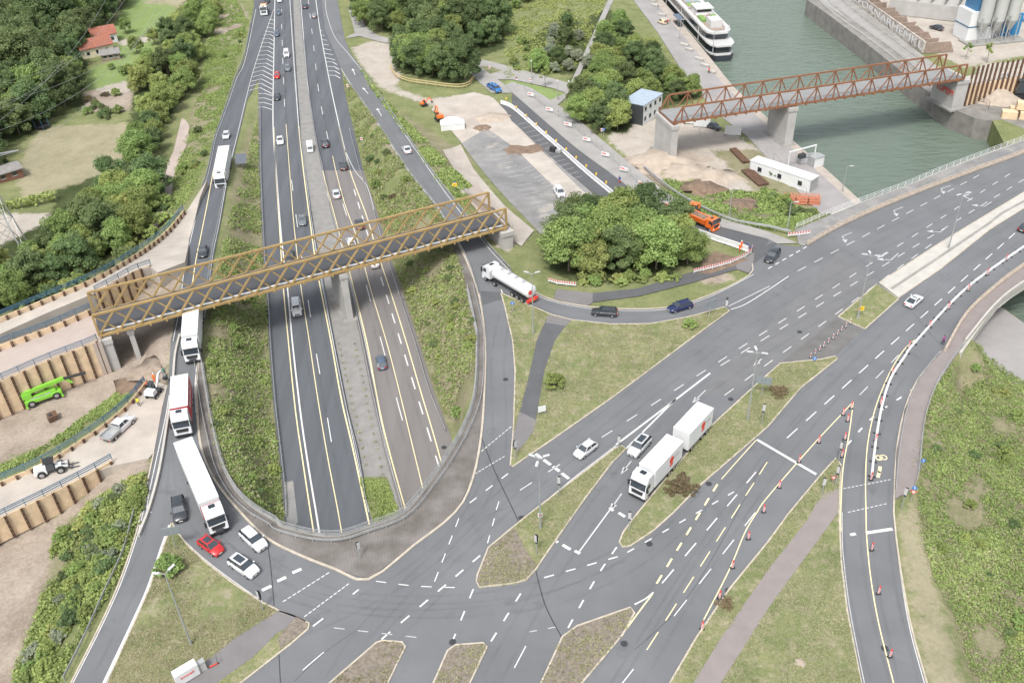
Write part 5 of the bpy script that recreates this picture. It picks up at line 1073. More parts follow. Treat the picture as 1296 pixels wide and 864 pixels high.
def post_row():
    P0 = [(1000+x/4.8, 290+y/4.8) for x, y in ((365,565),(338,587),(311,610),(286,632),(259,657),(230,682),(203,705),(178,727),(150,750),(122,772))]; f = None
    for p in P0:
        q = P(p[0], p[1]+2, .02)
        if f is None:
            f = thing('delineator_post', 'slim white and red post in the row across the median crossing', 'delineator post', q, 0, 'posts across the median crossing')
            MB().box(-.2, .2, -.12, .12, 0, .06).build('foot', black_p, f); MB().tube((0, 0, .06), (0, 0, 1.0), .06, .06, 8).build('tube', white_p, f); MB().tube((0, 0, .55), (0, 0, .8), .065, .065, 8).build('red_band', red_p, f)
        else: dup(f, q)
post_row()
def long_barrier(label, px, f, w=.35, h=.55, m=None, seg=4.0, name='site_barrier', feet=True):
    q = smooth_line(Dm(px, f), 6); o0 = Vector(q[0]); loc = [p-o0 for p in q]; t = thing(name, label, 'barrier', q[0])
    MB().path(loc, w*.4, h, .05).build('barrier_wall', m or white_p, t); MB().path(loc, w, .12, .02).build('barrier_base', m or white_p, t)
    if feet: copies(t, 'foot', lambda b: b.box(-.12, .12, -.5, .5, .0, .1), black_p, along(loc, max(seg, plen(loc)/60))); return t
long_barrier('long low white steel barrier along the closed right lane', [(1340,283),(1296,312.5),(1222,366),(1159.5,432),(1144.5,452),(1127,479.5),(1116,514.5),(1108.5,557),(1103,603)], const(.02), .32, .4, white_m, 3)
long_barrier('white water-filled barrier beside the dark side road of the car park', [(634,131),(650,138),(680,164),(710,190),(740,217),(770,242),(797,264)], SR, .6, .9, white_p)
long_barrier('white barrier in front of the orange tipper truck', [(866,289),(900,302),(930,312),(948,318.5)], SR, .6, 1.0, white_p)
def board_fence(label, px, f, h=1.0):
    q = resample(Dm(px, f), 2.0); t = thing('barrier_fence', label, 'barrier fence', q[0]); o0 = Vector(q[0])
    for a, b in zip(q, q[1:]):
        a, b = a-o0, b-o0; d = b-a
        pn = MB().bar(a+Vector((0, 0, h-.18)), b+Vector((0, 0, h-.18)), .05, .3).bar(a+Vector((0, 0, h-.6)), b+Vector((0, 0, h-.6)), .05, .28).build('board', white_p, t)
        mb = MB()
        for k in range(4):
            s0, s1 = k/4+.03, k/4+.15; mb.bar(a.lerp(b, s0)+Vector((0, 0, h-.18)), a.lerp(b, s1)+Vector((0, 0, h-.18)), .07, .3)
        mb.build('red_stripes', red_p, pn); MB().bar(a+Vector((0, 0, 0)), a+Vector((0, 0, h)), .07).build('post', red_p if False else white_p, t)
board_fence('red and white barrier fence between the bare patch and the footpath', [(878,346),(900,341),(925,334),(945,325),(953,319),(952,315)], const(0))
board_fence('short red and white barrier fence across the end of the footpath left of the clump', [(694,357),(707,361),(729,363)], const(0))
board_fence('short red and white barrier fence at the start of the far bridge footway', [(997,300),(1010,299),(1025,297)], const(.1))
# small bollard beacons on the white barrier
f0 = None
for k in range(13):
    q = D(641+k*12.6, 131+k*10.7+.5, SR, 0.9)
    if f0 is None:
        f0 = thing('warning_light', 'small yellow warning light standing on the white water-filled barrier', 'warning light', q, 0, 'yellow lights on the white barrier'); MB().tube((0, 0, 0), (0, 0, .35), .05, .05, 6).build('stem', dark_m, f0); MB().box(-.16, .16, -.1, .1, .3, .85).build('lamp', yellow_s, f0)
    else: dup(f0, q)
# mesh fence on the side footway
railing('mesh construction fence with white panels on the pale side footway', [(664,115),(690,137),(728,164),(768,198),(808,234),(822,246)], SR, 2.0, 3.5, galv, (.1, 1.0, 1.95), 'mesh_fence', 0, 'fence')
f0 = None
for k in range(7):
    q = D(672+k*23.5, 124+k*19, SR)
    if f0 is None:
        f0 = thing('fence_notice', 'white notice panel hung on the mesh fence of the side footway', 'notice panel', q, -.65, 'white notices on the mesh fence'); MB().box(-1.1, 1.1, -.06, -.02, .6, 1.5).build('panel', white_p, f0); MB().box(-.9, .2, -.075, -.062, .95, 1.2).build('red_print', red_p, f0)
    else: dup(f0, q)
railing('grey pipe railing on the bank beside the side road', [(815,215),(845,240),(880,262),(925,282),(972,291),(1000,298)], G, .9, 3, galv, (.75,), 'pipe_railing', 0, 'railing', rw=.3)
railing('round timber post and rail fence curving round the tree clump', [(494,86),(500,97),(515,104),(540,108),(575,112),(592,110),(600,101)], G, 1.3, 3, mat('fence_wood', (.5, .38, .2), .85, var=.15, scale=1), (.5, 1.15), 'wooden_fence', 0, 'wooden fence', rw=.16)
railing('thin fence along the quay below the grassy bank', [(885,170),(930,180),(965,190),(1000,225),(1020,248)], const(-5.9), 1.6, 3.5, galv, (1.5,), 'site_fence', 0, 'fence')
# signs and signals
def sign(label, base, h, kind, rz=0.0, f=None, cat='road sign', name='road_sign'):
    b = D(base[0], base[1], f or const(.1)); t = thing(name, label, cat, b, rz)
    MB().tube((0, 0, -.2), (0, 0, h), .05, .05, 7).build('post', galv, t)
    for k in kind.split('+'):
        if k == 'back': MB().box(-1.1, 1.1, -.04, .04, h-1.3, h).box(-1.0, 1.0, .045, .09, h-1.0, h-.9).box(-1.0, 1.0, .045, .09, h-.4, h-.3).build('sign_panel', grey_s, t)
        if k == 'blue': MB().tube((0, -.06, h-.3), (0, -.09, h-.3), .32, .32, 16).build('blue_disc', blue_s, t); MB().box(-.05, .05, -.12, -.092, h-.5, h-.12).box(-.14, .14, -.12, -.092, h-.2, h-.12).build('white_arrow', white_p, t)
        if k == 'tri': MB().prism([(-.4, 0), (.4, 0), (0, .05)], 0, .01) if False else MB().add([(-.42, -.07, h-.75), (.42, -.07, h-.75), (0, -.07, h-1.45), (-.42, -.1, h-.75), (.42, -.1, h-.75), (0, -.1, h-1.45)], [(0, 1, 2), (5, 4, 3), (0, 3, 4, 1), (1, 4, 5, 2), (2, 5, 3, 0)]).build('red_triangle', red_p, t); MB().add([(-.27, -.105, h-.83), (.27, -.105, h-.83), (0, -.105, h-1.28)], [(0, 2, 1)]).build('white_centre', white_p, t)
        if k == 'yel': MB().box(-.5, .5, -.1, -.06, h-1.0, h-.2).build('yellow_panel', yellow_s, t); MB().box(-.3, .3, -.112, -.102, h-.65, h-.55).build('black_print', black_p, t)
        if k == 'rw': MB().box(-.3, .3, -.09, -.06, h-.8, h).build('white_panel', white_p, t); MB().box(-.2, .2, -.1, -.09, h-.55, h-.25).build('red_print', red_p, t)
    return t
def signal(label, base, h=3.4, rz=0.0, f=None):
    rz = rz or random.choice((2.4, 2.9, .4, -2.5))
    b = D(base[0], base[1], f or const(.1)); t = thing('traffic_light', label, 'traffic light', b, rz); MB().tube((0, 0, -.2), (0, 0, h), .07, .06, 8).build('post', lampgrey, t)
    MB().box(-.19, .19, .1, .14, h-1.05, h+.05).build('backing_board', mat('pale_grey', (.42, .42, .42), .6), t)
    hd_ = MB().box(-.17, .17, -.2, .1, h-1.0, h).build('signal_head', black_p, t)
    for k, c in enumerate(((.25, .03, .02), (.25, .14, .02), (.02, .18, .06))): MB().tube((0, -.2, h-.2-k*.3), (0, -.24, h-.2-k*.3), .1, .1, 10).build('lens', mat('lens%d' % k, c, .3), hd_)
    MB().box(-.15, .15, -.15, .08, 2.0, 2.3).build('push_button_box', dark_m, t); return t
sign('grey back of a large direction sign at the tip of the lower left lawn', (224,695), 4.0, 'back', R_(10)); sign('grey back of a square sign at the pointed end of the triangular lawn', (897.6,400.6), 3.2, 'back', R_(30))
sign('grey blue back of a rectangular sign on the long lawn beside the brown shrub', (964,501), 3.6, 'back', R_(-20)); sign('blue round arrow sign at the edge of the median crossing', (1030,459), 1.2, 'blue'); sign('orange yellow notice on the foot of the lamp on the short lawn', (1087.5,400), 2.2, 'yel')
sign('blue disc sign on the triangular lawn just below the tanker lorry', (649,395), 2.2, 'blue'); sign('blue and red signs on a post at the edge of the rough slope', (1153,633), 2.6, 'blue+tri', R_(-20)); sign('small blue sign among the weeds beside the footway railing', (1165,594), 2.0, 'blue', 0, G)
sign('small triangular warning sign next to the traffic light on the grass tip', (1053,612), 2.2, 'tri'); sign('blue and yellow sign on the verge right of the right ramp', (576,243), 2.4, 'yel+blue', 0, G); sign('blue white sign on the lawn left of the young tree', (654,109), 2.6, 'blue+rw', 0, G)
sign('pink white notice on the lawn left of the young tree', (671,107), 1.8, 'rw', 0, G); sign('red white sign at the path junction before the wood', (763.5-2,170), 1.6, 'rw', 0, G); sign('small blue white sign at the footway by the copse', (764,172), 2, 'blue', 0, G)
sign('blue round sign standing on the pale side footway', (820,245), 2.2, 'blue', 0, SR); sign('red and white sign on the strip of the traffic island path', (620,92), 2, 'rw', 0, G)
sign('white square sign back beside the hatched area of the right ramp', (441,117), 2.4, 'rw', 0, const(HW)); sign('white square sign back on the slope right of the highway', (459,188), 3, 'rw', 0, const(HW)); sign('red white sign on the left post in the pointed lawn', (683.8,662), 2.0, 'rw')
signal('traffic light at the left tip of the triangular lawn', (652.6,581)); signal('traffic light beside the stop line on the pointed lawn', (707.6,627)); signal('traffic light at the lower left edge of the pointed lawn', (679,701))
signal('dark traffic light at the sharp right tip of the pointed lawn', (783,568), 2.4); signal('traffic light at the lower tip of the long lawn', (796,672)); signal('traffic light on the long lawn below the brown shrub', (964,535)); signal('traffic light at the lower right corner of the lower left lawn', (333,772))
signal('traffic light standing on the cobbled corner of the deck', (456,706), 2.8, 0, const(.15)); signal('traffic light on the right verge by the blue sign', (1141,642)); signal('traffic light on the grass tip nearest the yellow line', (1057,614)); signal('traffic light at the very point of the grass tip', (1061,583)); signal('small traffic light left on the grass tip', (1040,625), 2.8); signal('traffic light at the narrow end of the triangular lawn by the lane', (919,391), 1.8)
# advertising panel, cabinet, scooter
t = thing('advertising_panel', 'white advertising box with red writing beside the lower left path', 'advertising panel', D(238,858,const(.1)), R_(38)); MB().box(-1.3, 1.3, -.5, .5, .2, 1.9).build('box', white_p, t); MB().box(-1.2, 1.2, -.35, .35, 0, .2).build('plinth', conc_dk, t); text_mesh('lettering', 'Imwell', .6, red_p, t, (0, -.51, 1.2), (R_(90), 0, 0))
t = thing('utility_cabinet', 'grey utility cabinet beside the white advertising box', 'cabinet', D(254,848,const(.1)), R_(38)); MB().box(-.65, .65, -.3, .3, 0, 1.3).build('body', mat('cabinet_grey', (.42, .42, .41), .6, var=.08), t); MB().box(-.7, .7, -.35, .35, 1.3, 1.38).build('lid', galv, t); MB().box(-.01, .01, -.32, -.3, .1, 1.25).build('door_gap', dark_m, t)
t = thing('kick_scooter', 'dark red kick scooter lying by the utility cabinet', 'scooter', D(271,842,const(.14)), R_(30)); MB().box(-.5, .4, -.08, .08, .12, .18).build('deck', red_p, t); MB().bar((.42, 0, .15), (.5, 0, 1.05), .05).build('stem', dark_m, t); MB().bar((.5, -.25, 1.05), (.5, .25, 1.05), .04).build('handlebar', dark_m, t)
for x in (-.55, .48): MB().tube((x, -.03, .1), (x, .03, .1), .1, .1, 12).build('wheel', black_p, t)
t = thing('info_board', 'small grey info board at the side of the curved footpath', 'board', D(686,524,const(.1)), .3); MB().box(-.6, .6, -.05, .05, .5, 1.5).build('panel', white_m, t); MB().box(-.5, -.42, -.04, .04, 0, .5).box(.42, .5, -.04, .04, 0, .5).build('legs', galv, t)
for i, (x, y, lb) in enumerate(((307,212,'dark solar panel on a post beside the highway slope'),)):
    t = thing('solar_panel', lb, 'solar panel', D(x, y, G), .1); MB().tube((0, 0, 0), (0, 0, 2), .07, .07, 6).build('post', galv, t); o = MB().box(-1.3, 1.3, -1.3, 1.3, 0, .08).build('panel', mat('solar', (.03, .045, .07), .2, var=.1), t); o.location = (0, 0, 2.2); o.rotation_euler = (R_(40), 0, 0)
# ---------------- pylon and wires ----------------
pb = D(12,330,const(-6.5)); t = thing('power_pylon', 'grey lattice power pylon at the left edge below the bare field', 'power pylon', pb, R_(20)); H_ = 36; lev = [0, 8, 15, 21, 26, 30, 34, H_]; hw_ = [4.0, 3.0, 2.2, 1.6, 1.25, 1.0, .8, .2]
for sx, sy in ((-1, -1), (1, -1), (1, 1), (-1, 1)):
    mb = MB()
    for a, b, c, d in zip(lev, lev[1:], hw_, hw_[1:]): mb.bar((sx*c, sy*c, a), (sx*d, sy*d, b), .22)
    mb.build('leg', galv, t)
mb = MB()
for a, b, c, d in zip(lev, lev[1:], hw_, hw_[1:]):
    for s in (-1, 1):
        for p, q in (((-c, s*c, a), (d, s*d, b)), ((c, s*c, a), (-d, s*d, b)), ((s*c, -c, a), (s*d, d, b)), ((s*c, c, a), (s*d, -d, b)), ((-d, s*d, b), (d, s*d, b))): mb.bar(p, q, .1)
mb.build('bracing', galv, t)
for z, l in ((22, 9), (27, 7), (32, 5)): MB().bar((-l, 0, z+.8), (l, 0, z+.8), .2).bar((-l, 0, z+.8), (0, 0, z-.3), .12).bar((l, 0, z+.8), (0, 0, z-.3), .12).build('cross_arm', galv, t)
wires = [((-60, 22), (9, 22)), ((0, 0), (0, 0))]
for k, (ly, lz) in enumerate(((-9, 22.3), (9, 22.3), (-7, 27.3), (7, 27.3), (0, 36), (5, 32.3))):
    a = pb+Vector((math.cos(R_(20))*ly, math.sin(R_(20))*ly, lz)); far = P(165+k*9, -4, 12)+Vector((ly*.8, 0, 0)); cu = []
    for i in range(25): s = i/24; p = a.lerp(far, s); p.z -= 4*9*s*(1-s)*.6; cu.append(p)
    mb = MB(); [mb.bar(p, q, .045) for p, q in zip(cu, cu[1:])]; o = mb.build('power_cable', galv); meta(o, 'thin grey power cable running from the pylon over the wood at the left', 'cable', 'cables from the pylon over the wood')
# ---------------- house and shed ----------------
roof_m = mat('red_roof_tiles', (0.27, 0.10, 0.065), 0.8, var=.2, scale=1.5); cream = mat('cream_render', (.62, .57, .42), .85, var=.08); 
def house(label, base, rz, lx, ly, hw2, hr, rm, wm, name='house'):
    t = thing(name, label, name.replace('_', ' '), D(base[0], base[1], G, -.2), rz); MB().box(-lx/2, lx/2, -ly/2, ly/2, 0, hw2).add([(-lx/2, -ly/2, hw2), (-lx/2, ly/2, hw2), (-lx/2, 0, hw2+hr), (lx/2, -ly/2, hw2), (lx/2, ly/2, hw2), (lx/2, 0, hw2+hr)], [(0, 2, 1), (3, 4, 5)]).build('wall', wm, t)
    e = .4; mb = MB()
    for s in (-1, 1): mb.hexa([(-lx/2-e, s*(ly/2+e), hw2-.25), (lx/2+e, s*(ly/2+e), hw2-.25), (lx/2+e, 0, hw2+hr+.02), (-lx/2-e, 0, hw2+hr+.02), (-lx/2-e, s*(ly/2+e), hw2-.05), (lx/2+e, s*(ly/2+e), hw2-.05), (lx/2+e, 0, hw2+hr+.22), (-lx/2-e, 0, hw2+hr+.22)])
    rf = mb.build('roof', rm, t)
    for x in (-lx*.3, 0, lx*.3):
        w2 = MB().box(x-.5, x+.5, -ly/2-.05, -ly/2+.02, 1, 2.1).build('window', glass_dk, t); MB().box(x-.6, x+.6, -ly/2-.04, -ly/2+.01, .88, .99).build('sill', white_m, w2)
    MB().box(lx/2-.02, lx/2+.06, -.6, .5, 0, 2.1).build('door', mat('door_brown', (.2, .1, .05), .7), t); return t
house('small cream house with a red tiled roof at the edge of the wood', (122,68), R_(35), 10, 5.6, 3.2, 2.0, roof_m, cream); house('pale house wing with a red roof behind the cream house', (133,53), R_(30), 7.5, 5, 3.2, 2.0, roof_m, mat('pale_render', (.6, .6, .6), .85))
house('small grey wooden shed beside the cream house', (141,74), R_(20), 5.5, 3.8, 2.2, 1.0, mat('shed_roof', (.2, .19, .18), .8, var=.2), mat('shed_wood', (.25, .2, .16), .9, var=.2), 'shed')
house('dark flat shed cut by the left edge beside the pylon arm', (2,226), R_(40), 9, 5, 2.4, .6, mat('shed_roof', (.2, .19, .18), .8), mat('brown_boards', (.18, .09, .06), .9, var=.2), 'shed')
t = thing('trampoline', 'dark trampoline with safety net at the corner of the bare field', 'trampoline', D(54,162,G)); MB().tube((0, 0, .7), (0, 0, .8), 2.0, 2.0, 18).build('mat', black_p, t); mb = MB(); [mb.bar((2*math.cos(a), 2*math.sin(a), 0), (2*math.cos(a), 2*math.sin(a), 2.6), .08) for a in [k*1.047 for k in range(6)]]; mb.build('poles', blue_rail, t)
# ---------------- quay furniture, cabins, ship, silos ----------------
def cabin(label, base, rz, lx, ly, h, f, nm='site_cabin', storeys=1, wm=None, rm=None, f2=None):
    t = thing(nm, label, nm.replace('_', ' '), D(base[0], base[1], f), rz); wm = wm or white_m
    for s in range(storeys):
        z = s*h; MB().box(-lx/2, lx/2, -ly/2, ly/2, z, z+h-.04).build('wall', wm, t)
        n = int(lx//(2.4 if storeys > 1 else 4.5))
        for i in range(n):
            x = -lx/2+(i+.5)*lx/n; wv = MB().box(x-.5, x+.5, -ly/2-.04, -ly/2+.01, z+1, z+2.0).build('window', glass_dk, t); MB().box(x-.56, x+.56, -ly/2-.07, -ly/2-.045, z+.9, z+.99).build('sill', galv, wv)
        [MB().box(x-.08, x+.08, -ly/2-.03, ly/2+.03, z+.01, z+h).build('frame_post', dark_m if storeys > 1 else galv, t) for x in [-lx/2+i*lx/max(1, int(lx//6)) for i in range(max(1, int(lx//6))+1)]]
    MB().box(-lx/2-.1, lx/2+.1, -ly/2-.1, ly/2+.1, storeys*h, storeys*h+.15).build('roof', rm or galv, t); return t
cabin('stacked grey white site containers two storeys high beside the copse', (812,148), R_(52), 9.8, 6.2, 2.6, G, 'site_container', 2, white_m, mat('roof_bluegrey', (.3, .36, .42), .5, var=.1))
cabin('long white site trailer with grey end wall on the quay road', (990,228), R_(-47), 15.5, 3.0, 2.9, const(-6), 'site_trailer', 1, white_m, white_m)
def bundle(label, a, b, n, m, name='steel_beams', zf=None, w=.35, cat='steel beams'):
    A_, B_ = D(a[0], a[1], zf or G, .1), D(b[0], b[1], zf or G, .1); t = thing(name, label, cat, A_); d = (B_-A_); nrm = Vector((-d.y, d.x, 0)).normalized()
    for k in range(n): MB().bar(nrm*k*w*1.25+Vector((0, 0, .2)), d+nrm*k*w*1.25+Vector((0, 0, .2)), w, .4).build('beam', m, t)
bundle('bundle of rusty steel beams nearer the truss bridge pier', (924,190), (941,207), 4, rust); bundle('second bundle of rusty steel beams nearer the grassy bank', (939,217), (961,236), 6, rust)
def heap(name, label, base, r, h, m, f=None, seed=1, kind=None, cat='heap'):
    c = D(base[0], base[1], f or G, -.15); rr = np.random.default_rng(seed); n = 18; V = [(0, 0, h)]; F = []
    for j, q in enumerate((.3, .62, .85, 1.0)):
        for k in range(n): a = 6.2832*k/n; d = r*q*(1+.22*rr.normal()*(q > .3)); V.append((math.cos(a)*d, math.sin(a)*d*.8, h*(1-q**1.4)*(1+.15*rr.normal())))
    F += [(0, 1+k, 1+(k+1) % n) for k in range(n)]
    for j in range(3): F += [(1+j*n+k, 1+(j+1)*n+k, 1+(j+1)*n+(k+1) % n, 1+j*n+(k+1) % n) for k in range(n)]
    o = rawmesh(name, V, F, m, smooth=True); o.location = c; return meta(o, label, cat)
sandm = mat('sand_heap', (.35, .295, .24), .95, var=.15, scale=.6, bump=.4); soil = mat('soil', (.17, .12, .085), .95, var=.3, scale=.8, bump=.5)
heap('sand_heap', 'pale sand heap nearer the concrete pier', (838,205), 9, 2.2, sandm, seed=2); heap('sand_heap', 'round pale sand heap beside the dark soil heap', (899,224), 5.5, 2.0, sandm, seed=3); heap('sand_heap', 'low sand heap between the two rusty beam bundles and the pier', (865,218), 7, 1.6, sandm, seed=4); heap('soil_heap', 'dark brown soil heap on the bank', (884,240), 5, 2.2, soil, seed=5); heap('soil_heap', 'dark soil heap with weeds on the bank slope', (935,262), 5, 1.0, soil, seed=6)
heap('soil_heap', 'brown dug out soil heap beside the mini excavator', (172,487), 4.0, 1.6, soil, None, 7); heap('dirt_mound', 'pale earth mound beneath the right end of the dig', (195,468), 4, .9, mat('earth', (.26, .21, .165), .95, var=.25, scale=.7, bump=.6), None, 8); heap('sand_heap', 'large gravel heap beside the timber stacks at the right', (1262,126), 6, 3, sandm, const(-4), 9)
heap('asphalt_rubble', 'dark broken asphalt pile on the car park', (610,162), 3.2, .7, soil, SR, 10); heap('rubble_patch', 'long strip of dug up rubble beside the dark asphalt', (667,190), 7, .4, soil, SR, 11); heap('sand_heap', 'pale gravel heap on the car park below the barrier end', (623,150), 5, 1.0, sandm, SR, 12); heap('sand_heap', 'small pinkish sand pile on the lawn at the lower right', (1014,838), 1.3, .25, sandm, const(.1), 13)
sheet('dug_patch', [(880,345),(890,330),(905,318),(930,325),(948,328),(925,338),(898,347)], soil, const(0), .05, 2)
# tarpaulin tent
t = thing('site_tent', 'white and grey tent-shaped tarpaulin on the car park', 'tent', D(573,162,SR), R_(5)); MB().box(-3, 3, -1.6, 1.6, 0, 1.6).build('side_walls', white_p, t); MB().add([(-3.1, -1.7, 1.6), (3.1, -1.7, 1.6), (3.1, 1.7, 1.6), (-3.1, 1.7, 1.6), (-1.2, 0, 3.0), (1.2, 0, 3.0)], [(0, 1, 5, 4), (1, 2, 5), (2, 3, 4, 5), (3, 0, 4)]).build('roof', white_p, t)
# quay blocks and crane frame
f0 = None
for (x, y) in ((829,8),(838,20),(843,26),(866,58),(872,64),(885,76),(892,84),(900,92),(826,2)):
    q = D(x, y, const(-6), .05)
    if f0 is None: f0 = thing('stone_bench', 'pale stone bench block in the row along the quay edge', 'bench', q, R_(-50), 'stone benches along the quay'); MB().box(-1.5, 1.5, -.45, .45, .12, .6).build('block', conc_lt, f0); MB().box(-1.3, 1.3, -.3, .3, 0, .12).build('foot', conc_dk, f0)
    else: dup(f0, q)
t = thing('lifting_frame', 'white steel lifting frame at the quay edge', 'frame', D(1013,210,const(-6)), R_(25))
for x in (-3.8, 3.8): MB().bar((x, 0, 0), (x, 0, 4.3), .2).build('upright', white_m, t)
MB().bar((-4, 0, 4.3), (4, 0, 4.3), .25).build('cross_beam', white_m, t); MB().bar((0, 0, 4.2), (0, 0, 3), .06).build('cable', dark_m, t); MB().box(-.8, .8, -.5, .5, 2, 3).build('hook_block', dark_m, t)
cabin('small white pump unit at the quay edge under the lifting frame', (1032,209), R_(25), 3, 2, 2.2, const(-6), 'pump_unit'); cabin('low white tank beside the pump unit', (1022,204), R_(15), 5, 1.6, 1.4, const(-6), 'storage_tank')
t = thing('mesh_crates', 'orange red steel mesh crates beside the dark hedge on the quay', 'crates', D(1014,256,G), R_(-10))
for k in range(3): mb = MB(); x = (k-1)*2.6; [mb.bar((x+a, -1, z), (x+a, 1, z), .14) for a in (-1.1, -.4, .4, 1.1) for z in (.1, .8, 1.5)]; [mb.bar((x-1.2, y, z), (x+1.2, y, z), .14) for y in (-1, 0, 1) for z in (.1, .8, 1.5)]; mb.box(x-1.1, x+1.1, -.95, .95, .2, 1.1); mb.build('crate', mat('orange_frames', (.5, .2, .12), .6), t)
for i, (x, y, lb) in enumerate(((876,158,'left white hoarding panel under the canal bridge'),(888,162,'right white hoarding panel under the canal bridge'),(927,172,'single white hoarding panel further right on the quay'))):
    t = thing('hoarding_panel', lb, 'hoarding panel', D(x, y, const(-5.8)), R_(-18)); MB().box(-2, 2, -.06, .06, .3, 2.6).build('panel', white_m, t); MB().box(-2, -1.8, -.5, .5, 0, .3).box(1.8, 2, -.5, .5, 0, .3).build('feet', conc_dk, t)
# ship
sh0 = P(915,80,-9.2); sh1 = P(838,-6,-9.2); dv = (sh1-sh0).normalized(); ang_ = math.atan2(dv.y, dv.x)
sidep = P(918,88,-9.2); t = thing('river_cruise_ship', 'long white river cruise ship with brown sun deck moored at the quay', 'ship', Vector((0, 0, -9.2)), ang_)
nr = Vector((dv.y, -dv.x, 0)); bowc = P(917,84,-9.2)+nr*.7+dv*4; t.location = (bowc.x, bowc.y, -9.2); SW = 4.0; SL = 135
def hull(x0, w0, z0, z1, fl=0.0, L=SL, cut=0.0):
    pr = [(x0+cut, -w0*.55), (x0+cut+2.0, -w0*.9), (x0+cut+5, -w0), (L, -w0), (L, w0), (x0+cut+5, w0), (x0+cut+2.0, w0*.9), (x0+cut, w0*.55)]; return MB().prism(pr, z0, z1)
navy = mat('hull_navy', (.03, .035, .045), .4); shipw = mat('ship_white', (.48, .48, .47), .4, var=.04, scale=.3); decks = mat('ship_deck', (.26, .20, .16), .7, var=.15, scale=.6)
hull(0, SW, -.8, 1.8).build('hull', navy, t); hull(.2, SW, 1.8, 2.2).build('lower_deck_edge', shipw, t); hull(1.5, SW-.12, 2.2, 4.4).build('cabin_windows', glass_dk, t); hull(.0, SW+.15, 4.4, 4.9).build('middle_deck_edge', shipw, t); hull(6, SW-.12, 4.9, 6.9).build('upper_cabin_windows', glass_dk, t) ; hull(4.5, SW+.15, 6.9, 7.5).build('upper_deck_edge', shipw, t); hull(6, SW-1.2, 7.5, 7.56).build('sun_deck', decks, t)
copies(t, 'window_pillar', lambda b: b.box(0, .35, -SW-.02, SW+.02, 2.2, 6.9), shipw, [((x, 0, 0), 0) for x in range(14, SL, 20)])
wh = MB().frus((22, 28, -2.7, 2.7, 7.56), (23, 28, -2.4, 2.4, 9.4)).build('wheelhouse', shipw, t); MB().box(22.3, 22.7, -2.2, 2.2, 8.5, 9.2).build('wheelhouse_window', glass_dk, wh); MB().box(21.6, 28.4, -2.9, 2.9, 9.42, 9.65).build('wheelhouse_roof', shipw, wh)
MB().box(32, 60, -2.2, 2.2, 7.57, 7.62).build('green_turf', mat('turf', (.16, .27, .07), .9, var=.15), t); MB().box(36, 40, -2.4, 2.4, 7.63, 7.8).box(50, 54, -2, 2, 7.63, 7.8).build('skylight', mat('grey_deck', (.25, .28, .32), .6), t); MB().box(9, 14, -1.8, 1.8, 7.57, 9.6).build('deck_bar', shipw, t); MB().box(15, 20, 1.3, 2.8, 7.57, 8.3).box(15, 20, -2.8, -1.3, 7.57, 8.3).build('planter', mat('turf', (.16, .27, .07), .9), t)
mb = MB(); pl_ = [Vector((8, -3.7, 7.5)), Vector((5.4, -2.6, 7.5)), Vector((5.4, 2.6, 7.5)), Vector((8, 3.7, 7.5))]; mb.path(pl_, .08, .08, 1.0); [mb.bar(p, p+Vector((0, 0, 1)), .08) for p in resample(pl_, 1.5)]; mb.build('bow_railing', shipw, t)
rr_ = random.Random(4); copies(t, 'deck_chair', lambda b: b.frus((0, .9, 0, .6, 0), (0, .9, .1, .5, .5)), mat('deck_chairs', (.42, .38, .35), .7), [((rr_.uniform(8, 60), rr_.uniform(-3, 2.6), 7.6), rr_.uniform(-.5, .5)) for k in range(44)])
t2 = thing('gangway', 'dark canopied gangway between the ship and the quay', 'gangway', P(858,31,-6), ang_-1.57); MB().box(-.8, .8, -3, 3, 0, .15).build('walkway', dark_m, t2); MB().box(-1, 1, -3.2, 3.2, 2.3, 2.45).build('canopy', mat('canopy_blue', (.1, .13, .17), .6), t2); [MB().bar((x, y, .1), (x, y, 2.3), .08).build('post', galv, t2) for x in (-.8, .8) for y in (-3, 3)]
# silos
sb = P(1256,52,-4); t = thing('cement_silos', 'three tall pale grey cement silos with a yellow sign at the upper right', 'silos', sb, R_(8))
silo_m = mat('silo_grey', (.38, .39, .375), .5, var=.06, scale=.3)
for k in range(3):
    x = (k-1)*4.3; b_ = MB().tube((x, 0, 6), (x, 0, 21), 1.8, 1.8, 24).tube((x, 0, 3), (x, 0, 6), .5, 1.8, 24).tube((x, 0, 21), (x, 0, 21.6), 1.8, 1.1, 24).build('silo_tank', silo_m, t, True, 30)
    mb = MB(); [mb.bar((x+a, b2, 0), (x+a, b2, 7.5), .25) for a in (-1.5, 1.5) for b2 in (-1.5, 1.5)]; [mb.bar((x-1.5, b2, 3), (x+1.7, b2, 0.2), .12) for b2 in (-1.7, 1.7)]; mb.build('support_frame', galv, b_)
MB().box(-9, 9, -3, 3, -.1, .3).build('base_slab', conc_dk, t); MB().box(-1.3, 1.3, -2.0, -1.85, 15.5, 18).build('yellow_sign', yellow_s, t); text_mesh('sign_letters', 'KB', 1.5, black_p, t, (0, -2.02, 16.8), (R_(90), 0, 0))
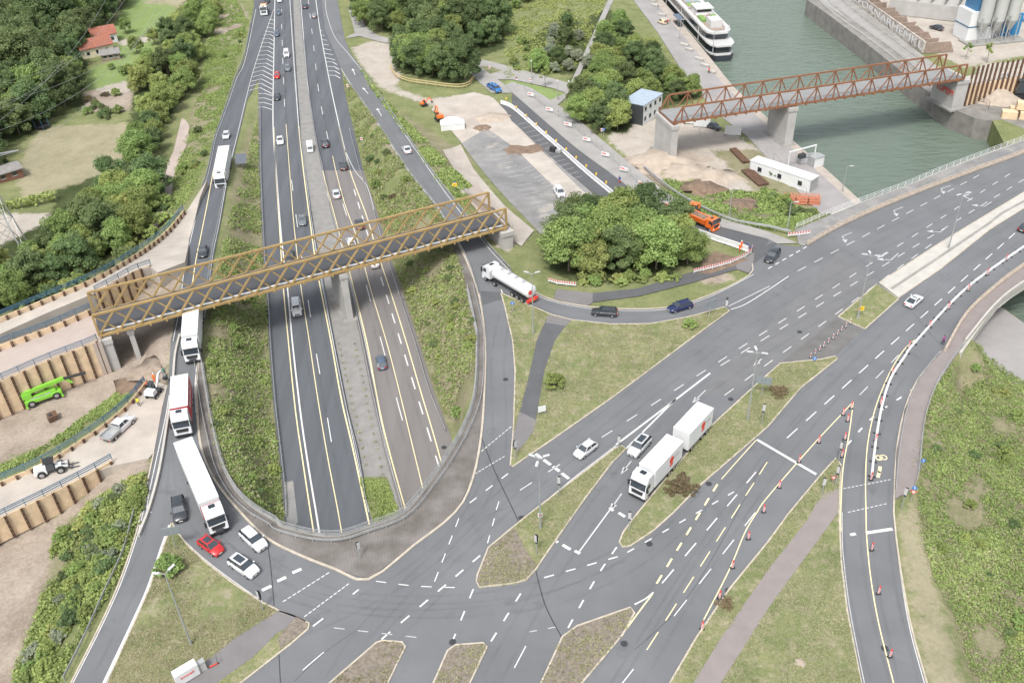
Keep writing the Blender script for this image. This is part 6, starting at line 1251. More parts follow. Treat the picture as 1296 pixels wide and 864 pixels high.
t = thing('mixing_plant', 'blue and white concrete mixing tower left of the silos', 'mixing plant', P(1229,47,-4), R_(8)); MB().box(-4, 4, -3.5, 3.5, 0, 8.5).build('lower_block', white_m, t); MB().box(-4.1, 4.1, -3.6, 3.6, 4, 4.3).build('blue_band', blue_rail, t); MB().box(-2.5, 4.6, -3, 3, 8.5, 19).build('blue_tower', mat('tower_blue', (.05, .15, .28), .5, var=.1, scale=.3), t); MB().box(-.2, 1.6, -3.12, -3.0, 12.5, 14.6).build('yellow_panel', yellow_s, t); [MB().box(a, a+1, -3.1, -3.0, b2, b2+1).build('white_panel', white_p, t) for a, b2 in ((-1.4, 10.5), (-1.2, 15.5), (2.2, 10.5), (2.4, 15.5))]
t = thing('blue_hoarding', 'plain blue wall panel right of the silos', 'panel', P(1276,46,-4), R_(10)); MB().box(-3, 3, -.4, .4, 0, 6.5).build('panel', mat('panel_blue', (.02, .17, .36), .5), t); MB().box(-2.8, -2.4, -1, 1, 0, .3).box(2.4, 2.8, -1, 1, 0, .3).build('feet', conc_dk, t)
t = thing('aggregate_bunker', 'grey aggregate bunker with sloping compartments left of the mixing plant', 'bunker', P(1219,24,-4), R_(-32)); MB().box(-22, 3, -4, 4, 0, 4.5).build('bunker_wall', concrete, t); [MB().box(-22+k*4, -21.6+k*4, -3.6, 6, 4.5, 7).build('divider', conc_dk, t) for k in range(6)]
# graffiti storage bays
ga, gb_ = P(1168,68,-4), P(1080,3,-4); t = thing('storage_bays', 'row of rusty brown storage bays behind a wall with big white graffiti letters', 'storage bays', ga, heading(ga, gb_)); Lb = (gb_-ga).length
MB().box(0, Lb, -.25, .25, 0, 3.4).build('front_wall', mat('graffiti_wall', (.40, .37, .33), .9, var=.3, scale=.8, stain=(.5, .5, (.2, .15, .12))), t)
for k in range(11): MB().frus((k*Lb/10-.2, k*Lb/10+.2, -9+3.5*((k*37)%10)/10, -.3, 0), (k*Lb/10-.2, k*Lb/10+.2, -7.5+3*((k*23)%10)/10, -.3, 3.0-.8*((k*17)%10)/10)).build('partition_wall', mat('rusty_concrete', (.25, .19, .155), .9, var=.2), t)
text_mesh('graffiti_letters', 'EFORNARHEMKL', 4.4, white_p, t, (Lb*.5, .3, 1.7), (R_(90), 0, R_(180)), .03).scale = (Lb/34, .66, 1)
# sheet piles right of the canal bridge
PR = thing('pile_row', 'row of tall dark steel piles with timber lagging right of the canal bridge', 'pile wall', P(1222,125,-4), 0)
q = Dm([(1219,134),(1245,128),(1275,123),(1310,118),(1345,113)], const(-4)); q2 = [p-Vector(PR.location) for p in q]
MB().path(q2, .3, 5.0, 0).build('timber_lagging', timber, PR)
copies(PR, 'steel_pile', lambda b: b.box(-.22, .22, -.18, .18, -.2, 10), rust, along(side(q2, -.4), 2.0, 20))
bk = side(q, 7); sheet('gravel_platform', None, gravel, const(.3), 0, 5, thick=4.5, world=[p.copy() for p in side(q, .1)]+bk[::-1])
t = thing('timber_stack', 'stacks of pale squared timber at the right edge beside the canal', 'timber stack', P(1284,152,-4), R_(-20))
for (x, y, z, n) in ((-3, 0, 0, 0), (1, .5, 0, 0), (-1, 3, 0, 0), (0, 1.5, 2.0, 0), (3.5, 4, 0, 0)): MB().box(x, x+3.4, y, y+2.2, z, z+1.8).build('timber_bundle', timber, t)
t = thing('site_railing', 'x', 'railing', (0, 0, 0)); bpy.data.objects.remove(t)
railing('dark timber railing on the corner wall above the canal', [(1209,132),(1225,131),(1245,132),(1251,138)], const(-3.9), 1.8, 3, dark_m, (.6, 1.2, 1.7))
# ================= vehicles =================
def paintm(n, c, r=.3): return mat('car_paint_'+n, c, r, 0.0, coat=.6, spec=.5)
PC = {'white': paintm('white', (.6, .61, .62)), 'silver': paintm('silver', (.48, .49, .50)), 'grey': paintm('grey', (.13, .145, .16)), 'dark': paintm('dark', (.03, .034, .04)), 'navy': paintm('navy', (.012, .018, .07)), 'red': paintm('red', (.42, .015, .015)), 'blue': paintm('blue', (.02, .13, .36)), 'slate': paintm('slate', (.07, .10, .14)), 'orange': paintm('orange', (.72, .15, .02)), 'green': paintm('green', (.20, .50, .05)), 'cream': paintm('cream', (.6, .5, .35))}
tyre_m = mat('tyre', (.018, .018, .02), .85); rim_m = mat('rim', (.45, .46, .47), .35, .7); lite_m = mat('headlamp', (.75, .78, .8), .15); tail_m = mat('tail_lamp', (.45, .01, .01), .3); plate_m = mat('number_plate', (.7, .7, .66), .5); trim_m = mat('black_trim', (.025, .026, .028), .55); glass_c = mat('car_glass', (.035, .045, .055), .06, spec=.9)
def wheel(parent, x, y, r, w, loc_only=None):
    o = MB().tube((0, -w/2, 0), (0, w/2, 0), r, r, 18).build('wheel', tyre_m, parent, True, 40); o.location = (x, y, r)
    s = 1 if y > 0 else -1; MB().tube((0, s*(w/2-.02), 0), (0, s*(w/2+.012), 0), r*.62, r*.56, 14).build('rim', rim_m, o, True, 40); return o
def loft(secs):
    """secs: (x, halfwidth, zbottom, zbelt, tuck) closed rings along x"""
    mb = MB(); rings = []
    for x, wd, zb_, zt, tk in secs:
        pr = [(-wd*.9, zb_), (-wd, zb_+.16), (-wd*1.0, zb_+(zt-zb_)*.62), (-wd*.965, zt-.07), (-wd*tk, zt), (wd*tk, zt), (wd*.965, zt-.07), (wd, zb_+(zt-zb_)*.62), (wd, zb_+.16), (wd*.9, zb_)]
        rings.append([(x, y, z) for y, z in pr])
    n = len(rings[0]); V = [p for r in rings for p in r]; F = []
    for i in range(len(rings)-1):
        for k in range(n): F.append((i*n+k, i*n+(k+1) % n, (i+1)*n+(k+1) % n, (i+1)*n+k))
    F += [tuple(range(n-1, -1, -1)), tuple((len(rings)-1)*n+k for k in range(n))]
    return mb.add(V, F)
SPEC = {  # L, W, hood z, belt z, roof z, cowl x, roof front x, roof rear x, tail base x (from centre), bonnet end
 'sedan': (4.75, 1.84, .80, .93, 1.44, 1.0, .25, -1.0, -1.75), 'wagon': (4.75, 1.84, .82, .95, 1.47, 1.05, .35, -1.85, -2.2), 'hatch': (4.1, 1.76, .82, .95, 1.47, .95, .3, -1.45, -1.9),
 'suv': (4.7, 1.9, .98, 1.08, 1.68, 1.1, .45, -1.8, -2.2), 'coupe': (4.6, 1.86, .76, .9, 1.36, .95, .15, -.8, -1.9), 'van': (5.0, 1.95, 1.12, 1.25, 1.95, 1.75, 1.1, -2.2, -2.42), 'mpv': (4.5, 1.84, .98, 1.08, 1.78, 1.35, .7, -1.95, -2.15)}
def make_car(kind, color, roofglass=False):
    L, W, zh, zt, zr, xc, xf, xr, xt = SPEC[kind]; w = W/2; t = thing('car' if kind != 'van' else 'van', None, 'car' if kind != 'van' else 'van'); pm = PC[color]; h = L/2
    tail = zt if kind in ('wagon', 'hatch', 'suv', 'van', 'mpv') else zt+.02
    loft([(h, w*.72, .32, zh-.22, .8), (h-.12, w*.88, .22, zh-.14, .84), (h-.55, w*.97, .2, zh-.02, .86), (xc+.35, w, .2, zh+.06, .86), (xc-.05, w, .2, zt, .88), (0, w, .2, zt, .9), (xr, w, .2, zt, .9), (xt+.02, w*.99, .2, tail, .88), (-h+.25, w*.96, .24, tail-.03 if kind in ('sedan', 'coupe') else tail, .86), (-h+.08, w*.88, .3, tail-.15, .84), (-h, w*.78, .36, tail-.3, .82)]).build('body', pm, t, True, 38)
    wg, wr = w*.87, w*.70
    V = [(xc, wg, zt-.03), (xc, -wg, zt-.03), (xf, -wr, zr), (xf, wr, zr), (xt, wg*.97, zt-.02), (xt, -wg*.97, zt-.02), (xr, -wr*.98, zr-.02), (xr, wr*.98, zr-.02)]
    MB().add(V, [(0, 3, 2, 1), (0, 4, 7, 3), (1, 2, 6, 5), (4, 5, 6, 7), (3, 7, 6, 2), (0, 1, 5, 4)]).build('windows', glass_c, t)
    MB().add([(xf+.04, wr+.015, zr-.02), (xf+.04, -wr-.015, zr-.02), (xr-.03, -wr-.01, zr-.04), (xr-.03, wr+.01, zr-.04), (xf-.1, wr*.88, zr+.035), (xf-.1, -wr*.88, zr+.035), (xr+.1, -wr*.86, zr+.02), (xr+.1, wr*.86, zr+.02)], [(3, 2, 1, 0), (4, 5, 6, 7), (0, 1, 5, 4), (1, 2, 6, 5), (2, 3, 7, 6), (3, 0, 4, 7)]).build('roof', pm, t, True, 60)
    mb = MB()
    for s in (-1, 1):
        mb.bar((xc, s*wg, zt-.02), (xf, s*(wr+.01), zr), .07); mb.bar((xt, s*wg*.97, zt-.02), (xr, s*(wr+.01), zr-.02), .14 if kind in ('wagon', 'suv', 'hatch', 'mpv') else .1)
        xm = (xf+xr)/2+.15; mb.bar((xm, s*(wg+.005), zt-.02), (xm-.06, s*(wr+.015), zr), .06)
        if kind in ('wagon', 'suv', 'van', 'mpv'): xm -= 1.0; mb.bar((xm, s*(wg+.005), zt-.02), (xm-.08, s*(wr+.015), zr), .07 if kind != 'van' else .1)
    mb.build('pillars', pm if kind != 'suv' else trim_m, t)
    if kind == 'van': mb = MB(); [mb.add([(xm+1.0-.1, s*(wg+.012), zt), (xt+.1, s*(wg*.97+.012), zt), (xr+.1, s*(wr+.022), zr-.05), (xm+.85, s*(wr+.022), zr-.05)], [(0, 1, 2, 3) if s < 0 else (3, 2, 1, 0)]) for s in (-1, 1)]; mb.build('side_panel', pm, t)
    if roofglass: MB().box(xr+.45, xf-.2, -wr*.72, wr*.72, zr+.02, zr+.045).build('sunroof', glass_c, t)
    wx = h-.85; wr_ = .33 if kind not in ('suv', 'van') else .36
    for x in (wx, -wx+.05):
        for y in (w-.11, -w+.11): wheel(t, x, y, wr_, .24)
    for s in (-1, 1):
        MB().hexa([(h-.30, s*w*.62-.16, zh-.34), (h-.06, s*w*.58-.16, zh-.34), (h-.06, s*w*.58+.16, zh-.34), (h-.30, s*w*.66+.18, zh-.34), (h-.42, s*w*.62-.16, zh-.14), (h-.10, s*w*.58-.16, zh-.17), (h-.12, s*w*.58+.17, zh-.17), (h-.42, s*w*.68+.18, zh-.14)]).build('headlight', lite_m, t)
        MB().box(-h-.005, -h+.25, s*w*.66-.18, s*w*.66+.18, tail-.34, tail-.14).build('taillight', tail_m, t)
        MB().box(xc-.25, xc-.08, s*(w+.1)-.1, s*(w+.1)+.1, zt-.02, zt+.13).build('mirror', pm, t)
    MB().box(h-.1, h+.01, -w*.45, w*.45, .36, zh-.34).build('grille', trim_m, t); MB().box(h-.02, h+.025, -.26, .26, .42, .53).build('number_plate', plate_m, t); MB().box(-h-.02, -h+.05, -.26, .26, .5, .62).build('number_plate', plate_m, t)
    return t
CARS = {}
def place(kind, color, c, fr, label, f=None, roofglass=False, cat=None, scale=1.0):
    """car centred at pixel c, its nose towards pixel fr"""
    a, b = D(c[0], c[1], f or const(0.02)), D(fr[0], fr[1], f or const(0.02)); rz = heading(a, b); k = (kind, color, roofglass)
    if k in CARS: t = dup(CARS[k], a, rz, label)
    else: t = make_car(*k); CARS[k] = t; t.location = a; t.rotation_euler = (0, 0, rz); t['label'] = label
    t.scale = (scale*.94,)*3
    if f in (RL, RR, SR): 
        g_ = float(f(np.array([a.x+math.cos(rz)*4]), np.array([a.y+math.sin(rz)*4]))[0]-f(np.array([a.x-math.cos(rz)*4]), np.array([a.y-math.sin(rz)*4]))[0])/8; t.rotation_mode = 'ZYX' if False else 'XYZ'; t.rotation_euler = (0, -math.atan(g_), rz)
    return t
H = const(HW+.04)
for a in (('sedan','white',(355,180),(356,195),'white car in the left carriageway just below the hatched area',H), ('hatch','red',(351,98),(350.5,110),'red hatchback beside the chevron hatching on the highway',H), ('sedan','dark',(351,124.5),(351,138),'black car right behind the red hatchback on the highway',H),
  ('hatch','grey',(364.5,88.5),(365,100),'grey hatchback in the fast lane above the red hatchback',H), ('van','white',(363,71),(363.5,84),'white van with dark windscreen in the fast lane near the top',H), ('hatch','slate',(350.5,45),(350.5,58),'blue grey hatchback below the top edge in the left carriageway',H), ('hatch','slate',(353,18),(353,30),'small grey blue car near the top edge in the left carriageway',H), ('sedan','silver',(354,2),(354,12),'pale car cut by the top edge in the left carriageway',H), ('sedan','dark',(338,3),(337,12),'black car cut by the top edge on the left ramp lane',H),
  ('sedan','dark',(386.5,10),(386.3,0),'dark car heading away at the top of the right carriageway',H), ('hatch','grey',(398,22),(397.5,12),'grey hatchback heading away near the top of the right carriageway',H), ('suv','dark',(412,184),(410,172),'dark estate heading away level with the white work van',H), ('sedan','dark',(435,212),(433,200),'black car with red lights heading away in the right carriageway',H), ('sedan','silver',(426,247.5),(423.5,235),'silver car heading away above the golden bridge',H), ('sedan','dark',(455.5,286),(452,272),'black car half hidden by the golden bridge chord',H), ('hatch','white',(445,309),(441.5,296),'white car seen through the lattice of the golden bridge',H), ('sedan','white',(474,334),(471,322),'white car just below the golden bridge in the right carriageway',H), ('hatch','slate',(483,461),(480,445),'dark blue grey car alone in the lower right carriageway',H),
  ('sedan','grey',(383,281),(384,296),'dark grey car in the left carriageway just above the golden bridge',H), ('sedan','dark',(367,326),(368.5,341),'dark car under the golden bridge in the left carriageway',H), ('van','white',(376,393),(378,411),'white minibus with a roof rack in the left carriageway below the golden bridge',H),
  ('hatch','white',(287,174),(284,184),'small white car behind the white truck on the left ramp',RL), ('sedan','dark',(257.5,321),(256,337),'black car on the left ramp above the golden bridge',RL), ('sedan','white',(515,192),(510,184),'white car with dark windows on the right ramp',RR)): place(*a)
place('suv','dark',(228,648),(230,664),'black estate car beside the white articulated lorry'); place('hatch','red',(268,694),(282,704),'red hatchback with a black roof at the slip road exit', None, True); place('suv','white',(309.5,720),(323,729),'white car with a dark sunroof waiting at the lower left', None, True); place('suv','white',(322,686),(335,698),'plain white estate car next to the cobbled margin')
place('wagon','dark',(765,398),(745,396.5),'black estate car on the curved slip road'); place('wagon','navy',(860.5,391),(843,396),'dark blue estate car on the curved slip road'); place('suv','dark',(977,327),(971,334),'black car waiting where the side road meets the main road'); place('coupe','white',(1156,383.5),(1166,375),'white coupe with a dark roof on the main road by the concrete median', None, True); place('sedan','dark',(1299,290),(1310,283),'dark car cut off by the right edge of the picture')
place('hatch','silver',(741,572),(731,579.5),'silver hatchback heading for the stop line of the main road'); place('suv','silver',(809,568),(801,577),'silver car with a dark sunroof beside the delivery truck with trailer', None, True)
place('van','white',(708,247),(711,252),'white van parked on the striped car park', SR); place('hatch','blue',(621.5,111),(617,107),'light blue hatchback parked first at the path junction', SR); place('suv','blue',(628,115),(632,118),'dark blue car parked second at the path junction', SR)
place('sedan','dark',(1185,37),(1178,35),'dark car parked alone on the pale yard left of the silos', const(-3.95)); place('sedan','blue',(1288,25),(1295,27),'blue car parked right of the silos', const(-3.95)); place('suv','dark',(902,163),(908,165),'dark pickup-like car beside the hoardings under the canal bridge', const(-5.8))
place('van','cream',(838,30),(833,28),'small pale van with dark windows on the quay beside the ship', const(-5.9), scale=.75)
# ---- lorries ----
def profile(mb, pts, y0, y1):
    n = len(pts); V = [(x, y0, z) for x, z in pts]+[(x, y1, z) for x, z in pts]
    return mb.add(V, [tuple(range(n)), tuple(range(2*n-1, n-1, -1))]+[(i, n+i, n+(i+1) % n, (i+1) % n) for i in range(n)])
def cab(t, x0, pm, low=pm if False else None, hi=3.75):
    """tractor cab with its back wall at x0, nose towards +x"""
    X = lambda a: x0+a
    profile(MB(), [(X(0), .95), (X(0), hi-.7), (X(.35), hi), (X(1.45), hi-.12), (X(1.9), 2.95), (X(2.1), 1.95), (X(2.22), 1.2), (X(2.22), .45), (X(1.6), .45), (X(1.5), .95)][::-1], -1.22, 1.22).build('cab', pm, t)
    MB().hexa([(X(2.02), -1.12, 1.95), (X(2.14), -1.12, 1.95), (X(2.14), 1.12, 1.95), (X(2.02), 1.12, 1.95), (X(1.86), -1.1, 2.88), (X(1.94), -1.1, 2.9), (X(1.94), 1.1, 2.9), (X(1.86), 1.1, 2.88)]).build('windscreen', glass_c, t)
    MB().hexa([(X(2.12), -.8, 1.15), (X(2.25), -.8, 1.15), (X(2.25), .8, 1.15), (X(2.12), .8, 1.15), (X(2.02), -.9, 1.7), (X(2.16), -.9, 1.72), (X(2.16), .9, 1.72), (X(2.02), .9, 1.7)]).build('grille', trim_m, t)
    MB().box(X(2.1), X(2.27), -1.23, 1.23, .4, .75).build('bumper', trim_m if pm is PC['white'] and hi > 3.7 else pm, t)
    MB().box(X(.5), X(1.15), -.42, .42, hi-.02, hi+.03).build('roof_hatch', glass_dk, t)
    MB().hexa([(X(1.84), -1.15, 2.92), (X(2.12), -1.15, 2.86), (X(2.12), 1.15, 2.86), (X(1.84), 1.15, 2.92), (X(1.84), -1.15, 2.98), (X(2.12), -1.15, 2.92), (X(2.12), 1.15, 2.92), (X(1.84), 1.15, 2.98)]).build('sun_visor', trim_m, t)
    for s in (-1, 1):
        MB().hexa([(X(.95), s*1.225-.01, 2.0), (X(1.85), s*1.225-.01, 2.0), (X(1.85), s*1.225+.01, 2.0), (X(.95), s*1.225+.01, 2.0), (X(.95), s*1.225-.01, 2.75), (X(1.65), s*1.225-.01, 2.75), (X(1.65), s*1.225+.01, 2.75), (X(.95), s*1.225+.01, 2.75)]).build('side_window', glass_c, t)
        MB().box(X(1.9), X(2.1), s*1.42-.12, s*1.42+.12, 1.9, 2.75).build('mirror', trim_m, t); MB().box(X(2.2), X(2.285), s*.95-.18, s*.95+.18, .78, 1.0).build('headlight', lite_m, t)
def lorry(name, label, c, fr, f=None, cat='lorry'):
    a, b = D(c[0], c[1], f or const(.02)), D(fr[0], fr[1], f or const(.02)); rz = heading(a, b); t = thing(name, label, cat, a, rz)
    if f is RL or f is RR: 
        d = 6; g_ = float(f(np.array([a.x+math.cos(rz)*d]), np.array([a.y+math.sin(rz)*d]))[0]-f(np.array([a.x-math.cos(rz)*d]), np.array([a.y-math.sin(rz)*d]))[0])/(2*d); t.rotation_euler = (0, -math.atan(g_), rz)
    return t
def cargo(t, x0, x1, m, roofm=None, z0=1.15, z1=4.0, rear=True, sidem=None):
    b = MB().box(x0, x1, -1.27, 1.27, z0, z1).build('cargo_box', m, t); mb = MB().box(x0-.03, x1+.03, -1.3, 1.3, z1, z1+.05); r = mb.build('box_roof', roofm or m, t)
    MB().box(x0-.05, x0-.02, -1.2, 1.2, z0, z1-.1).build('rear_doors', galv, b); mb = MB(); [mb.box(x0, x1, s*1.275-.012, s*1.275+.012, z0, z0+.12) for s in (-1, 1)]; mb.build('side_rail', galv, b); return b
def chassis(t, x0, x1): MB().box(x0, x1, -.5, .5, .75, 1.1).build('chassis', dark_m, t)
WH, RD = white_m, mat('tarpaulin_red', (.40, .02, .03), .5, var=.05)
def wheels(t, xs, r=.5, w=.32, y=1.05):
    for x in xs:
        for s in (-1, 1): wheel(t, x, s*y, r, w)
# white articulated lorry at the junction (front to the lower right): pixel centre of its footprint
cc = P(250,604,4.0); ff = P(265,640,4.0)
def artic(label, ca, fa, f, boxm, roofm, cabm, lens=13.6, z1=4.0, logo=None):
    t = lorry('articulated_lorry', label, ca, fa, f); x1 = lens/2; x0 = -lens/2
    cargo(t, x0, x1, boxm, roofm, 1.15, z1); chassis(t, x0+.2, x1+3); cab(t, x1+.4, cabm, hi=4.0); wheels(t, (x0+1.8, x0+3.1, x0+4.4, x1-.9, x1+1.9)); MB().box(x1-6.5, x1-2.5, -1.22, 1.22, .5, 1.0).build('side_skirt', galv, t)
    mb = MB(); [mb.bar((x1+.2+k*.12, .3, 1.3), (x1+.7, .3+.1*k, 1.8), .05) for k in range(3)]; mb.build('air_lines', red_p, t); return t
def ground_of(px, z):  # ground pixel under a roof point at height z, on the plane 0
    w = P(px[0], px[1], z); return (w.x, w.y)
def artic_roof(label, pr, pf, zf, boxm, roofm, cabm, lens):   # roof mid rear and front pixels
    a, b = P(*pr, 4.0+zf), P(*pf, 4.0+zf); m_ = (a+b)/2; rz = heading(a, b); print('roof len', (a-b).length)
    t = artic(label, (648, 500), (660, 500), None, boxm, roofm, cabm, lens); t.location = (m_.x, m_.y, zf); t.rotation_euler = (0, 0, rz); return t
t1 = artic_roof('long white articulated lorry with a red edged trailer turning at the lower left', (231.6,557.5), (263.7,631.5), .02, WH, WH, PC['white'], 13.6)
MB().box(6.81, 6.87, -1.28, 1.28, 1.1, 3.4).build('red_front_wall', RD, t1)
t2 = artic_roof('white articulated lorry emerging from under the left end of the golden bridge', (243,372), (239.5,420), 0.0, WH, WH, PC['white'], 13.6)
zr_ = float(RL(*[np.array([v]) for v in (P(279,205,-3).x, P(279,205,-3).y)])[0]); t3 = artic_roof('white articulated lorry descending the far left ramp behind the small white car', (283,186), (277.5,214), zr_, WH, WH, PC['white'], 13.6)
# red curtain-sided lorry
a, b = P(227,476,4.0), P(226,514,4.0); rz = heading(a, b); t = lorry('delivery_truck', 'truck with a red curtain side, pale roof and white cab queueing on the left ramp', (226,500), (226,520)); m_ = (a+b)/2; t.location = (m_.x, m_.y, .02); t.rotation_euler = (0, 0, rz); print('red', (a-b).length)
cargo(t, -4.0, 4.0, RD, mat('pale_tarp', (.55, .54, .52), .7, var=.08, scale=1.5), 1.1, 4.0); chassis(t, -4, 6); cab(t, 4.08, PC['white'], hi=4.0); wheels(t, (-2.6, -1.2, 5.6))
text_mesh('lettering', 'duvenbeck', 1.25, white_p, t, (0, 1.3, 2.7), (R_(90), 0, R_(180)), .01)
# delivery truck with trailer
t = lorry('truck_with_trailer', 'white box truck pulling a white trailer, both with red emblems, beside the long lawn', (850,580), (840,590)); r0 = (P(883+9.5,512.5,4.0)+P(884,510,4.0))/2
a, b = P(857.5-4+8,549,4.0), P(893,512.5,4.0); c_, d_ = P(821.5,590,4.0), P(854.5,552,4.0)
rearc = P((783.5+0)+109.5,512.6,4.0); frontc = P(861.5,545,4.0)
# roof corners read from the photograph
def mid(p, q): return ((p[0]+q[0])/2, (p[1]+q[1])/2)
tr_r, tr_f = mid((885.3,508),(902.3,517.5)), mid((851.5,540),(870.3,549)); bx_r, bx_f = mid((844.5,549),(863,558)), mid((811,587),(829.5,596))
A1, A2, B1, B2 = P(*tr_r, 4), P(*tr_f, 4), P(*bx_r, 4), P(*bx_f, 4); print('trailer', (A1-A2).length, 'box', (B1-B2).length, (A2-B1).length)
rz = heading(A1, B2); mm = (B1+B2)/2; t.location = (mm.x, mm.y, .02); t.rotation_euler = (0, 0, rz); lb = (B1-B2).length/2; lt = (A1-A2).length/2
cargo(t, -lb, lb, WH, WH, 1.05, 4.0); chassis(t, -lb, lb+2); cab(t, lb+.2, PC['white'], hi=3.9); wheels(t, (lb+1.6, -lb+3.2, -lb+1.9))
ac = (A1+A2)/2; off = (ac-mm); xo = off.x*math.cos(rz)+off.y*math.sin(rz); yo = -off.x*math.sin(rz)+off.y*math.cos(rz)
cargo(t, xo-lt, xo+lt, WH, WH, 1.05, 4.0); chassis(t, xo-lt, xo+lt); wheels(t, (xo+lt-1.3, xo-lt+2.6, xo-lt+1.3)); MB().bar((xo+lt-.2, 0, .7), (-lb+.2, 0, .7), .2).build('drawbar', dark_m, t)
for cx in (0, xo):
    mb = MB(); mb.tube((cx-.6, 1.28, 2.9), (cx-.6, 1.3, 2.9), .55, .55, 16).box(cx-1.0, cx-.2, 1.28, 1.31, 1.9, 2.25); mb.build('red_emblem', red_p, t); MB().box(cx-2.6, cx-1.3, 1.28, 1.3, 2.75, 3.0).build('grey_lettering', mat('letter_grey', (.35, .36, .37), .6), t)
# tanker
a, b = P(629,337,3.5), P(672,362,3.5); t = lorry('tanker_lorry', 'white tanker lorry with a long cylindrical tank on the curved slip road', (648,350), (620,330)); m_ = (a+b)/2; rz = heading(b, a); t.location = (m_.x, m_.y, .02); t.rotation_euler = (0, 0, rz); Lk = (b-a).length/2; print('tank', Lk*2)
MB().tube((-Lk, 0, 2.35), (Lk, 0, 2.35), 1.2, 1.2, 24).tube((Lk, 0, 2.35), (Lk+.3, 0, 2.35), 1.2, .7, 24).tube((-Lk-.3, 0, 2.35), (-Lk, 0, 2.35), .7, 1.2, 24).build('tank', white_m, t, True, 40)
for k in range(4): x = -Lk+1.8+k*(2*Lk-3.4)/3; MB().tube((x, 0, 3.5), (x, 0, 3.72), .32, .32, 14).build('manhole_cover', galv, t)
chassis(t, -Lk, Lk+2.5); cab(t, Lk+.7, PC['white'], hi=3.3); wheels(t, (-Lk+1.2, -Lk+2.5, -Lk+3.8, Lk-.4, Lk+2.1)); MB().box(-Lk-.45, -Lk-.1, -1.2, 1.2, .6, 1.15).build('rear_bumper', red_p, t); MB().box(-Lk-.47, -Lk-.44, -.5, .5, .7, 1.0).build('orange_plate', orange_p, t); MB().tube((-Lk-.31, .45, 2.5), (-Lk-.33, .45, 2.5), .45, .45, 14).build('red_emblem', red_p, t)
mb = MB(); [mb.box(-Lk+.4, Lk-.4, s*.45-.03, s*.45+.03, 3.5, 3.58) for s in (-1, 1)]; mb.build('walkway_rail', galv, t)
# orange tipper
t = lorry('tipper_truck', 'orange tipper truck loaded with soil on the side road', (889,286), (905,292), SR); t.scale = (.88,)*3; MB().frus((-4.3, 1.3, -1.1, 1.1, 1.15), (-4.4, 1.35, -1.25, 1.25, 2.35)).build('tipper_body', PC['orange'], t); MB().add([(-4.1, -1.05, 2.3), (1.1, -1.05, 2.3), (1.1, 1.05, 2.3), (-4.1, 1.05, 2.3), (-2.6, -.3, 2.75), (-.4, .2, 2.8)], [(0, 1, 5, 4), (1, 2, 5), (2, 3, 4, 5), (3, 0, 4)]).build('soil_load', soil, t)
chassis(t, -4.3, 3.2); cab(t, 1.6, PC['orange'], hi=3.0); wheels(t, (3.0, -1.6, -2.9))
# vans and works vehicles on the highway
t = lorry('work_van', 'white work van parked on the median strip', (393,190), (394,205), H); t.scale = (.75,)*3; MB().box(-2.2, 1.2, -1.0, 1.0, .6, 2.6).build('cargo_box', WH, t); profile(MB(), [(1.25, .45), (1.25, 2.1), (1.8, 2.05), (2.3, 1.25), (2.75, 1.1), (2.8, .45)][::-1], -.95, .95).build('cab', PC['white'], t); MB().hexa([(2.25, -.85, 1.3), (2.36, -.85, 1.3), (2.36, .85, 1.3), (2.25, .85, 1.3), (1.8, -.8, 2.0), (1.9, -.8, 2.03), (1.9, .8, 2.03), (1.8, .8, 2.0)]).build('windscreen', glass_c, t); wheels(t, (-1.4, 2.0), .36, .24, .88)
t = lorry('delivery_truck', 'cream truck with an orange load near the top of the left ramp', (335,17), (334,28), H); MB().box(-3.5, 1.2, -1.2, 1.2, 1.0, 1.6).build('platform', galv, t); MB().box(-3.2, -1.0, -1.0, 1.0, 1.6, 2.6).build('orange_load', orange_p, t); MB().box(-.8, 1.0, -1.0, 1.0, 1.6, 3.0).build('cream_load', PC['cream'], t); chassis(t, -3.5, 3); cab(t, 1.5, PC['white'], hi=3.0); wheels(t, (3.0, -1.8, -.5))
# pickup
t = lorry('pickup_truck', 'white double cab pickup with an open grey flatbed on the gravel strip', (152,545), (165,533), GC, 'pickup'); t.scale = (.98,)*3
loft([(2.75, .7, .35, .85, .8), (2.6, .88, .25, .98, .84), (1.7, .95, .25, 1.08, .86), (1.5, .95, .25, 1.12, .9), (-.55, .95, .25, 1.12, .9), (-.6, .9, .3, 1.1, .88)]).build('cab_body', PC['white'], t, True, 38)
MB().add([(1.55, .85, 1.1), (1.55, -.85, 1.1), (.9, -.7, 1.72), (.9, .7, 1.72), (-.55, .85, 1.1), (-.55, -.85, 1.1), (-.45, -.7, 1.72), (-.45, .7, 1.72)], [(0, 3, 2, 1), (0, 4, 7, 3), (1, 2, 6, 5), (4, 5, 6, 7), (3, 7, 6, 2)]).build('windows', glass_c, t); MB().box(-.5, .95, -.74, .74, 1.7, 1.77).build('roof', PC['white'], t)
mb = MB(); [mb.bar((x, s*.86, 1.1), (x*.92, s*.71, 1.72), .07) for x in (1.5, .45, -.5) for s in (-1, 1)]; mb.build('pillars', PC['white'], t)
mb = MB().box(-3.0, -.75, -1.0, 1.0, .75, .85); [mb.box(-3.0, -.75, s*.98-.03, s*.98+.03, .85, 1.2) for s in (-1, 1)]; mb.box(-3.03, -2.97, -1, 1, .85, 1.2).box(-.8, -.72, -1, 1, .85, 1.7); mb.build('flatbed', galv, t); MB().box(-3, 1, -.4, .4, .45, .75).build('chassis', dark_m, t); wheels(t, (1.95, -1.9), .38, .26, .86)
for s in (-1, 1): MB().box(2.6, 2.78, s*.62-.15, s*.62+.15, .7, .88).build('headlight', lite_m, t); MB().box(-3.06, -3.02, s*.8-.12, s*.8+.12, .6, .74).build('taillight', tail_m, t)
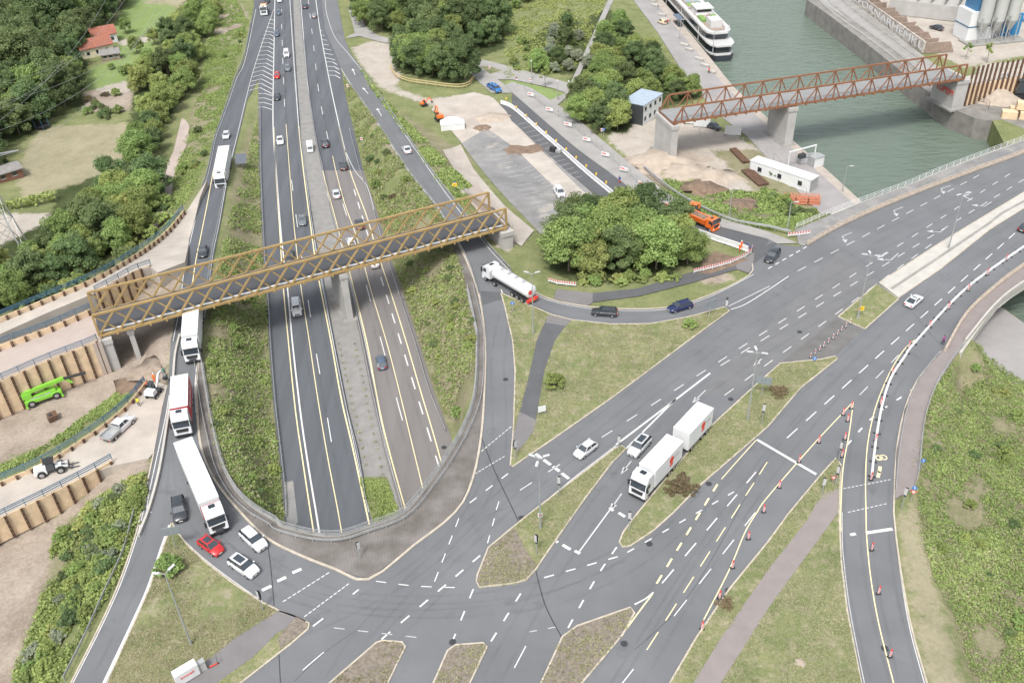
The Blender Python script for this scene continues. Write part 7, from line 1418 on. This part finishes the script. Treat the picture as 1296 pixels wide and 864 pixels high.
# wheel loader
lw = mat('loader_white', (.62, .63, .62), .4, var=.08, scale=2)
t = lorry('wheel_loader', 'white wheel loader with a black canopy and fork tines on the gravel strip', (68,597), (95,590), GC, 'wheel loader'); t.scale = (.82,)*3
MB().frus((-2.9, -.8, -.8, .8, .6), (-2.7, -.8, -.75, .75, 1.75)).build('engine_cover', lw, t); MB().box(-.8, 2.0, -.45, .45, .6, 1.1).build('chassis', dark_m, t); cb_ = MB().frus((-.8, .5, -.7, .7, 1.0), (-.7, .4, -.65, .65, 2.6)).build('cabin', glass_c, t); MB().box(-1.0, .7, -.85, .85, 2.6, 2.75).build('canopy', black_p, cb_)
mb = MB(); [mb.bar((.7, s*.45, 1.3), (2.6, s*.45, .9), .22, .35) for s in (-1, 1)]; mb.box(.6, 1.6, -.5, .5, 1.0, 1.5); mb.build('lift_arms', lw, t); MB().box(2.6, 2.75, -.85, .85, .4, 1.2).build('fork_carriage', dark_m, t); mb = MB(); [mb.bar((2.7, s, .3), (4.2, s, .25), .14, .08) for s in (-.5, .5)]; mb.build('fork_tines', dark_m, t); wheels(t, (-1.7, 1.3), .68, .5, .85); MB().tube((-1.2, .3, 2.75), (-1.2, .3, 3.0), .08, .08).build('beacon', orange_p, t)
# green telehandler
dirtf = const(-2.55)
t = lorry('telehandler', 'bright green telehandler with a long boom in front of the tall timber wall', (56,505), (90,493), dirtf, 'telehandler'); t.scale = (.92,)*3
MB().box(-3, 3, -1.15, 1.15, .7, 1.3).box(-2.8, 2.2, -.9, .9, 1.3, 1.75).build('chassis', PC['green'], t); MB().frus((-.8, 1.0, .25, 1.15, 1.75), (-.6, .8, .3, 1.1, 3.0)).build('cabin_glass', glass_c, t); MB().box(-.9, 1.1, .2, 1.2, 3.0, 3.15).build('cabin_roof', PC['green'], t); MB().box(-3.1, -1.6, -.9, .6, 1.7, 2.6).build('engine_cover', PC['green'], t)
MB().bar((-3.2, -.5, 2.7), (4.0, -.5, 3.1), .55, .6).build('boom', PC['green'], t); MB().bar((3.5, -.5, 3.05), (7.6, -.5, 2.7), .35, .4).build('boom_extension', dark_m, t); MB().bar((4.2, -.5, 3.0), (5.1, -.5, 1.7), .3, .4).build('boom_head', PC['green'], t); wheels(t, (-2.0, 2.0), .62, .45, 1.05); MB().box(-2.0, 1.4, -.92, -.905, 1.35, 1.6).build('grey_stripe', galv, t)
mb = MB(); [mb.box(x-.2, x+.2, s*1.4-.15, s*1.4+.15, .25, .45) for x in (-2.9, 2.9) for s in (-1, 1)]; [mb.bar((x, -1.4, .55), (x, 1.4, .55), .2) for x in (-2.9, 2.9)]; mb.build('outriggers', PC['green'], t)
# excavators
def excavator(label, c, fr, f, m, s=1.0, tracks=True):
    t = lorry('excavator', label, c, fr, f, 'excavator'); t.scale = (s,)*3
    for q in (-1, 1): MB().box(-1.4, 1.4, q*.85-.22, q*.85+.22, .0, .6).build('track', black_p, t) if tracks else [wheel(t, x, q*.9, .42, .35) for x in (-1, 1)]
    MB().box(-1.5, 1.0, -.95, .95, .75, 1.15).build('turntable', dark_m, t); MB().frus((-1.7, -.4, -.95, .95, 1.15), (-1.55, -.4, -.85, .85, 1.95)).build('engine_cover', m, t); k = MB().frus((-.3, .95, .05, .95, 1.15), (-.2, .75, .1, .9, 2.5)).build('cabin', glass_c, t); MB().box(-.35, .95, .0, 1.0, 2.5, 2.62).build('cabin_roof', dark_m if m is lw else m, k)
    MB().bar((.8, -.25, 1.3), (2.3, -.25, 3.2), .28, .4).bar((2.3, -.25, 3.2), (3.2, -.25, 3.1), .28, .38).build('boom', m, t); MB().bar((3.1, -.25, 3.2), (3.9, -.25, 1.5), .22, .3).build('dipper_arm', m, t); MB().hexa([(3.5, -.6, .8), (4.1, -.6, .7), (4.1, .1, .7), (3.5, .1, .8), (3.4, -.6, 1.4), (4.2, -.6, 1.5), (4.2, .1, 1.5), (3.4, .1, 1.4)]).build('bucket', dark_m, t); return t
excavator('white mini excavator with a dark canopy digging beside the left ramp', (196.5,500), (206,488), const(-.1), lw, .85, False); excavator('small orange mini excavator on the car park', (556,152), (550,146), SR, PC['orange'], .9); excavator('orange excavator with raised arm behind the orange tipper truck', (876,272), (868,280), SR, PC['orange'], 1.1); excavator('yellow orange excavator partly hidden behind the clump of trees', (850,288), (840,280), SR, PC['orange'], 1.1); excavator('small yellow mini digger at the corner of the gravel track', (537,134), (545,132), G, PC['orange'], .6); excavator('white excavator beside the timber stacks at the right edge', (1290,122), (1275,122), const(-3.9), lw, 1.8)
t = thing('excavator_bucket', 'loose dark excavator bucket lying on the bare earth', 'bucket', D(66,530,dirtf), .6); MB().hexa([(-.6, -.7, .0), (.6, -.7, .1), (.6, .7, .1), (-.6, .7, 0), (-.5, -.8, .8), (.9, -.8, .9), (.9, .8, .9), (-.5, .8, .8)]).build('shell', rust, t); MB().box(-.3, .1, -.3, .3, .8, 1.05).build('bracket', dark_m, t)
t = thing('small_hut', 'dark generator box beside the white barrier on the dark asphalt', 'generator', D(700,192,SR), -.6); MB().box(-.7, .7, -.5, .5, .1, 1.2).build('body', black_p, t); MB().box(.9, 2.2, -.5, .5, .2, .8).build('tray', galv, t)
# ================= people =================
skin_m = mat('skin', (.45, .27, .2), .6); hair_m = mat('hair', (.06, .04, .03), .8)
def person(label, c, f, rz, top, legs, hat=None, arm=0, bend=0.0, s=1.0, seated=False):
    """one continuous skinned body: root at the pelvis"""
    st = .12
    v = [(0, 0, .95), (.02+bend*.15, 0, 1.18), (.03+bend*.35, 0, 1.42-bend*.12), (.04+bend*.45, 0, 1.52-bend*.15), (.05+bend*.52, 0, 1.63-bend*.18), (.05+bend*.55, 0, 1.74-bend*.2)]; rad = [.145, .14, .155, .06, .1, .075]; e = [(0, 1), (1, 2), (2, 3), (3, 4), (4, 5)]
    for q in (-1, 1):
        n = len(v); v += [(0, q*.1, .88), (q*st*.8+.03, q*.11, .48), (q*st, q*.12, .07), (q*st+.15, q*.13, .04)]; rad += [.1, .062, .045, .038]; e += [(0, n), (n, n+1), (n+1, n+2), (n+2, n+3)]
        n = len(v); x, z = v[2][0], v[2][2]; fw = .3 if (arm and q == 1) else .06
        v += [(x, q*.2, z-.02), (x+fw*.5, q*.27, z-.28), (x+fw+.12, q*.24, z-.5+(.3 if arm and q == 1 else 0)), (x+fw+.19, q*.24, z-.58+(.34 if arm and q == 1 else 0))]; rad += [.062, .048, .036, .034]; e += [(2, n), (n, n+1), (n+1, n+2), (n+2, n+3)]
    me = bpy.data.meshes.new('person'); me.from_pydata(v, e, []); ob = bpy.data.objects.new('tmp_body', me); COL.objects.link(ob)
    md = ob.modifiers.new('skin', 'SKIN'); md2 = ob.modifiers.new('sub', 'SUBSURF'); md2.levels = 1; md2.render_levels = 1
    for i, r in enumerate(rad): me.skin_vertices[0].data[i].radius = (r, r)
    me.skin_vertices[0].data[0].use_root = True
    dg = bpy.context.evaluated_depsgraph_get(); m2 = bpy.data.meshes.new_from_object(ob.evaluated_get(dg)); bpy.data.objects.remove(ob); m2.name = 'person'; m2.materials.clear()
    for m in (legs, top, skin_m, black_p): m2.materials.append(m)
    zn = v[3][2]-.03
    for p in m2.polygons:
        c3 = p.center; p.use_smooth = True
        hand = c3.z < v[2][2]-.46 and abs(c3.y) > .19 and c3.z > .6
        p.material_index = 2 if (c3.z > zn and abs(c3.y) < .13) or hand else (1 if c3.z > .93 or abs(c3.y) > .2 else (3 if c3.z < .1 else 0))
    t = bpy.data.objects.new('person', m2); COL.objects.link(t); t.location = D(c[0], c[1], f); t.rotation_euler = (0, 0, rz); t.scale = (s,)*3; meta(t, label, 'person')
    hx = v[4][0]; MB().frus((hx-.11, hx+.1, -.1, .1, v[4][2]+.02), (hx-.07, hx+.06, -.06, .06, v[5][2]+.06)).build('helmet' if hat else 'hair', hat or hair_m, t, True, 80); return t
hv = mat('hi_vis_orange', (.85, .13, .01), .6); blu = mat('work_blue', (.02, .06, .25), .8); dk = mat('dark_trousers', (.03, .03, .04), .85); yl = mat('hi_vis_yellow', (.65, .62, .03), .6)
Z1 = const(.05)
for a in (('person in full orange workwear standing left at the barrier end', (935.5,319), Z1, .5, hv, hv, white_p), ('second person in full orange workwear just behind the first at the barrier end', (938,315), Z1, 2, hv, hv, white_p), ('person in blue jacket and orange trousers between the orange workers and the fence corner', (945,315), Z1, 3, blu, hv, None), ('person in blue jacket bending at the corner of the red and white fence', (949,319), Z1, 4, blu, hv, None, 1, .8),
  ('person in orange vest standing in the dig behind the mini excavator', (196,484), Z1, 1.5, hv, hv, white_p, 1, .4), ('person in orange vest at the blue railing beside the mini excavator', (186.5,492), Z1, 0, hv, dk, None, 1, .5), ('person in yellow vest and dark trousers at the end of the timber parapet', (176.5,514), GC, 2, yl, dk, None), ('person in green top beside the separator wall above the dig', (209.5,475), const(.02), 3, mat('green_top', (.03, .2, .14), .8), dk, None, 1, .3),
  ('person with blue top and red trousers standing by the mesh fence on the side road', (784,232), SR, 1, blu, red_p, None), ('person in red top on the quay beneath the canal bridge end', (897,93), const(-5.9), 1, red_p, dk, None), ('person in red top beside the small van on the quay', (845,31), const(-5.9), 1, red_p, dk, None), ('dark clothed person walking on the straight footpath at the top', (753.5,38), G, 1.6, dk, dk, None), ('person in purple top on the near footway of the canal bridge', (1193,436), const(.14), 2, mat('purple_top', (.25, .04, .2), .8), dk, None)): person(*a)
